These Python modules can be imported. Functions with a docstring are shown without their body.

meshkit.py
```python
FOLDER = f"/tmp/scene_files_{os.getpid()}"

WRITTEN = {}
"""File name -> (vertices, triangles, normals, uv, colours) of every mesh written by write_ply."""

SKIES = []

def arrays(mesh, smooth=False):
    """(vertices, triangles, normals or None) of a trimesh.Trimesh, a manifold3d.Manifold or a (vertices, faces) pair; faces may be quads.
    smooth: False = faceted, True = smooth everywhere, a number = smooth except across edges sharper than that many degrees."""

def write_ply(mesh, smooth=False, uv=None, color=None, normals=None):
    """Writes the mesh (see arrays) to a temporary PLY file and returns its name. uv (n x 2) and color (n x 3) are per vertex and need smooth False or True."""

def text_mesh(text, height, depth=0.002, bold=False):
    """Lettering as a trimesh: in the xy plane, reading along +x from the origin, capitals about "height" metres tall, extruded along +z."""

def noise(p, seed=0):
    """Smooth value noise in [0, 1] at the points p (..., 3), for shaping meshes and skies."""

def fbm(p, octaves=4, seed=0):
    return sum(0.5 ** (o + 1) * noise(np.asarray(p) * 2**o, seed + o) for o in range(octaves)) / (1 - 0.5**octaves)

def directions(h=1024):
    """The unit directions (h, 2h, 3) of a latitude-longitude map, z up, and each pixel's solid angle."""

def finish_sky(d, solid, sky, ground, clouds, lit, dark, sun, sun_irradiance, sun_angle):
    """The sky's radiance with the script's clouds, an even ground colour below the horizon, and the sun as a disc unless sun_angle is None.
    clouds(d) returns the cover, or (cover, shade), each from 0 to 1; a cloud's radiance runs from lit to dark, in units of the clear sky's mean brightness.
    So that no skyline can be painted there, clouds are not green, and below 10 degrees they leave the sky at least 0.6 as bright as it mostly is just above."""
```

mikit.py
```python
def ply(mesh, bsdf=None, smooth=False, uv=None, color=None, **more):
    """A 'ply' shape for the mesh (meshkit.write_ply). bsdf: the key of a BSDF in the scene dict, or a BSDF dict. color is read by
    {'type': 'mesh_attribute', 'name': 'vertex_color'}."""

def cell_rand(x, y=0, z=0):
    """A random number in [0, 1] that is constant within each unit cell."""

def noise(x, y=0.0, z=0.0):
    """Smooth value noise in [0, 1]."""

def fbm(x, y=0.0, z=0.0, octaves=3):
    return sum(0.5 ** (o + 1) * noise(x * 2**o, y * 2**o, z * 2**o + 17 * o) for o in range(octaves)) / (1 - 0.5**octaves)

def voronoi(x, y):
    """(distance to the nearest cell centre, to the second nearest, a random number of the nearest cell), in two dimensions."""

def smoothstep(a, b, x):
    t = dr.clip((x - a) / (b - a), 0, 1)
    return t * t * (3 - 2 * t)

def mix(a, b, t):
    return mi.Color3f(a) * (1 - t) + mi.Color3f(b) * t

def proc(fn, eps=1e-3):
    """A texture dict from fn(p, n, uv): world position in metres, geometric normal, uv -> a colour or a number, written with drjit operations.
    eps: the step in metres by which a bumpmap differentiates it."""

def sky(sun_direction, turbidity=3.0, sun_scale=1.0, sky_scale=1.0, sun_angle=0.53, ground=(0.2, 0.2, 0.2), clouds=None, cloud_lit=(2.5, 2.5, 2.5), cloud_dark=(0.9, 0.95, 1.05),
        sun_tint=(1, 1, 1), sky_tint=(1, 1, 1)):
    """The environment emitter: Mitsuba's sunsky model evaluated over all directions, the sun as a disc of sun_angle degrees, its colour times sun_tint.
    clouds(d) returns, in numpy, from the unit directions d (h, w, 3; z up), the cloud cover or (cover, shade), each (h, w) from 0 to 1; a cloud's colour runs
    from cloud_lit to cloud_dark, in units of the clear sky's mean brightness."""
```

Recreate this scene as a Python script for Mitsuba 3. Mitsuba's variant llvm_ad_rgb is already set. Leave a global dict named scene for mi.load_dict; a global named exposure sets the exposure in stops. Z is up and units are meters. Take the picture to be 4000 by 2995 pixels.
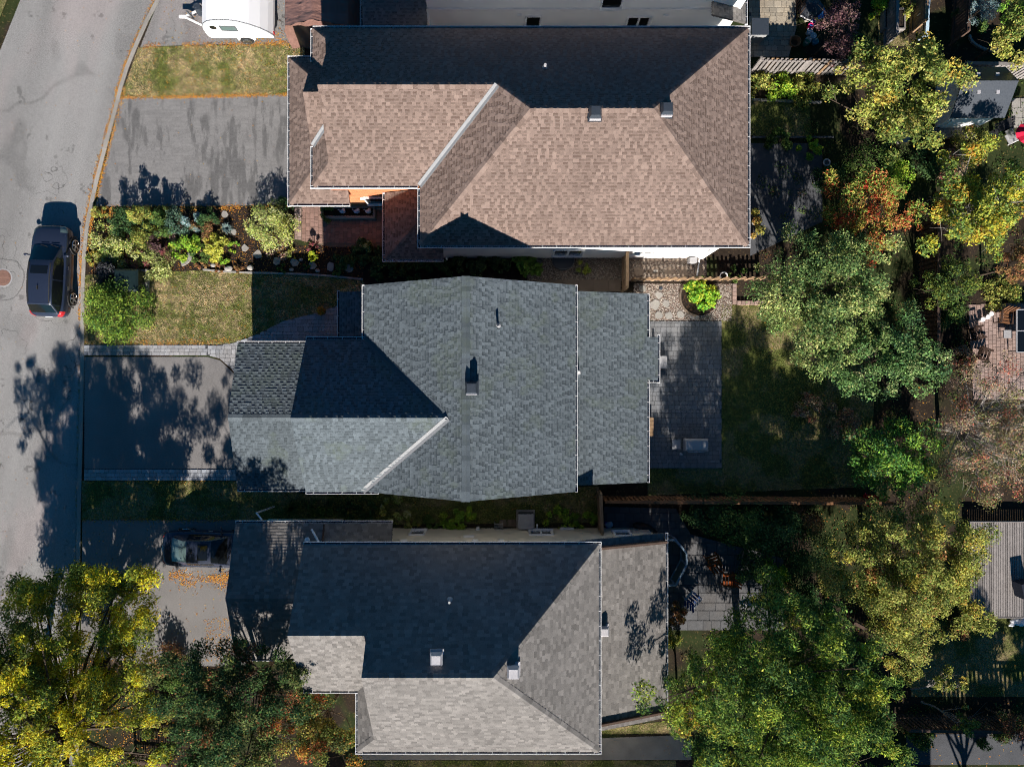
import math
import numpy as np
import drjit as dr
import mitsuba as mi
import shapely
import shapely.ops
import shapely.affinity
import trimesh
from shapely.geometry import Polygon, box as sbox, LineString
import mikit
from mikit import noise, fbm, voronoi, cell_rand, smoothstep, mix
from meshkit import fbm as nfbm

T = mi.ScalarTransform4f
scene, labels = {}, {}

# ---------------------------------------------------------------- camera, sky and sun, exposure
CAM_H, FOCAL = 36.0, 2773.0
scene['camera'] = {'type': 'perspective', 'fov': 71.6, 'fov_axis': 'x', 'near_clip': 0.5, 'far_clip': 2000.0,
                   'to_world': T().look_at(origin=[0, 0, CAM_H], target=[0, 0, 0], up=[0, 1, 0])}
SUN_EL = math.radians(31.0)
SUN = (0.06 * math.cos(SUN_EL), -math.cos(SUN_EL), math.sin(SUN_EL))
scene['sky'] = mikit.sky(SUN, turbidity=3, sky_scale=0.205, sun_tint=(0.96, 1.12, 1.52), sky_tint=(0.2, 1.05, 1.6))
exposure = 2.68


# ---------------------------------------------------------------- helpers
def at(px, py, z=0.0):
    """Survey: a point of the photograph at height z, in metres."""
    s = (CAM_H - z) / FOCAL
    return np.array([(px - 2000) * s, (1497.5 - py) * s, z])


def g(*pts, z=0.0):
    """Ground plan polygon from survey points."""
    return Polygon([at(x, y, z)[:2] for x, y in pts])


def numbered(key):
    if key not in scene and key not in labels:
        return key
    k = 1
    while f'{key}_{k:03d}' in scene or f'{key}_{k:03d}' in labels:
        k += 1
    return f'{key}_{k:03d}'


_next = {}


def fresh(key):
    """numbered(), counted so that long runs of pieces stay quick."""
    n = _next.get(key, 0)
    while True:
        k = key if n == 0 else f'{key}_{n:03d}'
        n += 1
        if k not in scene and k not in labels:
            _next[key] = n
            return k


class M:
    """Collects boxes, bars, tubes and polygons into one mesh."""

    def __init__(self):
        self.v, self.f, self.u, self.c, self.n = [], [], [], [], 0

    def add(self, v, f, uv=(0.5, 0.0), col=(0.5, 0.5, 0.5)):
        v, f = np.asarray(v, float), np.asarray(f, int)
        if f.shape[1] == 4:
            f = np.vstack([f[:, [0, 1, 2]], f[:, [0, 2, 3]]])
        self.v.append(v)
        self.f.append(f + self.n)
        uv, col = np.asarray(uv, float), np.asarray(col, float)
        self.u.append(np.broadcast_to(uv, (len(v), 2)))
        self.c.append(np.broadcast_to(col, (len(v), 3)))
        self.n += len(v)
        return self

    def box(self, c, s, rz=0.0, **k):
        x, y, z = np.asarray(s, float) / 2
        v = np.array([[a * x, b * y, d * z] for d in (-1, 1) for a, b in ((-1, -1), (1, -1), (1, 1), (-1, 1))])
        co, si = math.cos(rz), math.sin(rz)
        v = v @ np.array([[co, si, 0], [-si, co, 0], [0, 0, 1]]) + np.asarray(c, float)
        return self.add(v, [[3, 2, 1, 0], [4, 5, 6, 7], [0, 1, 5, 4], [1, 2, 6, 5], [2, 3, 7, 6], [3, 0, 4, 7]], **k)

    def bar(self, p0, p1, w, h, up=(0, 0, 1), **k):
        """A box from p0 to p1; w across, h along up, centred on the line."""
        p0, p1, up = (np.asarray(q, float) for q in (p0, p1, up))
        d = p1 - p0
        d /= np.linalg.norm(d)
        if abs(d @ up) > 0.99:
            up = np.array([0, 1.0, 0])
        a = np.cross(d, up)
        a /= np.linalg.norm(a)
        b = np.cross(a, d)
        v = np.array([q + a * (i * w / 2) + b * (j * h / 2) for q in (p0, p1) for i, j in ((-1, -1), (1, -1), (1, 1), (-1, 1))])
        return self.add(v, [[3, 2, 1, 0], [4, 5, 6, 7], [0, 1, 5, 4], [1, 2, 6, 5], [2, 3, 7, 6], [3, 0, 4, 7]][::1], **k)

    def tube(self, pts, rad, n=7, cap=True, **k):
        pts = np.asarray(pts, float)
        rad = np.broadcast_to(rad, len(pts))
        rings = []
        ref = np.array([0.31, 0.52, 0.80])
        for i, p in enumerate(pts):
            d = pts[min(i + 1, len(pts) - 1)] - pts[max(i - 1, 0)]
            d = d / (np.linalg.norm(d) + 1e-9)
            a = np.cross(d, ref if abs(d @ ref) < 0.95 else [1, 0, 0])
            a /= np.linalg.norm(a)
            b = np.cross(d, a)
            t = np.arange(n) * 2 * np.pi / n
            rings.append(p + rad[i] * (np.cos(t)[:, None] * a + np.sin(t)[:, None] * b))
        v = np.vstack(rings)
        f = []
        for i in range(len(pts) - 1):
            for j in range(n):
                q = (j + 1) % n
                f.append([i * n + j, i * n + q, (i + 1) * n + q, (i + 1) * n + j])
        f = np.array(f)
        f = np.vstack([f[:, [0, 1, 2]], f[:, [0, 2, 3]]])
        if cap:
            v = np.vstack([v, pts[0], pts[-1]])
            c0, c1, e = len(v) - 2, len(v) - 1, (len(pts) - 1) * n
            f = np.vstack([f, [[(j + 1) % n, j, c0] for j in range(n)], [[e + j, e + (j + 1) % n, c1] for j in range(n)]])
        return self.add(v, f, **k)

    def disc(self, c, r, h, n=20, r2=None, **k):
        """An upright round drum standing on c."""
        c = np.asarray(c, float)
        return self.tube([c, c + [0, 0, h]], [r, r if r2 is None else r2], n, **k)

    def poly(self, pg, z0, z1, **k):
        """A prism over a plan polygon."""
        for q in getattr(pg, 'geoms', [pg]):
            if q.is_empty or q.area < 1e-6 or q.geom_type != 'Polygon':
                continue
            m = trimesh.creation.extrude_polygon(q, z1 - z0, engine='earcut')
            self.add(np.array(m.vertices) + [0, 0, z0], np.array(m.faces), **k)
        return self

    def sheet(self, pg, zf, **k):
        """A flat or gently shaped sheet over a plan polygon; zf a height or a function of x and y."""
        for q in getattr(pg, 'geoms', [pg]):
            if q.is_empty or q.area < 1e-6 or q.geom_type != 'Polygon':
                continue
            v, f = trimesh.creation.triangulate_polygon(q, engine='earcut')
            v, f = np.asarray(v), np.asarray(f)
            a, b, c = v[f[:, 0]], v[f[:, 1]], v[f[:, 2]]
            turn = (b - a)[:, 0] * (c - a)[:, 1] - (b - a)[:, 1] * (c - a)[:, 0] < 0
            f = np.where(turn[:, None], f[:, ::-1], f)
            z = zf(v[:, 0], v[:, 1]) if callable(zf) else np.full(len(v), zf)
            self.add(np.column_stack([v, z]), f, **k)
        return self

    def ball(self, c, r, sub=2, squash=(1, 1, 1), **k):
        m = trimesh.creation.icosphere(sub, 1.0)
        return self.add(np.array(m.vertices) * np.asarray(squash) * r + np.asarray(c, float), m.faces, **k)

    def build(self, name, bsdf, parent=None, smooth=False):
        key = fresh(name if parent is None else f'{parent}__{name}')
        v, f = np.vstack(self.v), np.vstack(self.f)
        col = np.vstack(self.c) if bsdf in VC else None
        uv = np.vstack(self.u) if bsdf not in VC else None
        if smooth is not False and smooth is not True:
            uv = col = None if bsdf not in VC else col
            if bsdf in VC:
                smooth = False
        scene[key] = mikit.ply((v, f), bsdf, smooth=smooth, uv=uv, color=col)
        return key


VC = {'vc', 'vcg', 'leaf'}


def thing(name, label, cat, group=None, kind=None):
    """The key of a thing whose parts follow."""
    key = fresh(name)
    labels[key] = {'label': label, 'category': cat}
    if group:
        labels[key]['group'] = group
    if kind:
        labels[key]['kind'] = kind
    return key


def tag(key, label, cat, group=None, kind=None):
    labels[key] = {'label': label, 'category': cat}
    if group:
        labels[key]['group'] = group
    if kind:
        labels[key]['kind'] = kind
    return key


def struct(key, label=None):
    labels[key] = {'kind': 'structure', **({'label': label} if label else {})}
    return key


# ---------------------------------------------------------------- materials
def rgb(*c):
    return {'type': 'rgb', 'value': list(c)}


def pick(i, cols):
    out = mi.Color3f(*cols[0])
    for k in range(1, len(cols)):
        out = dr.select(i > k - 0.5, mi.Color3f(*cols[k]), out)
    return out


def mat(name, **k):
    two = k.pop('two', True)
    b = {'type': 'principled', **k}
    scene[name] = {'type': 'twosided', 'b': b} if two else b


def proc_mat(name, fn, rough=0.9, spec=0.3, bump=None, scale=0.004, eps=0.004, **k):
    b = {'type': 'principled', 'base_color': mikit.proc(fn), 'roughness': rough, 'specular': spec, **k}
    if bump is not None:
        b = {'type': 'bumpmap', 'arbitrary': mikit.proc(bump, eps=eps), 'scale': scale, 'b': b}
    scene[name] = {'type': 'twosided', 'b': b}


def shingle_fn(dark, light, moss=None):
    def fn(p, n, uv):
        t = uv.x
        c = mix(dark, light, t)
        grain = noise(p.x * 70, p.y * 70, p.z * 70)
        blot = fbm(p.x * 0.7, p.y * 0.7, 3.0)
        patchy = fbm(p.x * 2.3, p.y * 2.3, 9.0)
        c = c * (0.66 + 0.36 * grain + 0.22 * blot + 0.14 * patchy)
        if moss is not None:
            m = smoothstep(0.56, 0.72, fbm(p.x * 1.1 + 5, p.y * 1.1, 8.0)) * (0.1 + 0.35 * noise(p.x * 9, p.y * 9))
            c = mix(c, moss, m)
        return c
    return fn


proc_mat('shingle_brown', shingle_fn((0.112, 0.080, 0.067), (0.245, 0.184, 0.157)), 0.95, 0.15)
proc_mat('shingle_grey', shingle_fn((0.052, 0.065, 0.074), (0.124, 0.150, 0.168), (0.10, 0.125, 0.095)), 0.92, 0.2)
proc_mat('shingle_taupe', shingle_fn((0.105, 0.100, 0.095), (0.222, 0.210, 0.199)), 0.95, 0.15)


def cracks(x, y, f, w):
    a = fbm(x * f, y * f, 4.0, 4)
    return 1 - smoothstep(0.0, w, dr.abs(a - 0.5))


def road_fn(p, n, uv):
    x, y = p.x - 0.22 * p.y, p.y
    big = fbm(x * 0.35, y * 0.12)
    track = fbm(x * 0.9, y * 0.05, 7.0)
    grain = noise(p.x * 38, p.y * 38)
    fine = noise(p.x * 95, p.y * 95)
    v = 0.56 + 0.34 * big + 0.42 * track + 0.36 * (grain - 0.5) + 0.34 * (fine - 0.5)
    c = mix((0.250, 0.247, 0.243), (0.285, 0.262, 0.258), smoothstep(0.4, 0.65, fbm(x * 0.6, y * 0.2, 2.0))) * v
    ring = dr.abs(dr.sqrt(dr.square(p.x + 25.9) + dr.square(p.y - 5.3) * 1.2) - 1.15 - 0.5 * (fbm(p.x * 0.8, p.y * 0.8, 6.0) - 0.5))
    c = c * (1 - 0.45 * (1 - smoothstep(0.012, 0.035, ring)))
    ck = cracks(p.x, p.y, 0.55, 0.006) * smoothstep(0.52, 0.6, fbm(p.x * 0.3, p.y * 0.3, 11.0))
    c = c * (1 - 0.62 * ck)
    seal = (1 - smoothstep(0.0, 0.02, dr.abs(fbm(p.x * 0.16 + 3, p.y * 0.16, 31.0, 4) - 0.5))) * smoothstep(0.50, 0.56, fbm(p.x * 0.22, p.y * 0.22, 41.0))
    c = c * (1 - 0.2 * seal)
    drip = smoothstep(0.83, 0.9, noise(p.x * 2.2, p.y * 1.6, 51.0)) * smoothstep(0.4, 0.7, noise(p.x * 9, p.y * 9, 52.0))
    c = c * (1 - 0.35 * drip)
    stain = smoothstep(0.66, 0.74, fbm(p.x * 0.8, p.y * 0.35, 21.0))
    return c * (1 - 0.12 * stain)


proc_mat('asphalt_road', road_fn, 0.95, 0.2)


def worn_fn(p, n, uv):
    a = fbm(p.x * 1.6, p.y * 0.55, 1.0, 4)
    b = fbm(p.x * 5.0, p.y * 1.2, 4.0, 3)
    brush = noise(p.x * 2.0, p.y * 13.0, 2.0)
    fine = noise(p.x * 60, p.y * 60)
    wear = smoothstep(0.5, 0.66, 0.55 * a + 0.45 * b + 0.1 * (brush - 0.5))
    c = mix((0.200, 0.196, 0.194), (0.070, 0.070, 0.071), wear * 0.62)
    return c * (0.78 + 0.22 * brush + 0.25 * (fine - 0.5) + 0.15 * noise(p.x * 14, p.y * 14))


proc_mat('asphalt_worn', worn_fn, 0.92, 0.25)


def darkdrive_fn(p, n, uv):
    fine = noise(p.x * 60, p.y * 60)
    a = fbm(p.x * 0.8, p.y * 0.8, 1.0)
    return mi.Color3f(0.20, 0.192, 0.188) * (0.75 + 0.35 * a + 0.3 * (fine - 0.5))


proc_mat('asphalt_drive', darkdrive_fn, 0.92, 0.25)


def concrete_fn(p, n, uv):
    a = fbm(p.x * 1.5, p.y * 1.5, p.z * 1.5, 4)
    fine = noise(p.x * 50, p.y * 50, p.z * 50)
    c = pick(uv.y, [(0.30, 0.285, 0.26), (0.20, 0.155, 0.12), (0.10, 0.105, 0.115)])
    return c * (0.6 + 0.4 * a + 0.25 * fine) * (0.75 + 0.5 * uv.x)


proc_mat('concrete', concrete_fn, 0.95, 0.2)


def paver_fn(p, n, uv):
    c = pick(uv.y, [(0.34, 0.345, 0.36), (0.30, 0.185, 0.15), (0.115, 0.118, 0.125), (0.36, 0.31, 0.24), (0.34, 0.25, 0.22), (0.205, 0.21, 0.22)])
    a = fbm(p.x * 6, p.y * 6, uv.x * 9)
    fine = noise(p.x * 70, p.y * 70)
    warm = mix((1.05, 0.98, 0.90), (0.92, 1.0, 1.08), fbm(p.x * 0.9, p.y * 0.9, 3.0))
    return c * warm * (0.62 + 0.5 * uv.x) * (0.7 + 0.3 * a + 0.25 * fine)


proc_mat('paver', paver_fn, 0.92, 0.25)


def wood_fn(p, n, uv):
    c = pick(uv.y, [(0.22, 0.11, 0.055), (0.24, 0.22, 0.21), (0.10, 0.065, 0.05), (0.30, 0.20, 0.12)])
    gr = noise(p.x * 45, p.y * 45, p.z * 6) * 0.5 + noise(p.x * 8, p.y * 8, p.z * 45) * 0.25 + 0.25 * fbm(p.x * 3, p.y * 3, p.z * 3)
    return c * (0.55 + 0.6 * uv.x) * (0.5 + gr)


proc_mat('wood', wood_fn, 0.85, 0.25)


def soil_fn(p, n, uv):
    a = fbm(p.x * 2, p.y * 2, 0.0, 4)
    f = noise(p.x * 28, p.y * 28)
    g2 = smoothstep(0.45, 0.6, fbm(p.x * 0.5, p.y * 0.5, 5.0))
    c = mix((0.032, 0.024, 0.018), (0.028, 0.038, 0.014), g2)
    fl = smoothstep(0.80, 0.9, noise(p.x * 17, p.y * 17, 3.0))
    return mix(c * (0.5 + 0.6 * a + 0.4 * f), (0.16, 0.11, 0.05), fl * 0.5)


proc_mat('soil', soil_fn, 1.0, 0.1)


def lawn_fn(p, n, uv):
    a = fbm(p.x * 0.9, p.y * 0.9, 2.0, 4)
    f = noise(p.x * 30, p.y * 30)
    c = mix((0.10, 0.115, 0.035), (0.27, 0.215, 0.115), smoothstep(0.42, 0.62, a))
    return c * (0.45 + 0.8 * f)


proc_mat('lawn', lawn_fn, 1.0, 0.1)


def mulch_fn(p, n, uv):
    f = noise(p.x * 40, p.y * 22)
    f2 = noise(p.x * 19, p.y * 47, 3.0)
    c = mix((0.022, 0.018, 0.016), (0.10, 0.055, 0.03), smoothstep(0.55, 0.9, f2) * uv.x)
    return c * (0.4 + f)


proc_mat('mulch', mulch_fn, 1.0, 0.1)


def gravel_fn(p, n, uv):
    d, d2, k = voronoi(p.x * 26, p.y * 26)
    c = mix((0.12, 0.09, 0.07), (0.40, 0.34, 0.29), k)
    return c * smoothstep(0.0, 0.35, d2 - d) * (0.8 + 0.4 * noise(p.x * 60, p.y * 60))


proc_mat('gravel', gravel_fn, 0.95, 0.2)


def siding_fn(p, n, uv):
    c = pick(uv.y, [(0.80, 0.80, 0.79), (0.78, 0.71, 0.56), (0.42, 0.42, 0.41), (0.26, 0.27, 0.28)])
    lap = dr.abs((p.z * 8) - dr.floor(p.z * 8))
    return c * (0.93 + 0.06 * fbm(p.x * 2, p.y * 2, p.z * 2) + 0.02 * lap)


proc_mat('siding', siding_fn, 0.7, 0.3)


def brick_fn(p, n, uv):
    u = dr.select(dr.abs(n.x) > 0.5, p.y, p.x)
    r = dr.floor(p.z / 0.075)
    uu = u / 0.22 + 0.5 * (r - 2 * dr.floor(r / 2))
    fz, fu = p.z / 0.075 - r, uu - dr.floor(uu)
    joint = smoothstep(0.0, 0.12, fz) * smoothstep(0.0, 0.05, fu)
    t = cell_rand(dr.floor(uu), r, 2)
    c = mix((0.42, 0.13, 0.055), (0.55, 0.20, 0.09), t)
    return mix((0.42, 0.30, 0.22), c, joint)


proc_mat('brick', brick_fn, 0.9, 0.2)


def bark_fn(p, n, uv):
    a = noise(p.x * 22, p.y * 22, p.z * 6)
    c = pick(uv.y, [(0.085, 0.065, 0.05), (0.26, 0.24, 0.22)])
    return c * (0.5 + a)


proc_mat('bark', bark_fn, 0.95, 0.1)


def tarp_fn(p, n, uv):
    a = fbm(p.x * 5, p.y * 1.0, p.z * 3)
    return mi.Color3f(0.19, 0.108, 0.09) * (0.75 + 0.5 * a)


def tarp_bump(p, n, uv):
    return fbm(p.x * 2.0 + 0.6 * noise(p.x * 2, p.y * 2), p.y * 7.0, p.z * 3.0)


proc_mat('tarp', tarp_fn, 0.32, 0.6, tarp_bump, 0.08, 0.01)


def metal_fn(p, n, uv):
    c = pick(uv.y, [(0.78, 0.78, 0.78), (0.035, 0.045, 0.06), (0.36, 0.36, 0.37), (0.007, 0.018, 0.018), (0.10, 0.11, 0.12), (0.44, 0.43, 0.45)])
    return c * (0.85 + 0.18 * fbm(p.x * 6, p.y * 6, p.z * 6) * (0.8 + 0.4 * uv.x))


proc_mat('metal', metal_fn, 0.45, 0.5)

scene['vc'] = {'type': 'twosided', 'b': {'type': 'principled', 'base_color': {'type': 'mesh_attribute', 'name': 'vertex_color'}, 'roughness': 0.9, 'specular': 0.2}}
scene['vcg'] = {'type': 'twosided', 'b': {'type': 'principled', 'base_color': {'type': 'mesh_attribute', 'name': 'vertex_color'}, 'roughness': 0.35, 'specular': 0.5}}
scene['leaf'] = {'type': 'principledthin', 'base_color': {'type': 'mesh_attribute', 'name': 'vertex_color'}, 'roughness': 0.5, 'diff_trans': 0.6, 'spec_trans': 0.0, 'eta': 1.4}
mat('car_paint', base_color=rgb(0.018, 0.026, 0.050), metallic=0.1, roughness=0.24, clearcoat=1.0, clearcoat_gloss=0.97)
mat('car_glass', base_color=rgb(0.006, 0.008, 0.010), roughness=0.04, specular=0.7)
mat('pale_glass', base_color=rgb(0.10, 0.15, 0.15), roughness=0.06, specular=0.8)
mat('chrome', base_color=rgb(0.55, 0.56, 0.58), metallic=1.0, roughness=0.25)
mat('rubber', base_color=rgb(0.022, 0.022, 0.023), roughness=0.85)
mat('red_lamp', base_color=rgb(0.42, 0.012, 0.018), roughness=0.12, clearcoat=1.0)
mat('white_paint', base_color=rgb(0.80, 0.81, 0.83), roughness=0.25, clearcoat=0.6)
# ---------------------------------------------------------------- ground, road, drives
R = np.random.default_rng(5)
CURB = [(640, -80), (617, 0), (575, 80), (535, 170), (497, 262), (474, 335), (458, 400), (430, 505), (402, 610), (378, 705), (357, 800), (340, 890), (330, 985), (325, 1100),
        (323, 1250), (322, 1400), (319, 1600), (314, 1800), (309, 2000), (306, 2250), (303, 2600), (300, 2995), (299, 3100)]
cl = [at(x, y)[:2] for x, y in CURB]
cl = [np.array([cl[0][0] + 40 * 0.42, cl[0][1] + 40])] + cl + [np.array([cl[-1][0], -150.0])]
cl[0] = np.array([5.0, 150.0])
curb_line = LineString(cl)
far = [(-250, -150), (-250, 150)]
east = Polygon(cl + [(250, -150), (250, 150)])

m = M().sheet(Polygon([(-400, -400), (400, -400), (400, 400), (-400, 400)]), -0.16)
struct(m.build('ground', 'soil'), 'wide bare earth under the whole neighbourhood')
road_poly = Polygon(cl + [(cl[-1][0] - 10.2, -150), (-31.0, -19), (-31.2, 0), (-28.0, 12), (-24, 22), (-5, 150)])
m = M().sheet(road_poly, -0.10)
road = struct(m.build('road', 'asphalt_road'), 'worn grey asphalt street along the left edge')
yard_edge = curb_line.buffer(0.10)
yards = east.difference(yard_edge)
m = M().sheet(yards, 0.0)
struct(m.build('yard_ground', 'soil'), 'dark leaf-strewn soil of the house lots')
m = M().poly(curb_line.buffer(0.085, cap_style=2), -0.14, 0.020, uv=(0.1, 0))
k = struct(m.build('curb', 'concrete'), 'thin pale concrete curb between street and lots')
near = curb_line.intersection(sbox(-40, -21, 0, 21))
for i in range(int(near.length / 2.4)):
    seg = shapely.ops.substring(near, i * 2.4 + 0.008, (i + 1) * 2.4 - 0.008)
    M().poly(seg.buffer(0.095, cap_style=2), -0.13, 0.035 + R.uniform(-0.004, 0.004), uv=(R.uniform(0.4, 0.7), 0)).build('curb_stone', 'concrete', k)
# the other side of the street, out of frame
m = M().sheet(Polygon([(-31.6, -19), (-31.8, 0), (-28.6, 12), (-24.6, 22), (-10, 150), (-250, 150), (-250, -150), (cl[-1][0] - 10.9, -150)]), -0.02)
struct(m.build('verge', 'lawn'), 'grass verge across the street')

drive_a = g((598, 60), (640, -60), (1420, -60), (1420, 150), (1180, 172), (800, 175), (548, 185)).difference(yard_edge)
drive_b = g((470, 383), (700, 378), (1140, 368), (1180, 368), (1180, 800), (860, 805), (372, 806)).difference(yard_edge)
drive_c = g((330, 1394), (812, 1394), (860, 1408), (905, 1450), (935, 1480), (935, 1830), (330, 1830)).difference(yard_edge)
drive_d = g((322, 2030), (960, 2030), (960, 2600), (640, 2600), (316, 2560)).difference(yard_edge)
for nm, pg, mt, lb in (('driveway', drive_a, 'asphalt_road', 'grey driveway under the white camper'), ('driveway', drive_b, 'asphalt_worn', 'streaky worn driveway of the brown-roofed house'),
                       ('driveway', drive_c, 'asphalt_drive', 'dark driveway in tree shade before the grey-roofed house'), ('driveway', drive_d, 'asphalt_drive', 'driveway with the dark sedan')):
    struct(M().sheet(pg, 0.012).build(nm, mt), lb)

# ---------------------------------------------------------------- lawns and beds
lawn_1 = g((540, 188), (800, 178), (1190, 172), (1190, 372), (1140, 372), (700, 382), (472, 386)).difference(yard_edge)
lawn_2 = g((333, 1075), (560, 1060), (720, 1060), (800, 1056), (990, 1066), (1200, 1075), (1420, 1090), (1420, 1190), (1325, 1190), (1240, 1225), (1110, 1256), (1000, 1310), (900, 1345),
           (330, 1345)).difference(yard_edge)
lawn_3 = g((320, 1878), (930, 1878), (1200, 1930), (2340, 1900), (2340, 2040), (1250, 2050), (930, 2028), (320, 2028)).difference(yard_edge)
lawn_4 = g((2818, 1190), (2960, 1190), (3330, 1150), (3420, 1400), (3400, 1900), (2530, 1935), (2530, 1828), (2818, 1828))
lawn_5 = g((2930, 390), (3160, 400), (3170, 540), (2930, 530))
lawn_6 = g((3560, 2430), (4100, 2400), (4100, 2720), (3560, 2720))
lawn_7 = g((1400, 2968), (2640, 2968), (2640, 3060), (1400, 3060))
lawn_8 = g((2340, 2850), (2700, 2800), (2700, 2862), (2340, 2866))
lawn_9 = g((3430, -40), (3550, -40), (3550, 180), (3430, 180))
lawns = [lawn_1, lawn_2, lawn_3, lawn_4, lawn_5, lawn_6, lawn_7, lawn_8, lawn_9]
LB = ['patchy sunlit strip of grass between the two upper driveways', 'front lawn of the grey-roofed house', 'shaded grass strip between the grey and taupe houses', 'shaded back lawn beyond the paver patio',
      'small dark back lawn of the brown-roofed house', 'dark lawn at the lower right beside the wooden deck', 'thin grass strip along the bottom edge', 'bright grass wedge beside the taupe house', 'grass patch in the upper right yard']
for pg, lb in zip(lawns, LB):
    struct(M().sheet(pg, 0.006).build('lawn', 'lawn'), lb)
bed_1 = g((345, 812), (860, 812), (1150, 800), (1150, 960), (1420, 960), (1420, 1085), (1200, 1068), (990, 1060), (800, 1052), (560, 1056), (345, 1072)).difference(yard_edge)
struct(M().sheet(bed_1, 0.008, uv=(0.9, 0)).build('garden_bed', 'mulch'), 'mulched front garden bed full of shrubs')
bed_2 = g((1420, 1005), (2080, 1010), (2080, 1100), (1420, 1120))
struct(M().sheet(bed_2, 0.008, uv=(0.2, 0)).build('garden_bed', 'mulch'), 'dark planted strip between the brown and grey houses')
gravel_1 = g((2060, 1008), (2760, 1008), (2760, 1098), (2060, 1098))
gravel_2 = g((2475, 1108), (2858, 1108), (2858, 1252), (2475, 1252))
struct(M().sheet(gravel_1, 0.010).build('gravel_path', 'gravel'), 'brown pebble path along the white side wall')
struct(M().sheet(gravel_2, 0.010).build('gravel_path', 'gravel'), 'pale pebble bed behind the grey-roofed house')
path_s = g((1395, 2915), (2700, 2868), (2700, 2966), (1395, 2966))
struct(M().sheet(path_s, 0.010, uv=(0.35, 0)).build('path', 'concrete'), 'grey concrete path along the bottom edge')
path_e = g((3540, 2868), (4100, 2860), (4100, 2985), (3540, 2985))
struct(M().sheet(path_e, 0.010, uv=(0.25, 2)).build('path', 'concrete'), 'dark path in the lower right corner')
yard_s = g((2600, 2060), (3060, 2180), (3060, 2460), (2600, 2460))
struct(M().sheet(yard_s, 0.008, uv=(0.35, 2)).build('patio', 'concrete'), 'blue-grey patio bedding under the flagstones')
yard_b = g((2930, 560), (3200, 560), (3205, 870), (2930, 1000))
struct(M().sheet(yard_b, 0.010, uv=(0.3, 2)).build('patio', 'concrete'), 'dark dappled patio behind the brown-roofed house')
border_b = g((3168, 570), (3212, 570), (3212, 870), (3168, 870))
struct(M().sheet(border_b, 0.016, uv=(0.5, 2)).build('path', 'concrete'), 'paler strip along the dark dappled patio')


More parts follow.
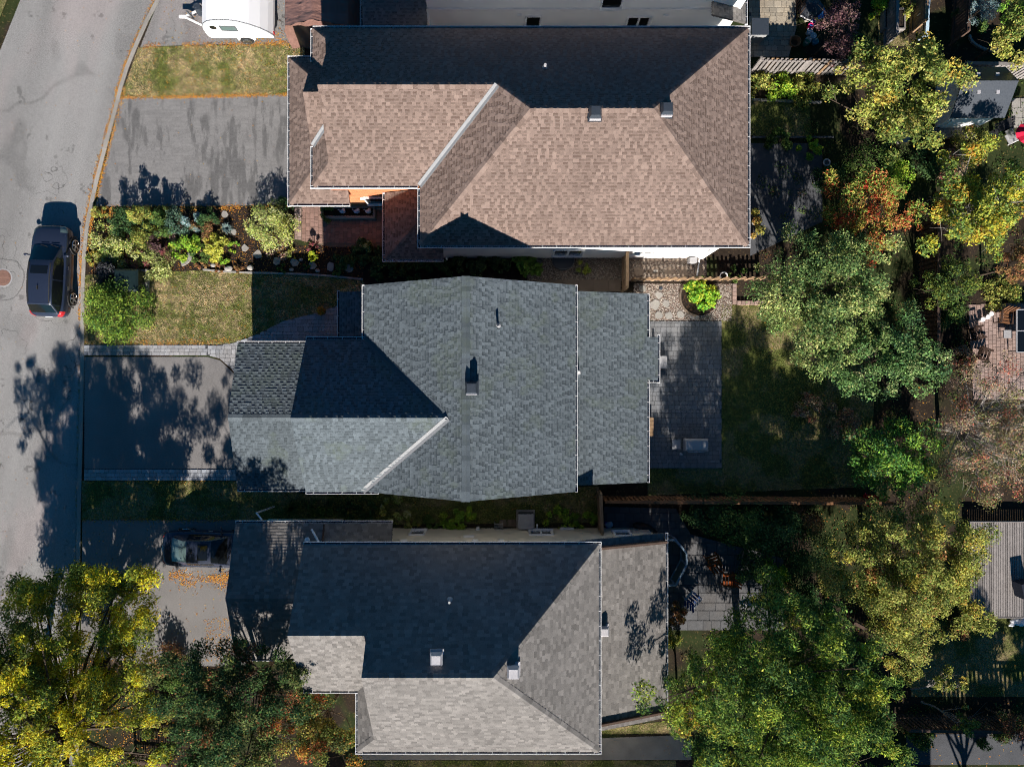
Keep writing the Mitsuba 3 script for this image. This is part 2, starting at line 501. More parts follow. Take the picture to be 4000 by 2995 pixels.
# ---------------------------------------------------------------- paving stones
def pave(holder, pg, rowh, lens, z0, z1, pal=0, ang=0.0, gap=0.012, tone=(0.25, 0.95), name='paver', bsdf='paver', most=280, rng=R, vary=0.0):
    c = pg.centroid
    q = shapely.affinity.rotate(pg, -ang, origin=c)
    x0, y0, x1, y1 = q.bounds
    shapely.prepare(q)
    pieces, y = [], y0
    while y < y1:
        h = rowh * rng.choice([1.0, 1.0, 1.0 + vary, 1.0 - vary]) if vary else rowh
        x = x0 - rng.uniform(0, lens[1])
        while x < x1:
            w = rng.uniform(*lens)
            b = sbox(x + gap / 2, y + gap / 2, x + w - gap / 2, y + h - gap / 2)
            if q.contains(b):
                pieces.append(b)
            elif q.intersects(b):
                b = b.intersection(q)
                if b.geom_type == 'Polygon' and b.area > 0.25 * w * h:
                    pieces.append(b)
            x += w
        y += h
    order = sorted(range(len(pieces)), key=lambda i: -pieces[i].area)
    rest = M()
    for k, i in enumerate(order):
        b = shapely.affinity.rotate(pieces[i], ang, origin=c)
        m = rest if k >= most else M()
        p2 = pal if np.isscalar(pal) else rng.choice(pal)
        dz = rng.uniform(-0.004, 0.004)
        tn = rng.uniform(*tone)
        co = np.array(b.exterior.coords)[:-1]
        if not b.exterior.is_ccw:
            co = co[::-1]
        n = len(co)
        cen = co.mean(0)
        top = cen + (co - cen) * (1 - 0.012 / max(0.05, math.sqrt(b.area)))
        v = np.vstack([np.column_stack([co, np.full(n, z0)]), np.column_stack([co, np.full(n, z1 + dz - 0.006)]), np.column_stack([top, np.full(n, z1 + dz)])])
        f = [[n * a + j, n * a + (j + 1) % n, n * (a + 1) + (j + 1) % n, n * (a + 1) + j] for a in (0, 1) for j in range(n)]
        f = [t for a in f for t in ((a[0], a[1], a[2]), (a[0], a[2], a[3]))] + [(2 * n, 2 * n + j, 2 * n + j + 1) for j in range(1, n - 1)]
        m.add(v, f, uv=(tn, p2))
        if k < most:
            m.build(name, bsdf, holder)
    if rest.n:
        labels[rest.build(name, bsdf, holder)] = {'kind': 'stuff'}


def bedding(pg, label, name, uv=(0.2, 2)):
    return struct(M().sheet(pg, 0.016, uv=uv).build(name, 'concrete'), label)


walk = g((330, 1347), (820, 1347), (905, 1343), (1000, 1308), (1110, 1254), (1240, 1222), (1330, 1190), (1430, 1190), (1430, 1345), (1000, 1345), (1000, 1480), (938, 1480), (905, 1440), (860, 1400),
         (812, 1388), (330, 1388)).difference(yard_edge)
k = bedding(walk, 'curving grey paver walkway from street to porch', 'walkway')
strip = g((330, 1347), (812, 1347), (812, 1388), (330, 1388)).difference(yard_edge)
pave(k, strip, 0.175, (0.18, 0.42), 0.012, 0.045, 0, rng=np.random.default_rng(1), most=120, gap=0.016)
pave(k, walk.difference(strip.buffer(0.02)), 0.20, (0.16, 0.38), 0.012, 0.045, 0, rng=np.random.default_rng(2), most=180, vary=0.25, gap=0.016)
strip2 = g((330, 1831), (940, 1831), (940, 1876), (330, 1876)).difference(yard_edge)
k = bedding(strip2, 'straight pale paver border along the dark driveway', 'paver_border')
pave(k, strip2, 0.19, (0.18, 0.42), 0.012, 0.045, 0, rng=np.random.default_rng(3), most=150, gap=0.016)
patio = g((2480, 1255), (2818, 1255), (2818, 1828), (2480, 1828))
k = bedding(patio, 'grey paver patio behind the grey-roofed house', 'patio')
pave(k, patio, 0.22, (0.16, 0.36), 0.012, 0.045, 5, rng=np.random.default_rng(4), vary=0.25, tone=(0.35, 0.8), gap=0.016)
porch = g((1152, 808), (1600, 808), (1600, 965), (1290, 965), (1152, 935))
k = bedding(porch, 'reddish paver forecourt before the brick wall', 'walkway', uv=(0.2, 1))
pave(k, porch.intersection(g((1180, 808), (1600, 808), (1600, 950), (1180, 950))), 0.21, (0.14, 0.30), 0.012, 0.045, 1, ang=90, rng=np.random.default_rng(6), gap=0.016)
pave(k, g((1152, 812), (1178, 812), (1178, 935), (1152, 935)), 0.21, (0.2, 0.4), 0.012, 0.047, 4, ang=90, rng=np.random.default_rng(7), gap=0.016)
topp = g((2925, -60), (3105, -60), (3110, 110), (3080, 225), (2925, 225))
k = bedding(topp, 'beige paver patio in the upper right yard', 'patio')
pave(k, topp, 0.26, (0.2, 0.5), 0.012, 0.045, 3, rng=np.random.default_rng(8), vary=0.3, gap=0.018)
pinkp = g((3780, 1190), (4060, 1180), (4060, 1560), (3800, 1560))
k = bedding(pinkp, 'pinkish brick patio at the right edge', 'patio', uv=(0.2, 1))
pave(k, pinkp, 0.20, (0.14, 0.34), 0.012, 0.045, 4, ang=90, rng=np.random.default_rng(9), gap=0.018)
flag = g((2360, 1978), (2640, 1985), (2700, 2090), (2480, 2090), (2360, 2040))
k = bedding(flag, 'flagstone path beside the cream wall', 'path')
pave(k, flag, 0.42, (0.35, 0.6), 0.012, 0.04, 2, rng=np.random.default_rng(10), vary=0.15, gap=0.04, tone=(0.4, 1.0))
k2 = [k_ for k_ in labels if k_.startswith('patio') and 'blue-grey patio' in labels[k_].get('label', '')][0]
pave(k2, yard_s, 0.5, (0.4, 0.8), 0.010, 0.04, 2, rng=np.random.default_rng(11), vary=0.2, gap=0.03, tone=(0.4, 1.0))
slabs = g((2095, 1092), (2425, 1092), (2425, 1140), (2095, 1140))
k = bedding(slabs, 'row of square brown slabs beside the wooden gate', 'path', uv=(0.1, 1))
pave(k, slabs, 0.62, (0.76, 0.78), 0.014, 0.05, 1, rng=np.random.default_rng(12), gap=0.03, name='slab', bsdf='concrete', tone=(0.35, 0.6))
decks = g((3950, 385), (4060, 380), (4060, 500), (3950, 500))
k = bedding(decks, 'pale concrete slabs beside the red parasol', 'path', uv=(0.4, 0))
pave(k, decks, 0.5, (0.55, 0.62), 0.014, 0.05, 0, rng=np.random.default_rng(13), gap=0.03, name='slab', bsdf='concrete', tone=(0.6, 0.8))
# ---------------------------------------------------------------- roofs
class Roof:
    def __init__(self, house, bsdf, seed, tones, expo=0.138, widths=(0.10, 0.22), thick=(0.007, 0.022), band=True):
        self.band = band
        self.house, self.bsdf, self.rng, self.tones = house, bsdf, np.random.default_rng(seed), tones
        self.expo, self.widths, self.thick = expo, widths, thick
        self.deck, self.tabs, self.caps = M(), [], []

    def plane(self, pts, drop=0.13, start=0.0):
        p = np.asarray(pts, float)
        n = np.zeros(3)
        for i in range(len(p)):
            n += np.cross(p[i], p[(i + 1) % len(p)])
        n /= np.linalg.norm(n)
        if n[2] < 0:
            n, p = -n, p[::-1]
        v = np.array([0, 0, 1.0]) - n * n[2]
        v /= np.linalg.norm(v)
        u = np.cross(v, n)
        o = p[np.argmin(p @ v)]
        loc = np.column_stack([(p - o) @ u, (p - o) @ v])
        pg = Polygon(loc)
        if not pg.is_valid:
            pg = pg.buffer(0)
        vv, ff = trimesh.creation.triangulate_polygon(Polygon(p[:, :2]), engine='earcut')
        ff = np.asarray(ff)
        z = (n @ o - vv[:, 0] * n[0] - vv[:, 1] * n[1]) / n[2]
        a, b, c = (vv[ff[:, k]] for k in range(3))
        turn = (b - a)[:, 0] * (c - a)[:, 1] - (b - a)[:, 1] * (c - a)[:, 0] < 0
        ff = np.where(turn[:, None], ff[:, ::-1], ff)
        nn = len(vv)
        top, bot = np.column_stack([vv, z - 0.004]), np.column_stack([vv, z - drop])
        self.deck.add(np.vstack([top, bot]), np.vstack([ff, ff[:, ::-1] + nn]), uv=(0.1, 0))
        k = len(p)
        pt, pb = p - [0, 0, 0.004], p - [0, 0, drop]
        self.deck.add(np.vstack([pt, pb]), [[j, j + k, (j + 1) % k + k, (j + 1) % k] for j in range(k)], uv=(0.1, 0))
        shapely.prepare(pg)
        x0, y0, x1, y1 = pg.bounds
        rng, e, y = self.rng, self.expo, y0 - start
        row = 0
        while y < y1:
            x = x0 - rng.uniform(0, 0.3)
            hi = bool(rng.integers(2))
            while x < x1:
                w = rng.uniform(*self.widths)
                b = sbox(x, y, x + w - 0.004, y + e)
                ok = pg.contains(b)
                if not ok and pg.intersects(b):
                    b = b.intersection(pg)
                    ok = b.geom_type == 'Polygon' and b.area > 2e-4
                if ok:
                    co = np.array(b.exterior.coords)[:-1]
                    if not b.exterior.is_ccw:
                        co = co[::-1]
                    h = self.thick[1] if hi else self.thick[0]
                    t = (co[:, 1] - y) / e
                    m = len(co)
                    zt = h * (1 - t) + 0.003
                    P = o + co[:, :1] * u + co[:, 1:] * v
                    vt = np.vstack([P + zt[:, None] * n, P])
                    fs = [(0, j, j + 1) for j in range(1, m - 1)]
                    for j in range(m):
                        q = (j + 1) % m
                        if t[j] > 0.99 and t[q] > 0.99:
                            continue
                        fs += [(j, j + m, q + m), (j, q + m, q)]
                    lo, up = self.tones[1] if hi else self.tones[0]
                    tone = rng.uniform(lo, up)
                    if not hi and self.band and m == 4 and abs(b.area - (x + w - 0.004 - max(x, x0)) * e) < 1e-3 and x >= x0:
                        # the darker printed band in the upper part of a recessed tab
                        xa, xb = x, x + w - 0.004
                        for ya, yb, tn, dz in ((y, y + e * 0.42, tone + 0.3, 0), (y + e * 0.42, y + e, tone - 0.1, 0)):
                            cc = np.array([(xa, ya), (xb, ya), (xb, yb), (xa, yb)])
                            Q = o + cc[:, :1] * u + cc[:, 1:] * v
                            zq = h * (1 - (cc[:, 1] - y) / e) + 0.003
                            self.tabs.append((b.area * 0.3, np.vstack([Q + zq[:, None] * n, Q]), [(0, 1, 2), (0, 2, 3), (0, 4, 5), (0, 5, 1), (1, 5, 6), (1, 6, 2), (3, 7, 4), (3, 4, 0)], min(1, max(0, tn))))
                    else:
                        self.tabs.append((b.area, vt, fs, tone))
                x += w
                hi = not hi if rng.random() < 0.85 else hi
            y += e
            row += 1
        return n

    def cap(self, p0, p1, n1, n2, half=0.17, step=0.21, valley=False):
        p0, p1 = np.asarray(p0, float), np.asarray(p1, float)
        L = np.linalg.norm(p1 - p0)
        d = (p1 - p0) / L
        sides = []
        for nn, sg in ((n1, 1), (n2, -1)):
            s = np.cross(nn, d)
            s /= np.linalg.norm(s)
            if s @ np.cross([0, 0, 1.0], d) * sg < 0:
                s = -s
            sides.append(s)
        up = np.array(n1) + np.array(n2)
        up /= np.linalg.norm(up)
        if valley:
            m = M()
            for s in sides:
                a, b = p0 + up * 0.035, p1 + up * 0.035
                v = np.array([a, b, b + s * half, a + s * half])
                m.add(np.vstack([v, v - up * 0.03]), [[0, 1, 2, 3], [0, 1, 5, 4], [2, 3, 7, 6], [1, 2, 6, 5], [0, 3, 7, 4]], uv=(0.5, 3))
            m.build('valley_flashing', 'siding', self.house)
            return
        k = max(1, int(L / step))
        for i in range(k):
            a, b = p0 + d * (L * i / k), p0 + d * (L * (i + 1.0) / k - 0.006)
            lo, hi = 0.036, 0.014
            v = np.array([a + up * lo, b + up * hi, b + sides[0] * half + up * hi, a + sides[0] * half + up * lo, b + sides[1] * half + up * hi, a + sides[1] * half + up * lo])
            v = np.vstack([v, v - up * 0.024])
            f = [(0, 1, 2), (0, 2, 3), (0, 4, 1), (0, 5, 4), (0, 3, 9), (0, 9, 6), (0, 6, 11), (0, 11, 5), (3, 2, 8), (3, 8, 9), (5, 11, 10), (5, 10, 4), (1, 7, 8), (1, 8, 2), (1, 4, 10), (1, 10, 7)]
            self.caps.append((v, f, self.rng.uniform(0.15, 1.0)))

    def done(self, most=290):
        r = self.deck.build('roof', self.bsdf, self.house)
        order = sorted(range(len(self.tabs)), key=lambda i: -self.tabs[i][0])
        rest = M()
        for k, i in enumerate(order):
            _, v, f, t = self.tabs[i]
            if k < most:
                M().add(v, f, uv=(t, 0)).build('shingle', self.bsdf, r)
            else:
                rest.add(v, f, uv=(t, 0))
        if rest.n:
            labels[rest.build('shingle', self.bsdf, r)] = {'kind': 'stuff'}
        for v, f, t in self.caps[:290]:
            M().add(v, f, uv=(t, 0)).build('ridge_cap', self.bsdf, r)
        return r


def gutter(house, p0, p1, out, w=0.105, pal=0, straps=True, name='gutter'):
    p0, p1 = np.asarray(p0, float), np.asarray(p1, float)
    o = np.array([out[0], out[1], 0.0])
    L = np.linalg.norm(p1 - p0)
    m = M()
    z = np.array([0, 0, 1.0])
    m.bar(p0 + o * (w / 2) - z * 0.115, p1 + o * (w / 2) - z * 0.115, w, 0.012, uv=(0.5, 1))
    m.bar(p0 + o * w - z * 0.05, p1 + o * w - z * 0.05, 0.018, 0.12, uv=(0.6, pal))
    m.bar(p0 + o * 0.008 - z * 0.09, p1 + o * 0.008 - z * 0.09, 0.012, 0.06, uv=(0.5, pal))
    for q in (p0, p1):
        m.bar(q - z * 0.06, q + o * (w + 0.015) - z * 0.06, 0.014, 0.11, uv=(0.9, pal))
    k = m.build(name, 'metal', house)
    # fallen leaves and grit lying in the trough
    if straps:
        n = max(1, int(L / 0.62))
        for i in range(n):
            q = p0 + (p1 - p0) * ((i + 0.5) / n)
            M().bar(q - z * 0.004, q + o * w - z * 0.004, 0.018, 0.010, uv=(0.4, pal)).build('strap', 'metal', k)
    return k


def fascia(m, p0, p1, out, h=0.2, t=0.03, **k):
    p0, p1 = np.asarray(p0, float), np.asarray(p1, float)
    o = np.array([out[0], out[1], 0.0]) * (-t / 2 - 0.004)
    m.bar(p0 + o - [0, 0, 0.02 + h / 2], p1 + o - [0, 0, 0.02 + h / 2], t, h, **k)


def wall_box(house, x0, x1, y0, y1, z0, z1, bsdf='siding', pal=0, name='wall'):
    return M().box(((x0 + x1) / 2, (y0 + y1) / 2, (z0 + z1) / 2), (x1 - x0, y1 - y0, z1 - z0), uv=(0.5, pal)).build(name, bsdf, house)


def gable(house, x0, x1, ya, yb, yr, z0, z1, bsdf='siding', pal=0):
    """A thin triangular wall under a gable, in the plane of x."""
    v = [(x, y, z) for x in (x0, x1) for y, z in ((ya, z0), (yb, z0), (yr, z1))]
    return M().add(v, [(0, 2, 1), (3, 4, 5), (0, 1, 4), (0, 4, 3), (1, 2, 5), (1, 5, 4), (2, 0, 3), (2, 3, 5)], uv=(0.5, pal)).build('gable_wall', bsdf, house)


def window(house, c, w, h, axis, out, panes=2, pal=0):
    """A framed window standing proud of a wall; axis 'x' runs along x; out is the outward sign."""
    c = np.asarray(c, float)
    a = np.array([1.0, 0, 0]) if axis == 'x' else np.array([0, 1.0, 0])
    o = np.array([0, out, 0.0]) if axis == 'x' else np.array([out, 0.0, 0])
    z = np.array([0, 0, 1.0])
    m = M()
    t = 0.07
    for s in (-1, 1):
        m.bar(c + a * s * (w / 2 + t / 2) - z * (h / 2 + t) + o * 0.035, c + a * s * (w / 2 + t / 2) + z * (h / 2 + t) + o * 0.035, t, 0.09, up=o, uv=(0.9, pal))
        m.bar(c - a * w / 2 + z * s * (h / 2 + t / 2) + o * 0.035, c + a * w / 2 + z * s * (h / 2 + t / 2) + o * 0.035, t, 0.088, up=o, uv=(0.9, pal))
    for i in range(1, panes):
        q = c + a * (w * (i / panes - 0.5)) + o * 0.03
        m.bar(q - z * h / 2, q + z * h / 2, 0.09, 0.07, up=o, uv=(0.9, pal))
    k = m.build('window', 'metal', house)
    for i in range(panes):
        q = c + a * (w * ((i + 0.5) / panes - 0.5)) + o * 0.012
        M().bar(q - z * (h / 2 - 0.005), q + z * (h / 2 - 0.005), w / panes - 0.1 if panes > 1 else w - 0.01, 0.012, up=o).build('pane', 'car_glass', k)
    M().bar(c - a * (w / 2 + 0.1) - z * (h / 2 + t + 0.02) + o * 0.06, c + a * (w / 2 + 0.1) - z * (h / 2 + t + 0.02) + o * 0.06, 0.14, 0.035, uv=(0.9, pal)).build('sill', 'metal', k)
    return k


def roof_vent(house, c, w=0.42, h=0.5, pal=1, face=5, tilt=0.0):
    """A square static vent: flashing, box, overhanging hood with a sloped front lip."""
    c = np.asarray(c, float)
    k = M().box(c + [0, 0, h * 0.35], (w * 0.8, w * 0.8, h * 0.9), uv=(0.5, pal)).build('roof_vent', 'metal', house)
    z0, z1, a, b = h * 0.62, h, w / 2 + 0.02, w / 2 - 0.06
    v = np.array([(x * r, y * r, z) for z, r in ((z0, a), (z1, b)) for x, y in ((-1, -1), (1, -1), (1, 1), (-1, 1))]) + c
    M().add(v, [[3, 2, 1, 0], [4, 5, 6, 7], [0, 1, 5, 4], [1, 2, 6, 5], [2, 3, 7, 6], [3, 0, 4, 7]], uv=(0.7, pal)).build('hood', 'metal', k)
    M().box(c + [0, -w / 2 - 0.03, h * 0.5], (w * 0.95, 0.04, h * 0.3), uv=(0.8, face)).build('louvre', 'metal', k)
    M().box(c + [0, 0, 0.06 + tilt], (w * 1.2, w * 1.2, 0.03), uv=(0.6, pal)).build('flashing', 'metal', k)
    return k


def roof_pipe(house, c, r=0.05, h=0.4, pal=1):
    k = M().disc(np.asarray(c) - [0, 0, 0.1], r, h + 0.1, 10, uv=(0.5, pal)).build('vent_pipe', 'metal', house)
    M().disc(np.asarray(c) - [0, 0, 0.05], r * 2.6, 0.1, 12, r2=r * 1.3, uv=(0.5, 2)).build('collar', 'metal', k)
    return k


def downspout(house, pts, name='downspout', r=0.045, pal=0):
    return M().tube(pts, r, 6, uv=(0.9, pal)).build(name, 'metal', house)


# ---------------------------------------------------------------- the brown-roofed house
tp = 0.675
BH = thing('brown_roofed_house', 'large house with brown shingle hip roof, orange brick front and white side wall', 'house')
rf = Roof(BH, 'shingle_brown', 21, ((0.0, 0.45), (0.42, 1.0)))
ze = 5.15
S0, N0, E0, WM, WS, WW = 6.01, 15.41, 10.235, -3.99, 8.59, -8.65
hf, hw = (N0 - S0) / 2, (N0 - WS) / 2
RY, RZ, RX0, RX1 = S0 + hf, ze + hf * tp, WM + hf, E0 - hf
WY, WZ, XG, d = WS + hw, ze + hw * tp, -7.82, 0.83
WX = WM + hw
nS = rf.plane([(WM, S0, ze), (E0, S0, ze), (RX1, RY, RZ), (RX0, RY, RZ)])
nE = rf.plane([(E0, S0, ze), (E0, N0, ze), (RX1, RY, RZ)])
nW = rf.plane([(WM, S0, ze), (RX0, RY, RZ), (WX, WY, WZ), (WM, WS, ze)])
nN = rf.plane([(E0, N0, ze), (WW, N0, ze), (XG, N0 - d, ze + d * tp), (XG, WY, WZ), (WX, WY, WZ), (RX0, RY, RZ), (RX1, RY, RZ)])
nS2 = rf.plane([(WW, WS, ze), (WM, WS, ze), (WX, WY, WZ), (XG, WY, WZ), (XG, WS + d, ze + d * tp)])
nW2 = rf.plane([(WW, N0, ze), (WW, WS, ze), (XG, WS + d, ze + d * tp), (XG, N0 - d, ze + d * tp)])
gy, gh = 12.15, 1.85
gz = ze - 0.04 + gh * tp
nG1 = rf.plane([(WW - 0.08, gy - gh, ze - 0.04), (XG + 0.3, gy - gh, ze - 0.04), (XG + 0.3, gy, gz), (WW - 0.08, gy, gz)])
nG2 = rf.plane([(WW - 0.08, gy + gh, ze - 0.04), (XG + 0.3, gy + gh, ze - 0.04), (XG + 0.3, gy, gz), (WW - 0.08, gy, gz)])
# garage skirt
zs = 3.0
nK1 = rf.plane([(-10.33, 15.1, zs), (-10.33, 8.36, zs), (-8.30, 10.39, zs + 2.03 * tp), (-8.30, 13.07, zs + 2.03 * tp)])
nK2 = rf.plane([(-10.33, 8.36, zs), (-7.54, 8.36, zs), (-7.54, 8.9, zs + 0.54 * tp), (-8.3, 8.9, zs + 0.54 * tp), (-8.3, 10.39, zs + 2.03 * tp)])
nK3 = rf.plane([(-10.33, 15.1, zs), (-8.3, 13.07, zs + 2.03 * tp), (-8.3, 15.1, zs)])
# porch
nP1 = rf.plane([(-5.91, 5.78, 3.0), (-3.4, 8.29, 3.0 + 2.51 * 0.35), (-3.4, 8.85, 3.0 + 2.51 * 0.35), (-5.91, 8.85, 3.0)])
nP2 = rf.plane([(-5.91, 5.78, 3.0), (-3.19, 5.78, 3.0), (-3.19, 6.38, 3.21), (-3.4, 6.38, 3.21), (-3.4, 8.29, 3.0 + 2.51 * 0.35)])
rf.cap((RX0, RY, RZ), (RX1, RY, RZ), nN, nS)
rf.cap((XG, WY, WZ), (WX, WY, WZ), nN, nS2)
rf.cap((E0, S0, ze), (RX1, RY, RZ), nS, nE)
rf.cap((E0, N0, ze), (RX1, RY, RZ), nE, nN)
rf.cap((WM, S0, ze), (RX0, RY, RZ), nW, nS)
rf.cap((WX, WY, WZ), (RX0, RY, RZ), nN, nW)
rf.cap((WW, WS, ze), (XG, WS + d, ze + d * tp), nW2, nS2)
rf.cap((WW, N0, ze), (XG, N0 - d, ze + d * tp), nN, nW2)
rf.cap((WW - 0.08, gy, gz), (XG + 0.2, gy, gz), nG2, nG1)
rf.cap((-10.33, 8.36, zs), (-8.3, 10.39, zs + 2.03 * tp), nK1, nK2)
rf.cap((-10.33, 15.1, zs), (-8.3, 13.07, zs + 2.03 * tp), nK3, nK1)
rf.cap((-5.91, 5.78, 3.0), (-3.4, 8.29, 3.0 + 2.51 * 0.35), nP1, nP2, half=0.12)
rf.cap((WM, WS, ze), (WX, WY, WZ), nS2, nW, half=0.13, valley=True)
rf.cap((WW + 0.02, gy - gh + 0.02, ze), (XG + 0.0, gy - gh + 0.85, ze + 0.83 * tp), nG1, nW2, half=0.12, valley=True)
rf.done()
for p0, p1, o in (((WM, S0, ze), (E0 + 0.12, S0, ze), (0, -1)), ((E0, S0, ze), (E0, N0, ze), (1, 0)), ((WW, N0, ze), (E0 + 0.12, N0, ze), (0, 1)), ((WM, S0 - 0.12, ze), (WM, WS - 0.12, ze), (-1, 0)),
                  ((WW - 0.12, WS, ze), (WM - 0.12, WS, ze), (0, -1)), ((WW, WS, ze), (WW, gy - gh, ze), (-1, 0)), ((WW, gy + gh, ze), (WW, N0, ze), (-1, 0)), ((-10.33, 8.24, zs), (-10.33, 15.22, zs), (-1, 0)),
                  ((-10.33, 8.36, zs), (-7.54, 8.36, zs), (0, -1)), ((-10.33, 15.1, zs), (-8.4, 15.1, zs), (0, 1)), ((-5.91, 5.66, 3.0), (-5.91, 8.85, 3.0), (-1, 0)), ((-5.91, 5.78, 3.0), (-3.19, 5.78, 3.0), (0, -1))):
    gutter(BH, p0, p1, o)
wall_box(BH, -3.55, 9.58, 6.36, 15.05, 0, 5.02)
wall_box(BH, -8.30, -3.5, 8.90, 15.03, 0, 5.0, 'brick')
wall_box(BH, 9.58, 9.9, 7.4, 14.9, 0, 5.0, 'brick')
gable(BH, XG + 0.05, XG + 0.15, WS + d, N0 - d, WY, ze + 0.4, WZ - 0.1)
gable(BH, WW + 0.02, WW + 0.14, gy - gh + 0.1, gy + gh - 0.1, gy, ze - 0.1, gz - 0.12)
window(BH, (2.72, 6.36, 1.62), 1.36, 1.35, 'x', -1)
window(BH, (6.35, 6.36, 1.75), 0.95, 0.55, 'x', -1)
window(BH, (-6.6, 8.90, 1.5), 0.9, 1.1, 'x', -1, 1)
m = M()
m.bar((9.56, 6.33, 0.1), (9.56, 6.33, 4.95), 0.12, 0.12, uv=(0.9, 0))
m.build('corner_trim', 'metal', BH)
downspout(BH, [(9.42, 6.27, 4.9), (9.42, 6.27, 0.35), (9.40, 5.75, 0.12), (9.36, 5.45, 0.08)])
M().box((9.05, 6.16, 0.35), (0.36, 0.25, 0.55), uv=(0.5, 2)).build('meter_box', 'metal', BH)
m = M().bar((-4.35, 6.75, 0.05), (-4.35, 6.75, 3.1), 0.16, 0.16, uv=(0.8, 0))
m.build('porch_post', 'metal', BH)
M().bar((-3.05, 5.82, 2.6), (-3.05, 5.82, 3.05), 0.06, 0.06, uv=(0.9, 0)).build('porch_downspout', 'metal', BH)
M().box((-6.6, 8.82, 0.12), (3.2, 0.10, 0.22), uv=(0.6, 0)).build('wall_footing', 'concrete', BH)
# garage door and front door, facing the street
M().box((-8.33, 12.3, 1.15), (0.08, 4.8, 2.3), uv=(0.8, 0)).build('garage_door', 'metal', BH)
roof_pipe(BH, np.array([1.35, 12.95, ze + (N0 - 12.95) * tp]), 0.055, 0.35, 5)
roof_vent(BH, (3.23, 10.50, RZ - 0.15), 0.46, 0.5)
roof_vent(BH, (6.05, 10.72, ze + (E0 - 6.05) * tp - 0.05), 0.46, 0.55)

# ---------------------------------------------------------------- the grey-roofed house
GH = thing('grey_roofed_house', 'house with slate grey shingle gable roof in the middle of the picture', 'house')
rf = Roof(GH, 'shingle_grey', 22, ((0.0, 0.48), (0.45, 1.0)))
ze, W0, E0, N0, S0, RX, ta = 5.1, -6.42, 2.75, 4.28, -4.71, -1.835, 0.56
RZ = ze + (RX - W0) * ta
tw, wn = 0.65, 1.92
wm = (wn + S0) / 2
wz = ze + (wn - wm) * tw
WX = W0 + (wz - ze) / ta
XF = -8.97
nW = rf.plane([(W0, N0, ze), (W0, wn, ze), (WX, wm, wz), (W0, S0, ze), (RX, S0, RZ), (RX, N0, RZ)])
nE = rf.plane([(E0, N0, ze), (E0, S0, ze), (RX, S0, RZ), (RX, N0, RZ)])
nWN = rf.plane([(XF, wn, ze), (W0, wn, ze), (WX, wm, wz), (XF, wm, wz)])
nWS = rf.plane([(XF, S0, ze), (W0, S0, ze), (WX, wm, wz), (XF, wm, wz)])
z1, X1, yn1, ys1, t1 = 2.8, -12.83, 1.86, -4.94, 0.33
ym1 = (yn1 + ys1) / 2
zr1 = z1 + (yn1 - ym1) * t1
nGN = rf.plane([(X1, yn1, z1), (-8.85, yn1, z1), (-8.85, ym1, zr1), (X1, ym1, zr1)])
nGS = rf.plane([(X1, ys1, z1), (-8.85, ys1, z1), (-8.85, ym1, zr1), (X1, ym1, zr1)])
zl, sl, XL, XB = 3.0, 0.28, 6.28, 6.80
fl = lambda x: zl + (XL - x) * sl
rf.plane([(2.45, 4.17, fl(2.45)), (2.45, -4.60, fl(2.45)), (XL, -4.60, zl), (XL, 0.15, zl), (XB, 0.15, fl(XB)), (XB, 2.16, fl(XB)), (XL, 2.16, zl), (XL, 4.17, zl)])
rf.plane([(-8.02, 4.25, 3.0), (-6.1, 4.25, 3.6), (-6.1, 1.95, 3.6), (-8.02, 1.95, 3.0)])
cri = np.array([(2.45, -4.62, fl(2.45) + 0.02), (3.62, -4.62, fl(3.62) + 0.55), (3.62, -3.75, fl(3.62) + 0.02), (2.45, -4.35, fl(2.45) + 0.02)])
rf.cap((RX, S0, RZ), (RX, N0, RZ), nE, nW, half=0.19, step=0.2)
rf.cap((XF, wm, wz), (WX, wm, wz), nWN, nWS)
rf.cap((X1, ym1, zr1), (-8.9, ym1, zr1), nGN, nGS)
rf.cap((W0, wn, ze), (WX, wm, wz), nW, nWN, half=0.13, valley=False, step=9)
rf.cap((W0 - 0.05, S0 + 0.04, ze), (WX, wm, wz), nWS, nW, half=0.13, valley=True)
rf.done()
for p0, p1, o in (((W0, wn + 0.02, ze), (W0, N0, ze), (-1, 0)), ((E0, S0, ze), (E0, N0, ze), (1, 0)), ((XF, wn, ze), (W0 - 0.02, wn, ze), (0, 1)), ((XF, S0, ze), (W0 + 0.6, S0, ze), (0, -1)),
                  ((X1, yn1, z1), (XF, yn1, z1), (0, 1)), ((X1, ys1, z1), (XF, ys1, z1), (0, -1)), ((XL, -4.60, zl), (XL, 0.15, zl), (1, 0)), ((XB, 0.03, fl(XB)), (XB, 2.28, fl(XB)), (1, 0)), ((XL, 2.16, zl), (XL, 4.17, zl), (1, 0)),
                  ((-8.02, 1.95, 3.0), (-8.02, 4.3, 3.0), (-1, 0)), ((XL, 0.15, zl - 0.03), (XB + 0.1, 0.15, fl(XB)), (0, -1))):
    gutter(GH, p0, p1, o)
wall_box(GH, -6.0, 2.42, -4.4, 4.0, 0, 4.95, 'siding', 2)
wall_box(GH, -8.6, -5.9, -4.38, 1.6, 0, 4.93, 'siding', 2)
wall_box(GH, -12.4, -8.5, -4.6, 1.5, 0, 2.6, 'siding', 2)
wall_box(GH, 2.4, 6.0, -4.3, 3.9, 0, 2.8, 'siding', 2)
wall_box(GH, 5.9, 6.45, 0.4, 1.9, 0.4, 2.7, 'siding', 2)
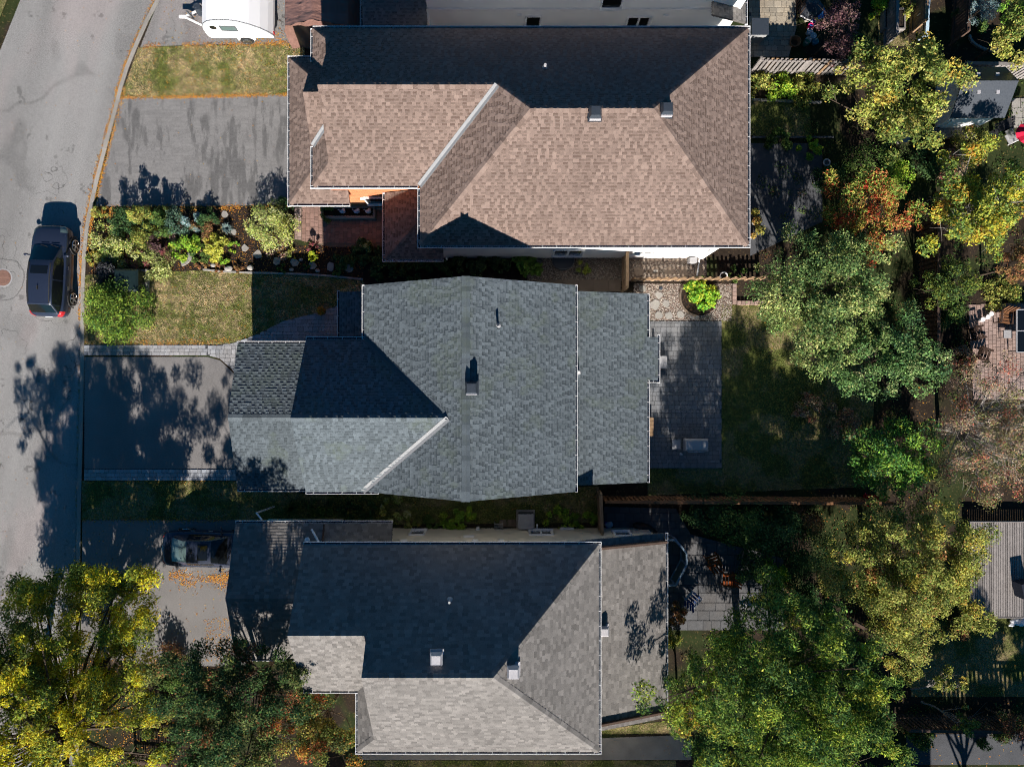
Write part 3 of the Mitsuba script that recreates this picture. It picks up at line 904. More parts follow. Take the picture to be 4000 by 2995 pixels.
for q in (-4.36, 3.9):
    m = M().add([(W0 + 0.5, q, ze - 0.2), (E0 - 0.4, q, ze - 0.2), (RX, q, RZ - 0.2), (W0 + 0.5, q + 0.1, ze - 0.2), (E0 - 0.4, q + 0.1, ze - 0.2), (RX, q + 0.1, RZ - 0.2)],
                [(0, 1, 2), (3, 5, 4), (0, 3, 4), (0, 4, 1), (1, 4, 5), (1, 5, 2), (2, 5, 3), (2, 3, 0)], uv=(0.5, 2))
    m.build('gable_wall', 'siding', GH)
gable(GH, -8.65, -8.55, wn - 0.3, S0 + 0.3, wm, ze - 0.2, wz - 0.2, pal=2)
gable(GH, -12.42, -12.3, yn1 - 0.3, ys1 + 0.3, ym1, z1 - 0.25, zr1 - 0.15, pal=2)
M().box((-12.43, -1.45, 1.15), (0.08, 4.8, 2.3), uv=(0.8, 0)).build('garage_door', 'metal', GH)
M().bar((-7.8, 4.0, 0), (-7.8, 4.0, 2.95), 0.14, 0.14, uv=(0.8, 0)).build('porch_post', 'metal', GH)
roof_vent(GH, (-1.60, -0.18, RZ - 0.14), 0.46, 0.62)
roof_pipe(GH, (-0.58, 2.38, RZ - (RX + 0.58) * -ta), 0.05, 0.42, 1)
roof_pipe(GH, (2.98, 0.50, fl(2.98)), 0.06, 0.4, 0)
# back steps
k = thing('wooden_steps', 'small wooden deck steps against the back wall of the grey-roofed house', 'steps')
for i in range(5):
    M().box((6.62, -2.55 + 0.19 * i, 0.42), (0.95, 0.17, 0.05), uv=(0.35 + 0.1 * (i % 3), 3)).build('plank', 'wood', k)
m = M()
for x in (6.25, 7.0):
    m.box((x, -2.17, 0.2), (0.08, 0.95, 0.4), uv=(0.4, 3))
m.build('frame', 'wood', k)
k = thing('timber_planter', 'low timber edged planter beside the wooden steps', 'planter')
for c, s in (((6.80, -3.48, 0.2), (0.08, 1.0, 0.4)), ((6.45, -3.98, 0.2), (0.76, 0.08, 0.4)), ((6.45, -2.98, 0.2), (0.62, 0.08, 0.38))):
    M().box(c, s, uv=(0.7, 3)).build('board', 'wood', k)
M().box((6.42, -3.48, 0.14), (0.66, 0.9, 0.28), uv=(0.4, 0)).build('soil', 'mulch', k)

# ---------------------------------------------------------------- the taupe-roofed house
TH = thing('taupe_roofed_house', 'house with taupe grey shingle roof and cream side wall, lowest in the picture', 'house')
rf = Roof(TH, 'shingle_taupe', 23, ((0.15, 0.7), (0.4, 1.0)), widths=(0.16, 0.33), thick=(0.010, 0.014), band=False)
ze, N0, S0, E0, W0, tp = 5.5, -6.92, -15.8, 3.72, -6.62, 0.687
hf = (N0 - S0) / 2
RY, RZ = (N0 + S0) / 2, ze + hf * tp
RX1, XG, d = E0 - hf, -5.82, 0.80
WS, WWx = -13.19, -8.96
hw = (N0 - WS) / 2
WY, WZ = N0 - hw, ze + hw * tp
nN = rf.plane([(E0, N0, ze), (RX1, RY, RZ), (XG, RY, RZ), (XG, WY, WZ), (WWx, WY, WZ), (WWx, N0, ze)])
nE = rf.plane([(E0, N0, ze), (E0, S0, ze), (RX1, RY, RZ)])
nS = rf.plane([(W0, S0, ze), (E0, S0, ze), (RX1, RY, RZ), (XG, RY, RZ), (XG, S0 + d, ze + d * tp)])
nW = rf.plane([(W0, S0, ze), (XG, S0 + d, ze + d * tp), (XG, WS + d + 0.5, ze + d * tp), (W0, WS - 0.0, ze)])
nS2 = rf.plane([(WWx, WS, ze), (XG + 0.1, WS, ze), (XG + 0.1, WY, WZ), (WWx, WY, WZ)])
rf.cap((XG, RY, RZ), (RX1, RY, RZ), nN, nS)
rf.cap((WWx, WY, WZ), (XG + 0.05, WY, WZ), nN, nS2)
rf.cap((E0, N0, ze), (RX1, RY, RZ), nE, nN)
rf.cap((E0, S0, ze), (RX1, RY, RZ), nS, nE)
rf.cap((W0, S0, ze), (XG, S0 + d, ze + d * tp), nW, nS)
# rear lower roof with kerbs
sl = 0.40
fl2 = lambda x: 3.0 + (7.14 - x) * sl
rf.plane([(3.4, -7.36, fl2(3.4)), (3.4, -15.2, fl2(3.4)), (7.14, -15.2, 3.0), (7.14, -7.36, 3.0)])
for ya, yb, dz in ((-6.98, -7.34, -0.16), (-15.22, -15.6, -0.16)):
    rf.plane([(3.0, ya, fl2(3.0) + dz), (3.0, yb, fl2(3.0) + dz), (7.14, yb, 3.0 + dz), (7.14, ya, 3.0 + dz)], drop=0.1)
# garage and side pent roofs
zg, X1, yn1, ys1, t1 = 3.2, -12.78, -6.45, -12.7, 0.36
ym1 = (yn1 + ys1) / 2
zr1 = zg + (yn1 - ym1) * t1
nGN = rf.plane([(X1, yn1, zg), (-8.7, yn1, zg), (-8.7, ym1, zr1), (X1, ym1, zr1)])
nGS = rf.plane([(X1, ys1, zg), (-8.7, ys1, zg), (-8.7, ym1, zr1), (X1, ym1, zr1)])
rf.plane([(-8.68, yn1, zg), (-5.52, yn1, zg), (-5.52, -7.36, zg + 0.91 * t1), (-8.68, -7.36, zg + 0.91 * t1)])
rf.cap((X1, ym1, zr1), (-8.7, ym1, zr1), nGN, nGS)
rf.done()
for p0, p1, o in (((WWx, N0, ze), (E0 + 0.12, N0, ze), (0, 1)), ((E0, S0, ze), (E0, N0, ze), (1, 0)), ((W0 - 0.12, S0, ze), (E0 + 0.12, S0, ze), (0, -1)), ((W0, S0, ze), (W0, WS - 0.12, ze), (-1, 0)), ((WWx, WS, ze), (W0, WS, ze), (0, -1)),
                  ((X1, yn1, zg), (-5.52, yn1, zg), (0, 1)), ((X1, ys1, zg), (-9.0, ys1, zg), (0, -1)), ((7.14, -15.2, 3.0), (7.14, -6.95, 3.0), (1, 0))):
    gutter(TH, p0, p1, o)
for y in (-7.35, -15.21):
    m = M()
    m.bar((3.42, y, fl2(3.42) + 0.02), (7.15, y, 3.02), 0.10, 0.30, uv=(0.5, 2))
    m.build('kerb_trim', 'wood', TH)
M().bar((-8.67, -6.5, zg + 0.06), (-8.67, -7.36, zg + 0.40), 0.06, 0.12, uv=(0.5, 2)).build('kerb_trim', 'wood', TH)
wall_box(TH, -6.25, 3.38, -15.4, -7.33, 0, 5.35, 'siding', 1)
wall_box(TH, -8.6, -6.2, -12.85, -7.334, 0, 5.34, 'siding', 1)
wall_box(TH, 3.3, 6.85, -15.3, -7.31, 0, 2.9, 'siding', 1)
wall_box(TH, -12.3, -8.55, -12.3, -6.85, 0, 3.05, 'siding', 1)
gable(TH, WWx + 0.35, WWx + 0.45, N0 - 0.4, WS + 0.4, WY, ze - 0.2, WZ - 0.2, pal=1)
gable(TH, XG + 0.02, XG + 0.12, N0 - 2.0, S0 + d, RY, ze + 0.3, RZ - 0.1, pal=1)
gable(TH, X1 + 0.42, X1 + 0.52, yn1 - 0.4, ys1 + 0.4, ym1, zg - 0.2, zr1 - 0.15, pal=1)
M().box((-12.33, -9.6, 1.1), (0.08, 4.6, 2.2), uv=(0.8, 0)).build('garage_door', 'metal', TH)
window(TH, (-4.62, -7.33, 1.25), 0.62, 0.9, 'x', 1, 1)
window(TH, (1.42, -7.33, 1.25), 1.05, 0.9, 'x', 1, 2)
window(TH, (5.35, -7.31, 1.6), 0.7, 0.8, 'x', 1, 1)
for x, z, w in ((-5.0, 3.1, 0.28), (-1.7, 3.1, 0.26), (-0.5, 3.1, 0.26), (-2.05, 2.2, 0.5)):
    M().box((x, -7.27, z), (w, 0.10, 0.18), uv=(0.9, 0)).build('wall_vent', 'metal', TH)
M().tube([(1.25, -7.25, 0.5), (1.25, -7.05, 0.5), (1.25, -7.02, 0.75)], 0.05, 7, uv=(0.9, 0)).build('flue_pipe', 'metal', TH)
M().box((2.75, -7.26, 0.45), (0.7, 0.1, 0.16), uv=(0.9, 0)).build('wall_vent', 'metal', TH)
M().box((-1.72, -7.27, 0.35), (0.16, 0.14, 0.3), uv=(0.9, 0)).build('tap_box', 'metal', TH)
roof_vent(TH, (-2.95, -10.72, RZ - 0.55), 0.46, 0.5, 5, 5)
roof_vent(TH, (0.05, -11.25, RZ - 0.65), 0.46, 0.6, 5, 5)
roof_vent(TH, (4.1, -11.0, fl2(4.1) - 0.1), 0.40, 0.5, 5, 5)
roof_pipe(TH, (-2.55, -8.9, ze + (N0 + 8.9) * tp), 0.055, 0.3, 2)
m = M().tube([(-9.1, -6.62, 3.75), (-8.6, -7.2, 4.2)], 0.05, 6, uv=(0.9, 0))
m.build('downspout', 'metal', TH)
M().ball((-9.3, -7.1, 3.75), 0.13, 1, (1, 1, 0.5), uv=(0.8, 0)).build('antenna_dish', 'metal', TH)
downspout(TH, [(-11.6, -6.3, 3.1), (-11.95, -6.05, 2.8), (-12.0, -6.2, 0.2)])

# ---------------------------------------------------------------- the house at the top edge
UH = thing('siding_house', 'house with tall pale grey siding wall and belt line at the top edge', 'house')
wall_box(UH, -3.92, 10.6, 17.36, 26.0, 0, 5.6, 'siding', 0)
m = M().box((3.34, 17.34, 3.05), (14.5, 0.07, 0.22), uv=(0.9, 0))
m.build('belt_trim', 'metal', UH)
window(UH, (4.55, 17.36, 3.9), 0.85, 1.3, 'x', -1, 1)
window(UH, (1.02, 17.36, 1.95), 0.62, 1.0, 'x', -1, 1)
window(UH, (6.05, 17.36, 1.9), 1.05, 1.0, 'x', -1, 2)
for x in (0.35, 7.25):
    M().box((x, 17.31, 2.55), (0.24, 0.1, 0.16), uv=(0.9, 0)).build('wall_vent', 'metal', UH)
rf = Roof(UH, 'shingle_taupe', 24, ((0.1, 0.6), (0.4, 0.9)))
rf.plane([(-6.93, 16.66, 3.0), (-3.95, 16.66, 3.0), (-3.95, 20, 4.2), (-6.93, 20, 4.2)])
rf.plane([(9.1, 16.75, 3.75), (10.85, 16.75, 3.0), (10.85, 22, 3.0), (9.1, 22, 3.75)])
rf.plane([(-4.3, 16.95, 5.7), (11.0, 16.95, 5.7), (11.0, 21.6, 8.7), (-4.3, 21.6, 8.7)])
rf.plane([(-4.3, 26.3, 5.7), (11.0, 26.3, 5.7), (11.0, 21.6, 8.7), (-4.3, 21.6, 8.7)])
rf.done(200)
gutter(UH, (-6.93, 16.66, 3.0), (-3.95, 16.66, 3.0), (0, -1))
gutter(UH, (-6.93, 16.6, 3.0), (-6.93, 20, 3.0), (-1, 0))
gutter(UH, (10.85, 16.7, 3.0), (10.85, 22, 3.0), (1, 0))
wall_box(UH, -6.6, -3.9, 17.0, 24.0, 0, 2.85, 'siding', 0)
downspout(UH, [(-3.98, 17.25, 3.2), (-3.98, 17.25, 0.2)])
M().box((10.45, 16.95, 1.1), (1.0, 0.7, 0.10), uv=(0.8, 0)).build('side_canopy', 'metal', UH)

# ---------------------------------------------------------------- neighbour beyond the bottom edge, whose shade reaches the path
SH = thing('brick_house', 'brick house just beyond the bottom edge of the picture', 'house')
rf = Roof(SH, 'shingle_taupe', 25, ((0.1, 0.6), (0.4, 0.9)), expo=0.3, widths=(0.4, 0.9))
rf.plane([(-9, -26.5, 5.3), (22, -26.5, 5.3), (22, -31.3, 8.2), (-9, -31.3, 8.2)])
rf.plane([(-9, -36.1, 5.3), (22, -36.1, 5.3), (22, -31.3, 8.2), (-9, -31.3, 8.2)])
rf.done(60)
wall_box(SH, -8.6, 21.6, -35.7, -26.9, 0, 5.2, 'brick')
# ---------------------------------------------------------------- vehicles
def loft(rings):
    """(vertices, quads) of a surface through rings of equal length, with closed ends."""
    r = np.asarray(rings, float)
    n, k = r.shape[:2]
    f = [[i * k + j, i * k + j + 1, (i + 1) * k + j + 1, (i + 1) * k + j] for i in range(n - 1) for j in range(k - 1)]
    v = r.reshape(-1, 3)
    f = [t for q in f for t in ((q[0], q[1], q[2]), (q[0], q[2], q[3]))]
    for e in (0, n - 1):
        c = len(v)
        v = np.vstack([v, r[e].mean(0)])
        f += [(e * k + j, e * k + j + 1, c) for j in range(k - 1)]
    return v, np.array(f)


def patch(rings, u0, u1, v0, v1, off, nu=6, nv=8, inset=None):
    """A sheet lying off outside the surface through the rings, between ring numbers u and point numbers v."""
    r = np.asarray(rings, float)

    def pt(u, v):
        i, j = min(int(u), len(r) - 2), min(int(v), r.shape[1] - 2)
        a, b = u - i, v - j
        return (r[i, j] * (1 - a) + r[i + 1, j] * a) * (1 - b) + (r[i, j + 1] * (1 - a) + r[i + 1, j + 1] * a) * b
    us, vs = np.linspace(u0, u1, nu), np.linspace(v0, v1, nv)
    grid = np.array([[pt(u, v) for v in vs] for u in us])
    nrm = np.cross(np.gradient(grid, axis=0), np.gradient(grid, axis=1))
    nrm /= np.linalg.norm(nrm, axis=2, keepdims=True) + 1e-9
    cen = r.reshape(-1, 3).mean(0) - [0, 0, 0.6]
    if ((grid - cen) * nrm).sum(2).mean() < 0:
        nrm = -nrm
    top = (grid + nrm * off).reshape(-1, 3)
    bot = (grid - nrm * 0.01).reshape(-1, 3)
    N = nu * nv
    f = [[i * nv + j, i * nv + j + 1, (i + 1) * nv + j + 1, (i + 1) * nv + j] for i in range(nu - 1) for j in range(nv - 1)]
    edge = [i * nv for i in range(nu)] + [(nu - 1) * nv + j for j in range(1, nv)] + [i * nv + nv - 1 for i in range(nu - 2, -1, -1)] + [j for j in range(nv - 2, 0, -1)]
    f += [[edge[q], edge[(q + 1) % len(edge)], edge[(q + 1) % len(edge)] + N, edge[q] + N] for q in range(len(edge))]
    return np.vstack([top, bot]), np.array(f)


def car(name, label, cx, cy, heading, z0, body, cabin, glass, paint, wheel_y, wheel_r, track, sunroof, mirrors, suv):
    k = thing(name, label, 'car')
    co, si = math.cos(heading), math.sin(heading)
    R3 = np.array([[co, -si, 0], [si, co, 0], [0, 0, 1]])

    def put(v):
        return np.asarray(v) @ R3.T + [cx, cy, z0]

    rings = []
    for y, w, zt, zl in body:
        half = [(w * 0.90, zl), (w * 0.985, zl + 0.16), (w, zl + (zt - zl) * 0.55), (w * 0.985, zt - 0.10), (w * 0.93, zt - 0.03), (w * 0.72, zt + 0.012), (w * 0.4, zt + 0.028)]
        ring = [(x, y, z) for x, z in half] + [(0, y, zt + 0.034)] + [(-x, y, z) for x, z in half[::-1]]
        rings.append(ring)
    v, f = loft(rings)
    M().add(put(v), f).build('body', paint, k, smooth=38)
    cab = []
    for y, wb, zt, wt in cabin:
        zb = 0.9
        half = [(wb, zb), (wb - (wb - wt) * 0.28, zb + (zt - zb) * 0.38), (wt + 0.03, zt - 0.10), (wt - 0.03, zt - 0.025), (wt * 0.6, zt + 0.012)]
        cab.append([(x, y, z) for x, z in half] + [(0, y, zt + 0.02)] + [(-x, y, z) for x, z in half[::-1]])
    v, f = loft(cab)
    M().add(put(v), f).build('cabin', paint, k, smooth=38)

    def pane(nm, u0, u1, v0, v1, mt=glass, off=0.008, parent=None):
        v, f = patch(cab, u0, u1, v0, v1, off)
        return M().add(put(v), f).build(nm, mt, parent or k, smooth=60)
    n = len(cabin) - 1
    pane('windshield', 0.12, 0.94, 2.9, 7.1)
    pane('rear_window', n - (1.75 if not suv else 0.9), n - 0.12, 3.0, 7.0, 'pale_glass' if not suv else glass)
    for v0, v1 in ((0.55, 2.15), (7.85, 9.45)):
        a, b = (0.75, n - 0.95) if suv else (0.85, n - 1.6)
        mid = (a + b) / 2 - 0.1
        pane('side_window', a, mid - 0.04, v0, v1)
        pane('side_window', mid + 0.04, b, v0, v1)
        if suv:
            pane('side_window', b + 0.08, n - 0.25, v0 + 0.2, v1 - 0.1)
    if sunroof:
        pane('sunroof', *sunroof, 'car_glass', 0.012)
    if suv:
        for v0 in (3.15, 6.65):
            pane('roof_rail', 1.1, n - 1.1, v0, v0 + 0.2, 'rubber', 0.03)
    # seams of bonnet and tailgate
    nb = len(rings) - 1
    for u0, v0, v1 in ((3.72, 3.6, 10.4), (nb - 1.75 if suv else nb - 3.2, 3.6, 10.4)):
        v, f = patch(rings, u0, u0 + 0.05, v0, v1, 0.004, 2, 12)
        M().add(put(v), f).build('panel_seam', 'rubber', k)
    for u0 in (4.35, 5.45, 6.45):
        for v0, v1 in ((1.3, 4.2), (9.8, 12.7)):
            v, f = patch(rings, u0, u0 + 0.03, v0, v1, 0.004, 2, 8)
            M().add(put(v), f).build('door_seam', 'rubber', k)
    for sx in (-1, 1):
        # mirrors
        if mirrors:
            m = M().ball((sx * (body[4][1] + 0.12), mirrors[0], mirrors[1]), 0.12, 1, (1.0, 0.55, 0.7))
            m.bar((sx * (body[4][1] - 0.1), mirrors[0], mirrors[1] - 0.03), (sx * (body[4][1] + 0.1), mirrors[0], mirrors[1] - 0.02), 0.06, 0.05)
            m.v = [put(q) for q in m.v]
            m.build('mirror', paint, k, smooth=50)
        for y in wheel_y:
            c = np.array([sx * (track - 0.07), y, wheel_r])
            m = M().tube([c - [0.11, 0, 0], c - [0.10, 0, 0], c + [0.10, 0, 0], c + [0.11, 0, 0]], [wheel_r - 0.03, wheel_r, wheel_r, wheel_r - 0.03], 24)
            m.v = [put(q) for q in m.v]
            w = m.build('wheel', 'rubber', k, smooth=40)
            face = c + [sx * 0.112, 0, 0]
            m = M()
            t = np.linspace(0, 2 * np.pi, 25)
            m.tube([face + [0, math.cos(a) * (wheel_r - 0.09), math.sin(a) * (wheel_r - 0.09)] for a in t], 0.022, 5, cap=False)
            for a in np.arange(5) * 2 * np.pi / 5 + 0.3:
                m.bar(face, face + [0, math.cos(a) * (wheel_r - 0.09), math.sin(a) * (wheel_r - 0.09)], 0.075, 0.03, up=(1, 0, 0))
            m.tube([face - [0.02, 0, 0], face + [0.02, 0, 0]], 0.07, 10)
            m.v = [put(q) for q in m.v]
            m.build('rim', 'chrome', w)
            # wheel arch
            m = M()
            arc = np.linspace(-0.15, np.pi + 0.15, 16)
            m.tube([np.array([sx * (track + 0.012), y + math.cos(a) * (wheel_r + 0.075), wheel_r + math.sin(a) * (wheel_r + 0.07)]) for a in arc], 0.035, 5)
            m.v = [put(q) for q in m.v]
            m.build('wheel_arch', 'rubber', k)
        yf, wf, zf, _ = body[2]
        v, f = patch(rings, 0.7, 2.3, 3.0 if sx > 0 else 9.7, 5.3 if sx > 0 else 12.0, 0.012)
        M().add(put(v), f).build('headlight', 'pale_glass', k, smooth=60)
        nb = len(rings) - 1
        v, f = patch(rings, nb - (1.9 if suv else 1.25), nb - 0.1, 2.4 if sx > 0 else 9.6, 4.6 if sx > 0 else 11.8, 0.014)
        M().add(put(v), f).build('tail_light', 'red_lamp', k, smooth=60)
        # door handles and sill strip
        for y in ((0.15, -0.85) if suv else (0.05, -0.85)):
            m = M().bar((sx * (body[5][1] + 0.012), y - 0.1, body[5][2] - 0.2), (sx * (body[5][1] + 0.012), y + 0.1, body[5][2] - 0.2), 0.03, 0.035)
            m.v = [put(q) for q in m.v]
            m.build('door_handle', 'chrome', k)
    m = M()
    m.bar((-0.3, cabin[0][0] + 0.02, cabin[0][2] + 0.04), (0.1, cabin[0][0] - 0.10, cabin[0][2] + 0.12), 0.02, 0.02)
    m.bar((0.2, cabin[0][0] + 0.02, cabin[0][2] + 0.04), (0.6, cabin[0][0] - 0.10, cabin[0][2] + 0.10), 0.02, 0.02)
    m.v = [put(q) for q in m.v]
    m.build('wiper', 'rubber', k)
    m = M().box((0, body[0][0] + 0.0, 0.55), (0.9, 0.06, 0.12))
    m.v = [put(q) for q in m.v]
    m.build('grille', 'rubber', k)
    m = M().box((0, body[-1][0] - 0.02, 0.72), (0.36, 0.03, 0.13))
    m.v = [put(q) for q in m.v]
    m.build('number_plate', 'white_paint', k)
    m = M()
    m.box((0, cabin[-3][0] + 0.15, cabin[-3][2] + 0.06), (0.03, 0.18, 0.09))
    m.v = [put(q) for q in m.v]
    m.build('antenna', 'rubber', k)
    return k


suv_body = [(2.27, 0.50, 0.70, 0.38), (2.20, 0.72, 0.84, 0.32), (2.02, 0.84, 0.92, 0.28), (1.60, 0.895, 1.00, 0.26), (1.00, 0.90, 1.06, 0.25), (0.2, 0.905, 1.03, 0.24), (-0.9, 0.905, 1.05, 0.24),
            (-1.6, 0.90, 1.08, 0.26), (-2.0, 0.86, 1.08, 0.32), (-2.18, 0.78, 1.04, 0.38), (-2.27, 0.62, 0.90, 0.45)]
suv_cabin = [(1.22, 0.74, 1.09, 0.70), (0.36, 0.83, 1.58, 0.60), (-0.3, 0.84, 1.67, 0.61), (-1.1, 0.84, 1.66, 0.605), (-1.72, 0.82, 1.60, 0.58), (-2.16, 0.74, 1.12, 0.66)]
car('parked_car', 'dark blue-grey SUV parked at the curb on the street', -22.96, 5.60, math.radians(-2.2), -0.10, suv_body, suv_cabin, 'car_glass', 'car_paint', (1.36, -1.31), 0.36, 0.90, (1.35, 1.95, 3.75, 6.25),
    (0.72, 1.12), True)
sedan_body = [(2.30, 0.46, 0.56, 0.34), (2.22, 0.70, 0.66, 0.28), (2.02, 0.82, 0.74, 0.24), (1.55, 0.87, 0.84, 0.22), (1.0, 0.88, 0.92, 0.22), (0.2, 0.885, 0.92, 0.21), (-0.9, 0.885, 0.94, 0.21), (-1.6, 0.87, 0.96, 0.24),
              (-2.0, 0.83, 0.95, 0.30), (-2.2, 0.74, 0.90, 0.36), (-2.29, 0.60, 0.76, 0.42)]
sedan_cabin = [(1.10, 0.72, 0.95, 0.68), (0.28, 0.78, 1.36, 0.56), (-0.2, 0.79, 1.43, 0.565), (-0.75, 0.79, 1.42, 0.55), (-1.10, 0.77, 1.34, 0.54), (-1.78, 0.70, 0.97, 0.62)]
car('parked_car', 'dark blue sedan parked nose in to the garage of the taupe-roofed house', -15.03, -8.22, math.radians(-91.5), 0.02, sedan_body, sedan_cabin, 'car_glass', 'car_paint', (1.38, -1.30), 0.32, 0.87,
    (1.2, 2.15, 3.7, 6.3), (0.66, 0.98), False)

# teardrop camper
k = thing('camper_trailer', 'white teardrop camper trailer on the driveway at the top', 'trailer')
cx0, cyS, cyN = -15.15, 17.28, 19.4
prof = np.array([(0.10, 0.42), (0.0, 0.62), (0.0, 1.0), (0.06, 1.45), (0.22, 1.80), (0.52, 2.05), (0.95, 2.17), (1.5, 2.17), (2.0, 2.02), (2.45, 1.74), (2.85, 1.38), (3.12, 1.02), (3.28, 0.70), (3.30, 0.50), (3.2, 0.42)])
pp = Polygon(prof).buffer(0.06).buffer(-0.06)
pc = np.array(pp.exterior.coords)[:-1]


def camper_slice(y, shrink):
    q = np.array(pp.buffer(-shrink).exterior.coords) if shrink else np.array(pp.exterior.coords)
    return q


m = M()
core = trimesh.creation.extrude_polygon(pp, cyN - cyS - 0.12, engine='earcut')
v = np.array(core.vertices)
m.add(np.column_stack([v[:, 0] + cx0, cyS + 0.06 + v[:, 2], v[:, 1]]), core.faces[:, ::-1])
for y in (cyS, cyN - 0.062):
    side = trimesh.creation.extrude_polygon(pp.buffer(-0.035), 0.062, engine='earcut')
    v = np.array(side.vertices)
    m.add(np.column_stack([v[:, 0] + cx0, y + v[:, 2], v[:, 1]]), side.faces[:, ::-1])
m.build('shell', 'white_paint', k, smooth=30)
m = M()
ring = [np.array([x + cx0, cyS + 0.055, z]) for x, z in np.array(pp.buffer(-0.012).exterior.coords)]
m.tube(ring, 0.020, 5, cap=False, uv=(0.4, 4))
m.build('edge_trim', 'metal', k)


def camper_window(x, z, w, h, rot=0.0):
    a = M()
    c, s = math.cos(rot), math.sin(rot)
    P = lambda dx, dz: np.array([cx0 + x + c * dx - s * dz, cyS - 0.012, z + s * dx + c * dz])
    co = [P(-w / 2, -h / 2), P(w / 2, -h / 2), P(w / 2, h / 2), P(-w / 2, h / 2)]
    for i in range(4):
        a.bar(co[i], co[(i + 1) % 4], 0.04, 0.045, up=(0, 1, 0), uv=(0.5, 4))
    w_ = a.build('window', 'metal', k)
    v = np.array(co)
    b = M().add(np.vstack([v + [0, 0.008, 0], v + [0, -0.006, 0]]), [[0, 1, 2, 3], [7, 6, 5, 4], [0, 1, 5, 4], [1, 2, 6, 5], [2, 3, 7, 6], [3, 0, 4, 7]])
    b.build('pane', 'pale_glass', w_)


camper_window(1.35, 1.45, 0.75, 0.42, -0.06)
t = np.linspace(0, 2 * np.pi, 17)
m = M().tube([(cx0 + 0.62, cyS - 0.01, 1.5), (cx0 + 0.62, cyS + 0.03, 1.5)], 0.17, 16)
m.build('porthole', 'car_glass', k)
m = M().bar((cx0 + 0.75, cyS - 0.008, 0.72), (cx0 + 1.25, cyS - 0.008, 0.72), 0.02, 0.34, uv=(0.95, 0))
m.build('hatch', 'metal', k)
for y in (cyS - 0.02, cyN + 0.02):
    c = np.array([cx0 + 1.85, y, 0.33])
    w = M().tube([c - [0, 0.09, 0], c + [0, 0.09, 0]], 0.31, 22).build('wheel', 'rubber', k)
    face = c + [0, -0.10 if y < 18 else 0.10, 0]
    m = M().tube([face + [math.cos(a) * 0.2, 0, math.sin(a) * 0.2] for a in np.linspace(0, 2 * np.pi, 19)], 0.03, 5, cap=False)
    for a in np.arange(6) * np.pi / 3:
        m.bar(face, face + [math.cos(a) * 0.2, 0, math.sin(a) * 0.2], 0.06, 0.03, up=(0, 1, 0))
    m.build('rim', 'chrome', w)
    m = M().tube([np.array([c[0] + math.cos(a) * 0.40, y, 0.33 + math.sin(a) * 0.37]) for a in np.linspace(0.1, np.pi - 0.1, 12)], 0.07, 6, uv=(0.95, 0))
    m.build('fender', 'metal', k)
m = M()
ty = (cyS + cyN) / 2
m.bar((cx0 + 0.2, ty - 0.7, 0.45), (cx0 - 1.25, ty, 0.45), 0.08, 0.08, uv=(0.9, 0)).bar((cx0 + 0.2, ty + 0.7, 0.45), (cx0 - 1.25, ty, 0.45), 0.08, 0.08, uv=(0.9, 0))
m.bar((cx0 - 1.15, ty, 0.47), (cx0 - 1.5, ty, 0.47), 0.12, 0.1, uv=(0.9, 0))
m.build('tongue', 'metal', k)
M().bar((cx0 - 0.9, ty + 0.02, 0.2), (cx0 - 0.9, ty + 0.02, 0.95), 0.07, 0.07, uv=(0.8, 4)).build('jack', 'metal', k)
m = M().disc((cx0 - 0.38, ty + 0.22, 0.5), 0.23, 0.55, 14, r2=0.17, uv=(0.3, 1))
m.build('gas_bottle_cover', 'metal', k)
M().box((cx0 + 1.2, ty + 0.2, 2.20), (0.45, 0.45, 0.08), uv=(0.4, 1)).build('roof_hatch', 'metal', k)
m = M()
for y in (cyS + 0.12, cyN - 0.12):
    m.box((cx0 + 3.33, y, 0.72), (0.05, 0.1, 0.16))
m.build('tail_light', 'red_lamp', k)

# tarpaulin shelter
k = thing('tarp_shelter', 'brown tarpaulin car shelter beside the white camper', 'shelter')
xs, xe, y0, y1 = -11.15, -7.75, 17.25, 23.2
arc = [(xs - 0.02, 0.0), (xs, 1.15), (xs + 0.18, 1.7), ((xs + xe) / 2, 2.35), (xe - 0.18, 1.7), (xe, 1.15), (xe + 0.02, 0.0)]
cs = []
for a, b in zip(arc[:-1], arc[1:]):
    cs += [(a[0] + (b[0] - a[0]) * q, a[1] + (b[1] - a[1]) * q) for q in np.linspace(0, 1, 14)[:-1]]
cs = np.array(cs + [arc[-1]])
ys = np.linspace(y0, y1, 60)
grid = np.array([[(x, y, z) for x, z in cs] for y in ys])
wr = nfbm(np.stack([grid[..., 0] * 0.9, grid[..., 1] * 4.0, grid[..., 2] * 0.9], -1), 4, 3) - 0.5
sagv = 0.06 * np.abs(np.sin((grid[..., 1] - y0) * np.pi / 1.5))
grid[..., 2] = np.maximum(0.005, grid[..., 2] + 0.10 * wr - sagv * (grid[..., 2] > 1.2))
grid[..., 0] += 0.05 * wr
nn, kk = grid.shape[:2]
f = [[i * kk + j, i * kk + j + 1, (i + 1) * kk + j + 1, (i + 1) * kk + j] for i in range(nn - 1) for j in range(kk - 1)]
M().add(grid.reshape(-1, 3), f).build('cover', 'tarp', k, smooth=True)
zz = np.linspace(0, 1, 16)
end = np.array([[(x, y0 - 0.01 - 0.25 * (1 - s) - 0.04 * math.sin(9 * x + 3 * s), max(0.004, z * s + 0.02)) for x, z in cs] for s in zz])
nn, kk = end.shape[:2]
f = [[i * kk + j, i * kk + j + 1, (i + 1) * kk + j + 1, (i + 1) * kk + j] for i in range(nn - 1) for j in range(kk - 1)]
M().add(end.reshape(-1, 3), f).build('end_flap', 'tarp', k, smooth=True)
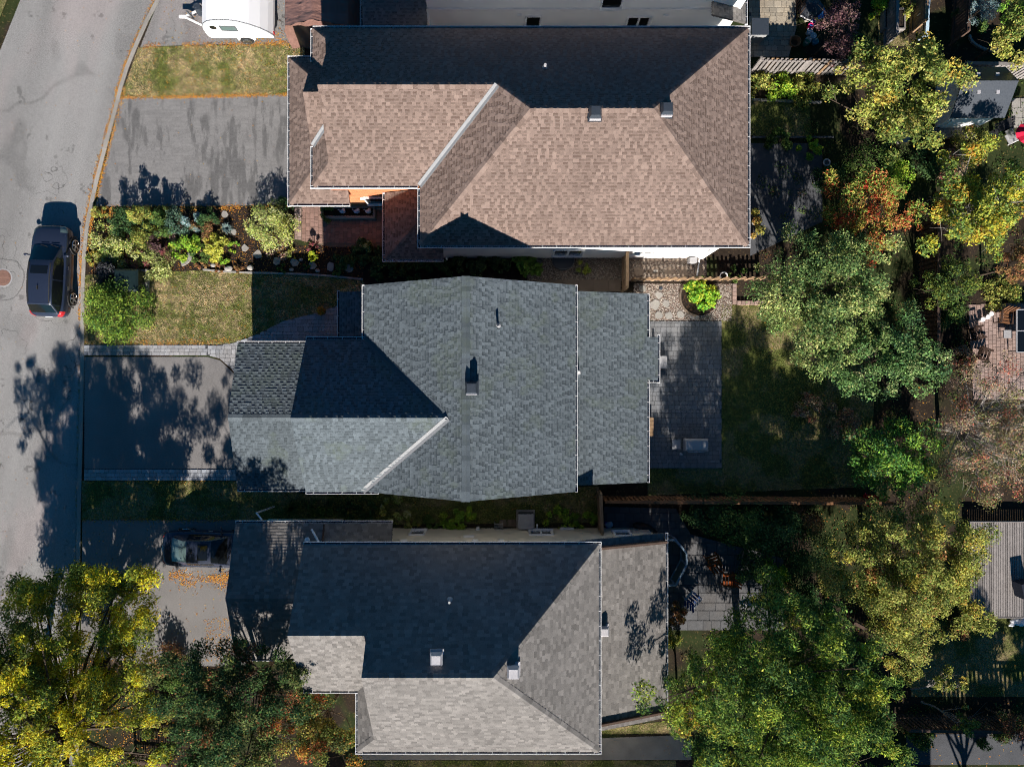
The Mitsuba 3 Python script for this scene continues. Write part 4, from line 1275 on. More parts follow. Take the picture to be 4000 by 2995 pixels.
# ---------------------------------------------------------------- fences
def fence(label, p0, p1, h, style='board', pal=0, bw=0.14, gap=0.02, side=1, tone=(0.3, 0.8), name='fence', cat='fence', z0=0.0, cap=True):
    """Boards on rails between posts. style: board (side by side), shadow (alternating on both faces)."""
    k = thing(name, label, cat)
    p0, p1 = np.array([*p0, z0], float), np.array([*p1, z0], float)
    if style == 'shadow' and gap == 0.02:
        gap = -0.03
    L = np.linalg.norm(p1 - p0)
    d = (p1 - p0) / L
    n = np.array([-d[1], d[0], 0]) * side
    rng = np.random.default_rng(int(abs(p0[0] * 100 + p0[1] * 31)))
    cnt = int(L / (bw + gap))
    ang = math.atan2(d[1], d[0])
    z = np.array([0, 0, 1.0])
    for i in range(cnt):
        q = p0 + d * ((i + 0.5) * L / cnt)
        s = 0.045 if style == 'board' or i % 2 else -0.045
        hh = h - 0.12 + rng.uniform(-0.03, 0.02)
        M().box(q + n * s + z * (0.06 + hh / 2), (bw, 0.022, hh), ang + rng.uniform(-0.03, 0.03), uv=(rng.uniform(*tone), pal if np.isscalar(pal) else rng.choice(pal))).build('board', 'wood', k)
    pal = pal if np.isscalar(pal) else pal[0]
    for zz in (0.3, h - 0.25):
        M().bar(p0 + z * zz, p1 + z * zz, 0.06, 0.09, uv=(0.5, pal)).build('rail', 'wood', k)
    if cap:
        M().bar(p0 + z * (h - 0.04), p1 + z * (h - 0.04), 0.15, 0.035, uv=(0.6, pal)).build('cap_rail', 'wood', k)
    np_ = max(2, int(L / 2.2) + 1)
    for i in range(np_):
        q = p0 + d * (L * i / (np_ - 1))
        M().box(q + z * (h + 0.06) / 2, (0.1, 0.1, h + 0.06), ang, uv=(0.6, pal)).build('post', 'wood', k)
    return k


P2 = lambda x, y, z=0.0: tuple(at(x, y, z)[:2])
fence('brown board fence behind the taupe house, dividing the two back yards', P2(2350, 1938), P2(3420, 1944), 1.75, 'shadow', 0, side=-1)
fence('weathered brown board fence right of the brown-roofed house', P2(2930, 284), P2(3300, 292), 1.6, 'shadow', [1, 3, 1], tone=(0.3, 0.75), cap=False)
fence('long grey fence behind the dark shed', P2(3700, 300), P2(4080, 310), 1.6, 'shadow', 1, tone=(0.5, 0.9))
fence('low picket fence along the pebble bed', P2(2470, 1096), P2(2965, 1092), 0.8, 'shadow', 3, bw=0.11, gap=0.10, tone=(0.6, 1.0), cap=False)
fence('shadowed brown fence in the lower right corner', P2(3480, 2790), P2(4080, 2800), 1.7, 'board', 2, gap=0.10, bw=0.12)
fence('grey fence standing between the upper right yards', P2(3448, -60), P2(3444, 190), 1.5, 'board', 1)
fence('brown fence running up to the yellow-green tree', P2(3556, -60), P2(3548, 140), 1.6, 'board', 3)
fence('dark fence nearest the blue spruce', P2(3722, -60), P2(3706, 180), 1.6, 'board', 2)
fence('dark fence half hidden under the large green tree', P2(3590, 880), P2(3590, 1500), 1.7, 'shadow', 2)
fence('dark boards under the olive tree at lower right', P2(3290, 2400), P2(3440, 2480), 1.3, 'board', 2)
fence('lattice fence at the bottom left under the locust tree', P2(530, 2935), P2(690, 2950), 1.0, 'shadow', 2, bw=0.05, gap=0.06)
fence('brown wooden gate between brown and grey houses', P2(2428, 1000), P2(2428, 1140), 1.85, 'board', 3, side=1, tone=(0.6, 0.9), name='gate', cat='gate', bw=0.13, gap=0.008)
fence('thin wooden gate closing the gap beside the cream wall', P2(2330, 1905), P2(2336, 2056), 1.8, 'board', 3, side=1, tone=(0.6, 0.9), name='gate', cat='gate', bw=0.13, gap=0.008)

# ---------------------------------------------------------------- front garden things
RG = np.random.default_rng(77)


def stone(px, py, r, h, seed, squash=None):
    """An uneven flat stone."""
    rng = np.random.default_rng(seed)
    c = at(px, py)
    n = rng.integers(6, 9)
    a = np.sort(np.arange(n) * 2 * np.pi / n + rng.uniform(-0.3, 0.3, n))
    rr = r * rng.uniform(0.78, 1.15, n)
    pts = np.column_stack([np.cos(a) * rr * (squash or 1.0), np.sin(a) * rr]) + c[:2]
    return Polygon(pts)


ORD = ['first', 'second', 'third', 'fourth', 'fifth', 'sixth']
STEPS = [(878, 838, 0.19), (915, 905, 0.17), (957, 970, 0.19), (1008, 993, 0.24), (1083, 1020, 0.24), (1152, 1027, 0.24), (1222, 1038, 0.22), (1292, 1042, 0.22), (1364, 1050, 0.22)]
for i, (x, y, r) in enumerate(STEPS):
    pg = stone(x, y, r, 0.05, 300 + i)
    key = M().poly(pg, 0.0, 0.06, uv=(0.62, 0)).build('stepping_stone', 'concrete')
    tag(key, ['first pale stepping stone below the worn driveway', 'pale stepping stone beside the blue grass tuft', 'hexagonal pale stepping stone in dark mulch'][i] if i < 3 else ORD[i - 3] + ' shaded stepping stone from the left along the garden edging', 'stone',
        None if i < 3 else 'stepping stones in the front garden')
STEPS2 = [(2507, 1127, 0.20, 'stepping stone beside the low picket fence'), (2574, 1153, 0.20, 'pale stepping stone under the solar lamp'), (2557, 1190, 0.26, 'wide pointed stepping stone by the gutter'),
          (2602, 1186, 0.20, 'stepping stone standing upright shaped like a fin'), (2530, 1228, 0.18, 'stepping stone half under the grey gutter'), (2575, 1232, 0.22, 'second stepping stone from the gutter in the lowest row'),
          (2612, 1233, 0.21, 'third stepping stone from the gutter in the lowest row'), (2658, 1228, 0.20, 'rounded stepping stone in the lowest row'), (2708, 1232, 0.23, 'squarish stepping stone at the right end of the lowest row')]
for i, (x, y, r, lb) in enumerate(STEPS2):
    tag(M().poly(stone(x, y, r, 0.05, 400 + i), 0.0, 0.06, uv=(0.70, 0)).build('stepping_stone', 'concrete'), lb, 'stone')
for i, x in enumerate((2495, 2555, 2612, 2668, 2732)):
    tag(M().poly(stone(x, 1062, 0.27, 0.05, 500 + i), 0.0, 0.05, uv=(0.5, 1)).build('stepping_stone', 'concrete'), ORD[i] + ' brown round stepping stone from the left below the white wall', 'stone', 'round stepping stones by the white wall')
for x, y, r, lb in ((832, 1036, 0.11, 'small white rock at the left of the garden edging'), (892, 1049, 0.17, 'largest white rock beside the garden edging'), (978, 1046, 0.15, 'white rock at the edge of the house shadow'),
                    (1139, 1053, 0.10, 'small pale rock in shade above the edging'), (1241, 1057, 0.11, 'pointed pale rock in shaded mulch'), (1176, 1014, 0.09, 'little white rock beside the bright hosta'), (2560, 1060, 0.10, 'pale rock in the pebble path')):
    m = M().ball(at(x, y, r * 0.5), r, 2, (1.2, 0.85, 0.7), uv=(0.95, 0))
    m.v[0] = m.v[0] + (nfbm(m.v[0] * 9, 3, 2)[:, None] - 0.5) * 0.08
    tag(m.build('rock', 'concrete', smooth=False), lb, 'rock')
# curved stone edging
k = thing('garden_edging', 'thin pale stone edging between front lawn and garden', 'edging')
line = LineString([at(x, y)[:2] for x, y in ((795, 1054), (860, 1060), (930, 1064), (990, 1066), (1080, 1068), (1180, 1071), (1260, 1076), (1340, 1083), (1420, 1092))])
n = int(line.length / 0.42)
for i in range(n):
    a, b = line.interpolate(i / n, normalized=True), line.interpolate((i + 0.96) / n, normalized=True)
    M().bar((a.x, a.y, 0.04), (b.x, b.y, 0.04), 0.09, 0.10, uv=(RG.uniform(0.5, 0.9), 0)).build('edging_stone', 'concrete', k)
k = thing('curved_stone_bench', 'curved pale stone slabs at the end of the shrubs', 'bench')
for i in range(4):
    a0, a1 = math.radians(-75 + i * 17), math.radians(-75 + i * 17 + 16)
    c, r0, r1 = at(700, 985)[:2], 0.52, 0.74
    pg = Polygon([(c[0] + r * math.cos(a), c[1] + r * math.sin(a)) for r, a in ((r0, a0), (r1, a0), (r1, a1), (r0, a1))])
    M().poly(pg, 0.0, 0.16, uv=(RG.uniform(0.5, 0.8), 0)).build('slab', 'concrete', k)
# transformer cabinet
k = thing('utility_cabinet', 'dark green utility cabinet among the front shrubs', 'cabinet')
c = at(530, 1105)
M().box((c[0], c[1], 0.06), (1.45, 1.35, 0.12), uv=(0.6, 0)).build('base', 'concrete', k)
M().box((c[0], c[1], 0.50), (1.10, 1.05, 0.78), uv=(0.5, 3)).build('body', 'metal', k)
v = np.array([(x * a, y * b, z) for z, a, b in ((0.89, 0.60, 0.56), (0.98, 0.50, 0.46)) for x, y in ((-1, -1), (1, -1), (1, 1), (-1, 1))]) + [c[0], c[1], 0]
M().add(v, [[3, 2, 1, 0], [4, 5, 6, 7], [0, 1, 5, 4], [1, 2, 6, 5], [2, 3, 7, 6], [3, 0, 4, 7]], uv=(0.6, 3)).build('lid', 'metal', k)
# manhole
k = thing('manhole_cover', 'round rusty manhole cover in the street', 'manhole')
c = at(12, 1085, -0.1)
m = M().disc((c[0], c[1], -0.108), 0.47, 0.016, 28, uv=(0.4, 2))
m.build('frame', 'metal', k)
m = M().disc((c[0], c[1], -0.10), 0.41, 0.014, 28, col=(0.20, 0.12, 0.095))
for i in range(-5, 6):
    w = math.sqrt(max(0, 0.36 ** 2 - (i * 0.06) ** 2))
    m.bar((c[0] - w, c[1] + i * 0.06, -0.083), (c[0] + w, c[1] + i * 0.06, -0.083), 0.03, 0.012, col=(0.24, 0.14, 0.11))
m.build('lid', 'vc', k)
# planter box against the brick wall
k = thing('raised_planter', 'long planter box under the orange brick wall', 'planter')
x0, y0_, x1_, y1_ = *at(1262, 858)[:2], *at(1470, 812)[:2]
for a, b, c2, d2 in ((x0, x1_, y0_, y0_ + 0.1), (x0, x1_, y1_ - 0.1, y1_), (x0, x0 + 0.1, y0_ + 0.1, y1_ - 0.1), (x1_ - 0.1, x1_, y0_ + 0.1, y1_ - 0.1)):
    M().box(((a + b) / 2, (c2 + d2) / 2, 0.19), (b - a, d2 - c2, 0.38), uv=(0.55, 0)).build('kerb', 'concrete', k)
M().box(((x0 + x1_) / 2, (y0_ + y1_) / 2, 0.15), (x1_ - x0 - 0.22, y1_ - y0_ - 0.22, 0.3), uv=(0.3, 0)).build('soil', 'mulch', k)
for i, (x, cl_, lb) in enumerate(((1340, (0.45, 0.5, 0.62), 'pale blue ornament at the left in the long planter'), (1395, (0.30, 0.42, 0.60), 'blue ornament in the middle of the long planter'), (1440, (0.55, 0.58, 0.62), 'grey white ornament at the right in the long planter'))):
    c = at(x, 828, 0.4)
    m = M().ball(c + [0, 0, 0.1], 0.13, 1, (1.2, 0.8, 1.0), col=cl_).ball(c + [0.1, 0.02, 0.3], 0.09, 1, col=cl_).bar(c, c + [-0.18, 0.05, 0.28], 0.05, 0.03, col=cl_)
    tag(m.build('garden_ornament', 'vc'), lb, 'ornament')
k = thing('wall_lamp', 'small white lamp on the brick wall', 'lamp')
M().box((-7.15, 8.84, 2.0), (0.22, 0.1, 0.16), uv=(0.95, 0)).build('housing', 'metal', k)
# pot at the grey house's walk
k = thing('flower_pot', 'dark flower pot with orange flowers on the curved walkway', 'pot')
c = at(1264, 1218)
M().disc((c[0], c[1], 0.045), 0.14, 0.32, 14, r2=0.19, uv=(0.4, 1)).build('pot', 'metal', k)
POT_PLANTS = [(c[0], c[1], 0.5, 0.24)]

# ---------------------------------------------------------------- side path and pebble bed
k = thing('window_well', 'black window well against the white wall', 'window well')
c = at(2200, 1030)
t = np.linspace(0, np.pi, 13)
for a, b in zip(t[:-1], t[1:]):
    pass
m = M()
ring = [np.array([c[0] + 0.52 * math.cos(a) * (1.0 if abs(math.cos(a)) < 0.9 else 1.05), c[1] + 0.30 - 0.62 * math.sin(a) ** 0.5, 0.10]) for a in t]
for a, b in zip(ring[:-1], ring[1:]):
    m.bar(a, b, 0.03, 0.22, uv=(0.5, 4))
m.build('rim', 'metal', k)
M().sheet(Polygon([q[:2] for q in ring]), 0.06, uv=(0.1, 1)).build('cover', 'metal', k)
k = thing('white_pot', 'round white pot at the end of the pebble path', 'pot')
c = at(2821, 1080)
m = M()
m.tube([(c[0], c[1], 0.02), (c[0], c[1], 0.30)], [0.15, 0.20], 18, cap=False, uv=(0.9, 0))
m.tube([(c[0], c[1], 0.02), (c[0], c[1], 0.30)], [0.12, 0.165], 18, cap=False, uv=(0.9, 0))
m.tube([(c[0] + 0.182 * math.cos(a), c[1] + 0.182 * math.sin(a), 0.30) for a in np.linspace(0, 2 * np.pi, 19)], 0.022, 6, cap=False, uv=(0.95, 0))
m.build('rim', 'metal', k)
M().disc((c[0], c[1], 0.02), 0.15, 0.18, 14, uv=(0.3, 0)).build('soil', 'mulch', k)
k = thing('solar_lamp', 'small dark solar lamp standing in the pebble bed', 'lamp')
c = at(2577, 1128)
M().disc((c[0], c[1], 0), 0.02, 0.3, 8, uv=(0.5, 4)).build('stake', 'metal', k)
M().disc((c[0], c[1], 0.28), 0.10, 0.06, 14, r2=0.05, uv=(0.3, 1)).build('shade', 'metal', k)
# round raised bed
k = thing('round_bed', 'brick edged mulch bed around the bright green shrub', 'garden bed')
c = at(2730, 1160)[:2]
M().sheet(shapely.Point(*c).buffer(0.95).intersection(g((2600, 1108), (2856, 1108), (2856, 1240), (2600, 1240))), 0.07, uv=(1.0, 0)).build('mulch', 'mulch', k)
for a in np.radians(np.arange(135, 262, 10)):
    q = np.array([c[0] + 0.98 * math.cos(a), c[1] + 0.98 * math.sin(a), 0.07])
    M().box(q, (0.10, 0.16, 0.14), a, uv=(RG.uniform(0.2, 0.5), 1)).build('edging_brick', 'concrete', k)
k = thing('block_border', 'low border of pinkish blocks round the empty soil bed', 'edging')
for x, y in [(2866, y) for y in (1118, 1134, 1150, 1166, 1182)] + [(x, 1184) for x in range(2884, 2985, 17)]:
    c = at(x, y)
    M().box((c[0], c[1], 0.08), (0.20, 0.19, 0.16), 0, uv=(RG.uniform(0.4, 0.9), 4)).build('block', 'paver', k)

# ---------------------------------------------------------------- back patio of the grey house
k = thing('barbecue', 'covered grey barbecue with side shelf on the paver patio', 'barbecue')
c = at(2712, 1735, 0.5)
m = M()
for x in (-0.5, 0.5):
    for y in (-0.2, 0.2):
        m.bar((c[0] + x, c[1] + y, 0.045), (c[0] + x, c[1] + y, 0.62), 0.05, 0.05, uv=(0.4, 4))
labels[m.build('legs', 'metal', k)] = {'kind': 'stuff'}
M().box((c[0], c[1], 0.76), (1.17, 0.60, 0.30), uv=(0.5, 2)).build('body', 'metal', k)
v = np.array([(x * a, y * b, z) for z, a, b in ((0.912, 0.585, 0.30), (1.02, 0.54, 0.22)) for x, y in ((-1, -1), (1, -1), (1, 1), (-1, 1))]) + [c[0], c[1], 0]
M().add(v, [[3, 2, 1, 0], [4, 5, 6, 7], [0, 1, 5, 4], [1, 2, 6, 5], [2, 3, 7, 6], [3, 0, 4, 7]], uv=(0.4, 2)).build('lid', 'metal', k)
M().bar((c[0] - 0.4, c[1] - 0.34, 0.92), (c[0] + 0.4, c[1] - 0.34, 0.92), 0.03, 0.03, uv=(0.9, 5)).build('handle', 'metal', k)
k = thing('side_table', 'small blue grey side table left of the barbecue', 'table')
c = at(2641, 1735, 0.5)
M().box((c[0], c[1], 0.55), (0.42, 0.44, 0.05), uv=(0.5, 2)).build('top', 'metal', k)
for x in (-0.17, 0.17):
    for y in (-0.18, 0.18):
        M().bar((c[0] + x, c[1] + y, 0.045), (c[0] + x, c[1] + y, 0.525), 0.04, 0.04, uv=(0.4, 4)).build('leg', 'metal', k)
tag(M().disc(at(2657, 1772) + [0, 0, 0.045], 0.07, 0.22, 12, r2=0.05, uv=(0.9, 0)).build('bucket', 'metal'), 'tiny white can beside the barbecue', 'can')
k = thing('cushioned_chair', 'pale grey cushioned chair beside the bump-out wall', 'chair')
c = at(2583, 1415, 0.4)
M().box((c[0], c[1], 0.42), (0.55, 0.62, 0.14), uv=(0.9, 2)).build('seat', 'metal', k)
M().box((c[0] - 0.26, c[1], 0.66), (0.12, 0.62, 0.5), uv=(0.8, 2)).build('backrest', 'metal', k)
M().box((c[0] + 0.02, c[1] - 0.52, 0.25), (0.3, 0.25, 0.4), uv=(0.5, 1)).build('footstool', 'metal', k)
for x in (-0.22, 0.22):
    for y in (-0.26, 0.26):
        M().bar((c[0] + x, c[1] + y, 0.045), (c[0] + x, c[1] + y, 0.36), 0.05, 0.05, uv=(0.4, 4)).build('leg', 'metal', k)

# ---------------------------------------------------------------- between grey and taupe houses
k = thing('air_conditioner', 'square dark air conditioner unit beside the cream wall', 'air conditioner')
c = at(2053, 2024)
M().box((c[0], c[1], 0.05), (0.95, 0.9, 0.1), uv=(0.5, 0)).build('pad', 'concrete', k)
M().box((c[0], c[1], 0.46), (0.74, 0.72, 0.72), uv=(0.6, 4)).build('casing', 'metal', k)
m = M()
for r in (0.08, 0.14, 0.20, 0.26, 0.32):
    m.tube([(c[0] + r * math.cos(a), c[1] + r * math.sin(a), 0.835) for a in np.linspace(0, 2 * np.pi, 21)], 0.010, 4, cap=False, uv=(0.8, 2))
m.build('fan_grille', 'metal', k)
M().box((c[0], c[1], 0.825), (0.76, 0.74, 0.02), uv=(0.7, 2)).build('lid', 'metal', k)
for i, (x, y) in enumerate(((1985, 2040), (2008, 2042), (1985, 2020))):
    pass
k = thing('garden_chair', 'small grey metal chair beside the air conditioner', 'chair')
c = at(1948, 2050)
m = M()
for dy in (-0.13, 0, 0.13):
    m.bar((c[0] - 0.22, c[1] + dy, 0.42), (c[0] + 0.22, c[1] + dy, 0.42), 0.07, 0.03, col=(0.3, 0.29, 0.27))
m.build('seat', 'vc', k)
for x in (-0.2, 0.2):
    for y in (-0.18, 0.18):
        M().bar((c[0] + x, c[1] + y, 0), (c[0] + x, c[1] + y, 0.42 if y < 0 else 0.75), 0.035, 0.035, col=(0.3, 0.29, 0.27)).build('leg', 'vc', k)
M().bar((c[0] - 0.2, c[1] + 0.18, 0.7), (c[0] + 0.2, c[1] + 0.18, 0.7), 0.03, 0.12, col=(0.3, 0.29, 0.27)).build('backrest', 'vc', k)
for i, x in enumerate((1965, 1996, 2024)):
    M().box(at(x, 2042) + [0, 0, 0.02], (0.36, 0.36, 0.05), uv=(0.45, 1)).build('yard_ground__slab', 'concrete')
k = thing('rubbish_bag', 'white and blue bag lying by the cream wall', 'bag')
c = at(2378, 2046)
m = M().ball(c + [0, 0, 0.14], 0.17, 2, (1.25, 0.9, 0.8), col=(0.62, 0.64, 0.68))
m.v[0] = m.v[0] + (nfbm(m.v[0] * 8, 3, 5)[:, None] - 0.5) * 0.12
m.build('bag', 'vc', k)
M().box(c + [-0.13, -0.02, 0.1], (0.12, 0.3, 0.2), 0.3, col=(0.05, 0.08, 0.35)).build('side_panel', 'vc', k)
k = thing('kayak', 'long dark object lying along the cream wall', 'kayak')
a, b = at(2470, 2043), at(2565, 2075)
m = M().tube([a + (b - a) * q + [0, 0, 0.22] for q in np.linspace(0, 1, 9)], [0.05, 0.17, 0.22, 0.24, 0.24, 0.22, 0.18, 0.12, 0.03], 10, col=(0.012, 0.016, 0.02))
m.build('hull', 'vcg', k)

# ---------------------------------------------------------------- shed, deck and things on the right
k = thing('garden_shed', 'dark shed with pale walls in the upper right', 'shed')
x0, x1, y0, y1 = 21.45, 23.55, 12.95, 15.05
ym = 14.15
for nm, a, b, c2, d2 in (('wall', x0, x1, y0, y0 + 0.05), ('wall', x0, x1, y1 - 0.05, y1), ('wall', x0, x0 + 0.05, y0 + 0.05, y1 - 0.05), ('wall', x1 - 0.05, x1, y0 + 0.05, y1 - 0.05)):
    M().box(((a + b) / 2, (c2 + d2) / 2, 0.97), (b - a, d2 - c2, 1.86), uv=(0.6, 0)).build(nm, 'siding', k)
for q in (x0 + 0.02, x1 - 0.06):
    gable(k, q, q + 0.04, y0, y1, ym, 1.9, 2.72, pal=2)
r1 = M()
v = [(x0 - 0.35, ym, 2.8), (x1 + 0.15, ym, 2.8), (x1 + 0.15, y0 - 0.18, 1.86), (x0 - 0.35, y0 - 0.18, 1.86)]
v2 = [(x0 - 0.35, ym, 2.8), (x1 + 0.15, ym, 2.8), (x1 + 0.15, y1 + 0.12, 1.93), (x0 - 0.35, y1 + 0.12, 1.93)]
for w in (v, v2):
    w = np.array(w)
    r1.add(np.vstack([w, w - [0, 0, 0.06]]), [[0, 1, 2, 3], [7, 6, 5, 4], [0, 1, 5, 4], [1, 2, 6, 5], [2, 3, 7, 6], [3, 0, 4, 7]], uv=(0.2, 1))
rk = r1.build('roof', 'metal', k)
for x in (x0 + 0.55, x0 + 1.45):
    for y, zz in ((ym - 0.42, 2.8 - 0.42 * 0.68), (ym + 0.42, 2.8 - 0.42 * 0.77)):
        M().box((x, y, zz + 0.03), (0.16, 0.15, 0.05), uv=(0.9, 5)).build('skylight', 'metal', rk)
M().box(((x0 + x1) / 2 - 0.2, y0 - 0.3, 0.06), (2.3, 0.5, 0.12), uv=(0.7, 1)).build('step', 'wood', k)
M().box(((x0 + x1) / 2 - 0.2, y0 - 0.02, 0.9), (1.3, 0.05, 1.6), uv=(0.95, 0)).build('door', 'siding', k)

k = thing('wooden_deck', 'weathered grey plank deck at the right edge', 'deck')
a, b = at(3790, 2408, 0.5), at(4060, 2040, 0.5)
n = 30
for i in range(n):
    x = a[0] + (b[0] - a[0]) * (i + 0.5) / n
    M().box((x, (a[1] + b[1]) / 2, 0.52 + RG.uniform(-0.004, 0.004)), ((b[0] - a[0]) / n - 0.024, b[1] - a[1], 0.035), uv=(RG.uniform(0.25, 1.0), 1)).build('plank', 'wood', k)
for y in (a[1] - 0.03, b[1] + 0.03):
    M().box(((a[0] + b[0]) / 2, y, 0.45), (b[0] - a[0] + 0.1, 0.045, 0.22), uv=(0.8, 1)).build('rim_board', 'wood', k)
M().box((a[0] - 0.03, (a[1] + b[1]) / 2, 0.45), (0.045, b[1] - a[1], 0.22), uv=(0.8, 1)).build('rim_board', 'wood', k)
for y in (a[1] + 0.2, (a[1] + b[1]) / 2, b[1] - 0.2):
    M().bar((a[0] + 0.1, y, 0), (a[0] + 0.1, y, 0.5), 0.1, 0.1, uv=(0.5, 1)).build('post', 'wood', k)
tag(M().box(at(3998, 2300, 0.9), (0.55, 0.75, 0.7), 0.2, col=(0.02, 0.025, 0.04)).build('storage_box', 'vc'), 'dark box on the plank deck at the right edge', 'box')
m = M()
for x, y, r in ((3965, 2425, 0.2), (3985, 2430, 0.24), (4000, 2420, 0.2), (3950, 2440, 0.12)):
    m.ball(at(x, y, 0.15), r, 2, (1.2, 0.8, 0.7), col=(0.75, 0.76, 0.78))
for i in range(len(m.v)):
    m.v[i] = m.v[i] + (nfbm(m.v[i] * 7, 3, 7)[:, None] - 0.5) * 0.14
tag(m.build('white_cover', 'vc'), 'crumpled white cover lying below the plank deck', 'cover')


def patio_chair(label, px, py, rot, seatc, framec, group=None, slats=4, w=0.58):
    k = thing('patio_chair', label, 'chair', group)
    c = at(px, py, 0.4)
    co, si = math.cos(rot), math.sin(rot)
    P = lambda x, y, z: (c[0] + co * x - si * y, c[1] + si * x + co * y, z)
    for i in range(slats):
        y = -0.24 + 0.48 * i / (slats - 1)
        M().bar(P(-w / 2, y, 0.40 + 0.05 * (y + 0.24)), P(w / 2, y, 0.40 + 0.05 * (y + 0.24)), 0.11, 0.025, col=seatc).build('seat_slat', 'vc', k)
    for i in range(4):
        x = -w / 2 + 0.06 + (w - 0.12) * i / 3
        M().bar(P(x, -0.28, 0.42), P(x * 1.1, -0.48, 1.0), 0.10, 0.022, up=(si, co, 0.3), col=seatc).build('back_slat', 'vc', k)
    for s in (-1, 1):
        M().bar(P(s * w / 2, -0.32, 0.60), P(s * w / 2, 0.30, 0.60), 0.10, 0.03, col=framec).build('armrest', 'vc', k)
        for y in (-0.27, 0.27):
            M().bar(P(s * w / 2, y, 0.02), P(s * w / 2, y, 0.59), 0.05, 0.05, col=framec).build('leg', 'vc', k)
    return k


OR, DK, BL = (0.26, 0.065, 0.018), (0.05, 0.03, 0.022), (0.03, 0.06, 0.16)
patio_chair('orange wooden chair nearer the taupe house', 2785, 2190, 0.35, OR, OR)
patio_chair('orange wooden chair farther down by the dark patio', 2846, 2262, 1.5, OR, OR)
patio_chair('blue chair in deep shade near the lower roof', 2705, 2335, -0.7, BL, (0.3, 0.32, 0.36))
patio_chair('dark wooden chair left on the pinkish patio', 3815, 1300, -1.3, DK, DK)
patio_chair('dark chair at the lower end of the pinkish patio', 3842, 1385, -1.9, DK, DK)
patio_chair('brown slatted chair beside the glass table', 3925, 1240, 3.0, (0.16, 0.075, 0.035), DK)
k = thing('glass_table', 'glass topped table at the right edge of the pinkish patio', 'table')
a, b = at(3970, 1375, 0.72), at(4060, 1210, 0.72)
c = (a + b) / 2
M().box((c[0], c[1], 0.72), (b[0] - a[0], b[1] - a[1], 0.02)).build('top', 'car_glass', k)
for x in (a[0], b[0]):
    M().bar((x, a[1], 0.735), (x, b[1], 0.735), 0.06, 0.05, uv=(0.6, 2)).build('frame_bar', 'metal', k)
for y in (a[1], (a[1] + b[1]) / 2, b[1]):
    M().bar((a[0], y, 0.737), (b[0], y, 0.737), 0.05, 0.05, uv=(0.6, 2)).build('frame_bar', 'metal', k)
for x in (a[0] + 0.06, b[0] - 0.06):
    for y in (a[1] + 0.06, b[1] - 0.06):
        M().bar((x, y, 0.04), (x, y, 0.71), 0.05, 0.05, uv=(0.5, 4)).build('leg', 'metal', k)
k = thing('lantern_stool', 'small grey topped stool between chairs on the pinkish patio', 'stool')
c = at(3935, 1305, 0.4)
M().box((c[0], c[1], 0.42), (0.42, 0.40, 0.06), uv=(0.7, 2)).build('top', 'metal', k)
for x in (-0.17, 0.17):
    for y in (-0.16, 0.16):
        M().bar((c[0] + x, c[1] + y, 0.04), (c[0] + x, c[1] + y, 0.39), 0.04, 0.04, uv=(0.4, 4)).build('leg', 'metal', k)
k = thing('white_pot', 'white pots and bottle at the edge of the pinkish patio', 'pot')
for i, (x, y) in enumerate(((3845, 1240), (3858, 1228), (3825, 1250))):
    M().disc(at(x, y) + [0, 0, 0.04], 0.09, 0.26, 12, r2=0.12, uv=(0.95, 0)).build('pot', 'metal', k)
# parasol
k = thing('red_parasol', 'folded back bright red parasol at the right edge', 'parasol')
c = at(4045, 515, 1.9)
n = 8
ring = [np.array([c[0] + 0.85 * math.cos(a), c[1] + 0.6 * math.sin(a), 1.75]) for a in np.arange(n) * 2 * np.pi / n]
for i in range(n):
    M().add(np.array([c + [0, 0, 0.4], ring[i], ring[(i + 1) % n], (ring[i] + ring[(i + 1) % n]) / 2 - [0, 0, 0.12]]), [(0, 1, 3), (0, 3, 2)], col=(0.52, 0.015, 0.05)).build('panel', 'vc', k)
M().disc((c[0], c[1], 0), 0.03, 2.3, 8, uv=(0.8, 0)).build('pole', 'metal', k)
k = thing('garden_bench', 'dark bench on grey slabs beside the shed', 'bench')
c = at(3925, 505, 0.4)
for i in range(4):
    M().bar((c[0] - 0.5, c[1] - 0.2 + 0.13 * i, 0.42), (c[0] + 0.5, c[1] + 0.25 + 0.13 * i, 0.42), 0.10, 0.03, col=(0.03, 0.03, 0.035)).build('slat', 'vc', k)
for q in (-0.4, 0.4):
    M().box((c[0] + q, c[1] + q * 0.45, 0.2), (0.08, 0.4, 0.4), 0.4, col=(0.03, 0.03, 0.035)).build('leg', 'vc', k)
k = thing('garden_chair', 'grey metal chair seen below the shed', 'chair')
c = at(3950, 540, 0.4)
M().box((c[0], c[1], 0.42), (0.5, 0.5, 0.04), 0.5, uv=(0.7, 2)).build('seat', 'metal', k)
M().box((c[0] - 0.2, c[1] + 0.12, 0.65), (0.05, 0.5, 0.45), 0.5, uv=(0.7, 2)).build('backrest', 'metal', k)

# gazebo corner next to the taupe house: pale blue glazed bay
k = thing('glass_bay', 'pale blue framed glass bay at the back of the taupe house', 'bay')
oct_ = [at(x, y, 1.2) for x, y in ((2605, 2108), (2640, 2108), (2682, 2160), (2682, 2205), (2640, 2285), (2605, 2285))]
for a, b in zip(oct_[:-1], oct_[1:]):
    for zz in (1.2, 0.1):
        M().bar((a[0], a[1], zz), (b[0], b[1], zz), 0.09, 0.07, col=(0.20, 0.28, 0.35)).build('rail', 'vc', k)
    M().bar((a[0], a[1], 0.02), (a[0], a[1], 1.2), 0.08, 0.08, col=(0.20, 0.28, 0.35)).build('post', 'vc', k)
    m = M()
    d_ = (b - a) / np.linalg.norm(b - a)
    m.bar((*(a + d_ * 0.06)[:2], 0.65), (*(b - d_ * 0.06)[:2], 0.65), 0.015, 0.98)
    m.build('pane', 'pale_glass', k)
k = thing('blue_tarp_table', 'pale grey folding table in dappled shade', 'table')
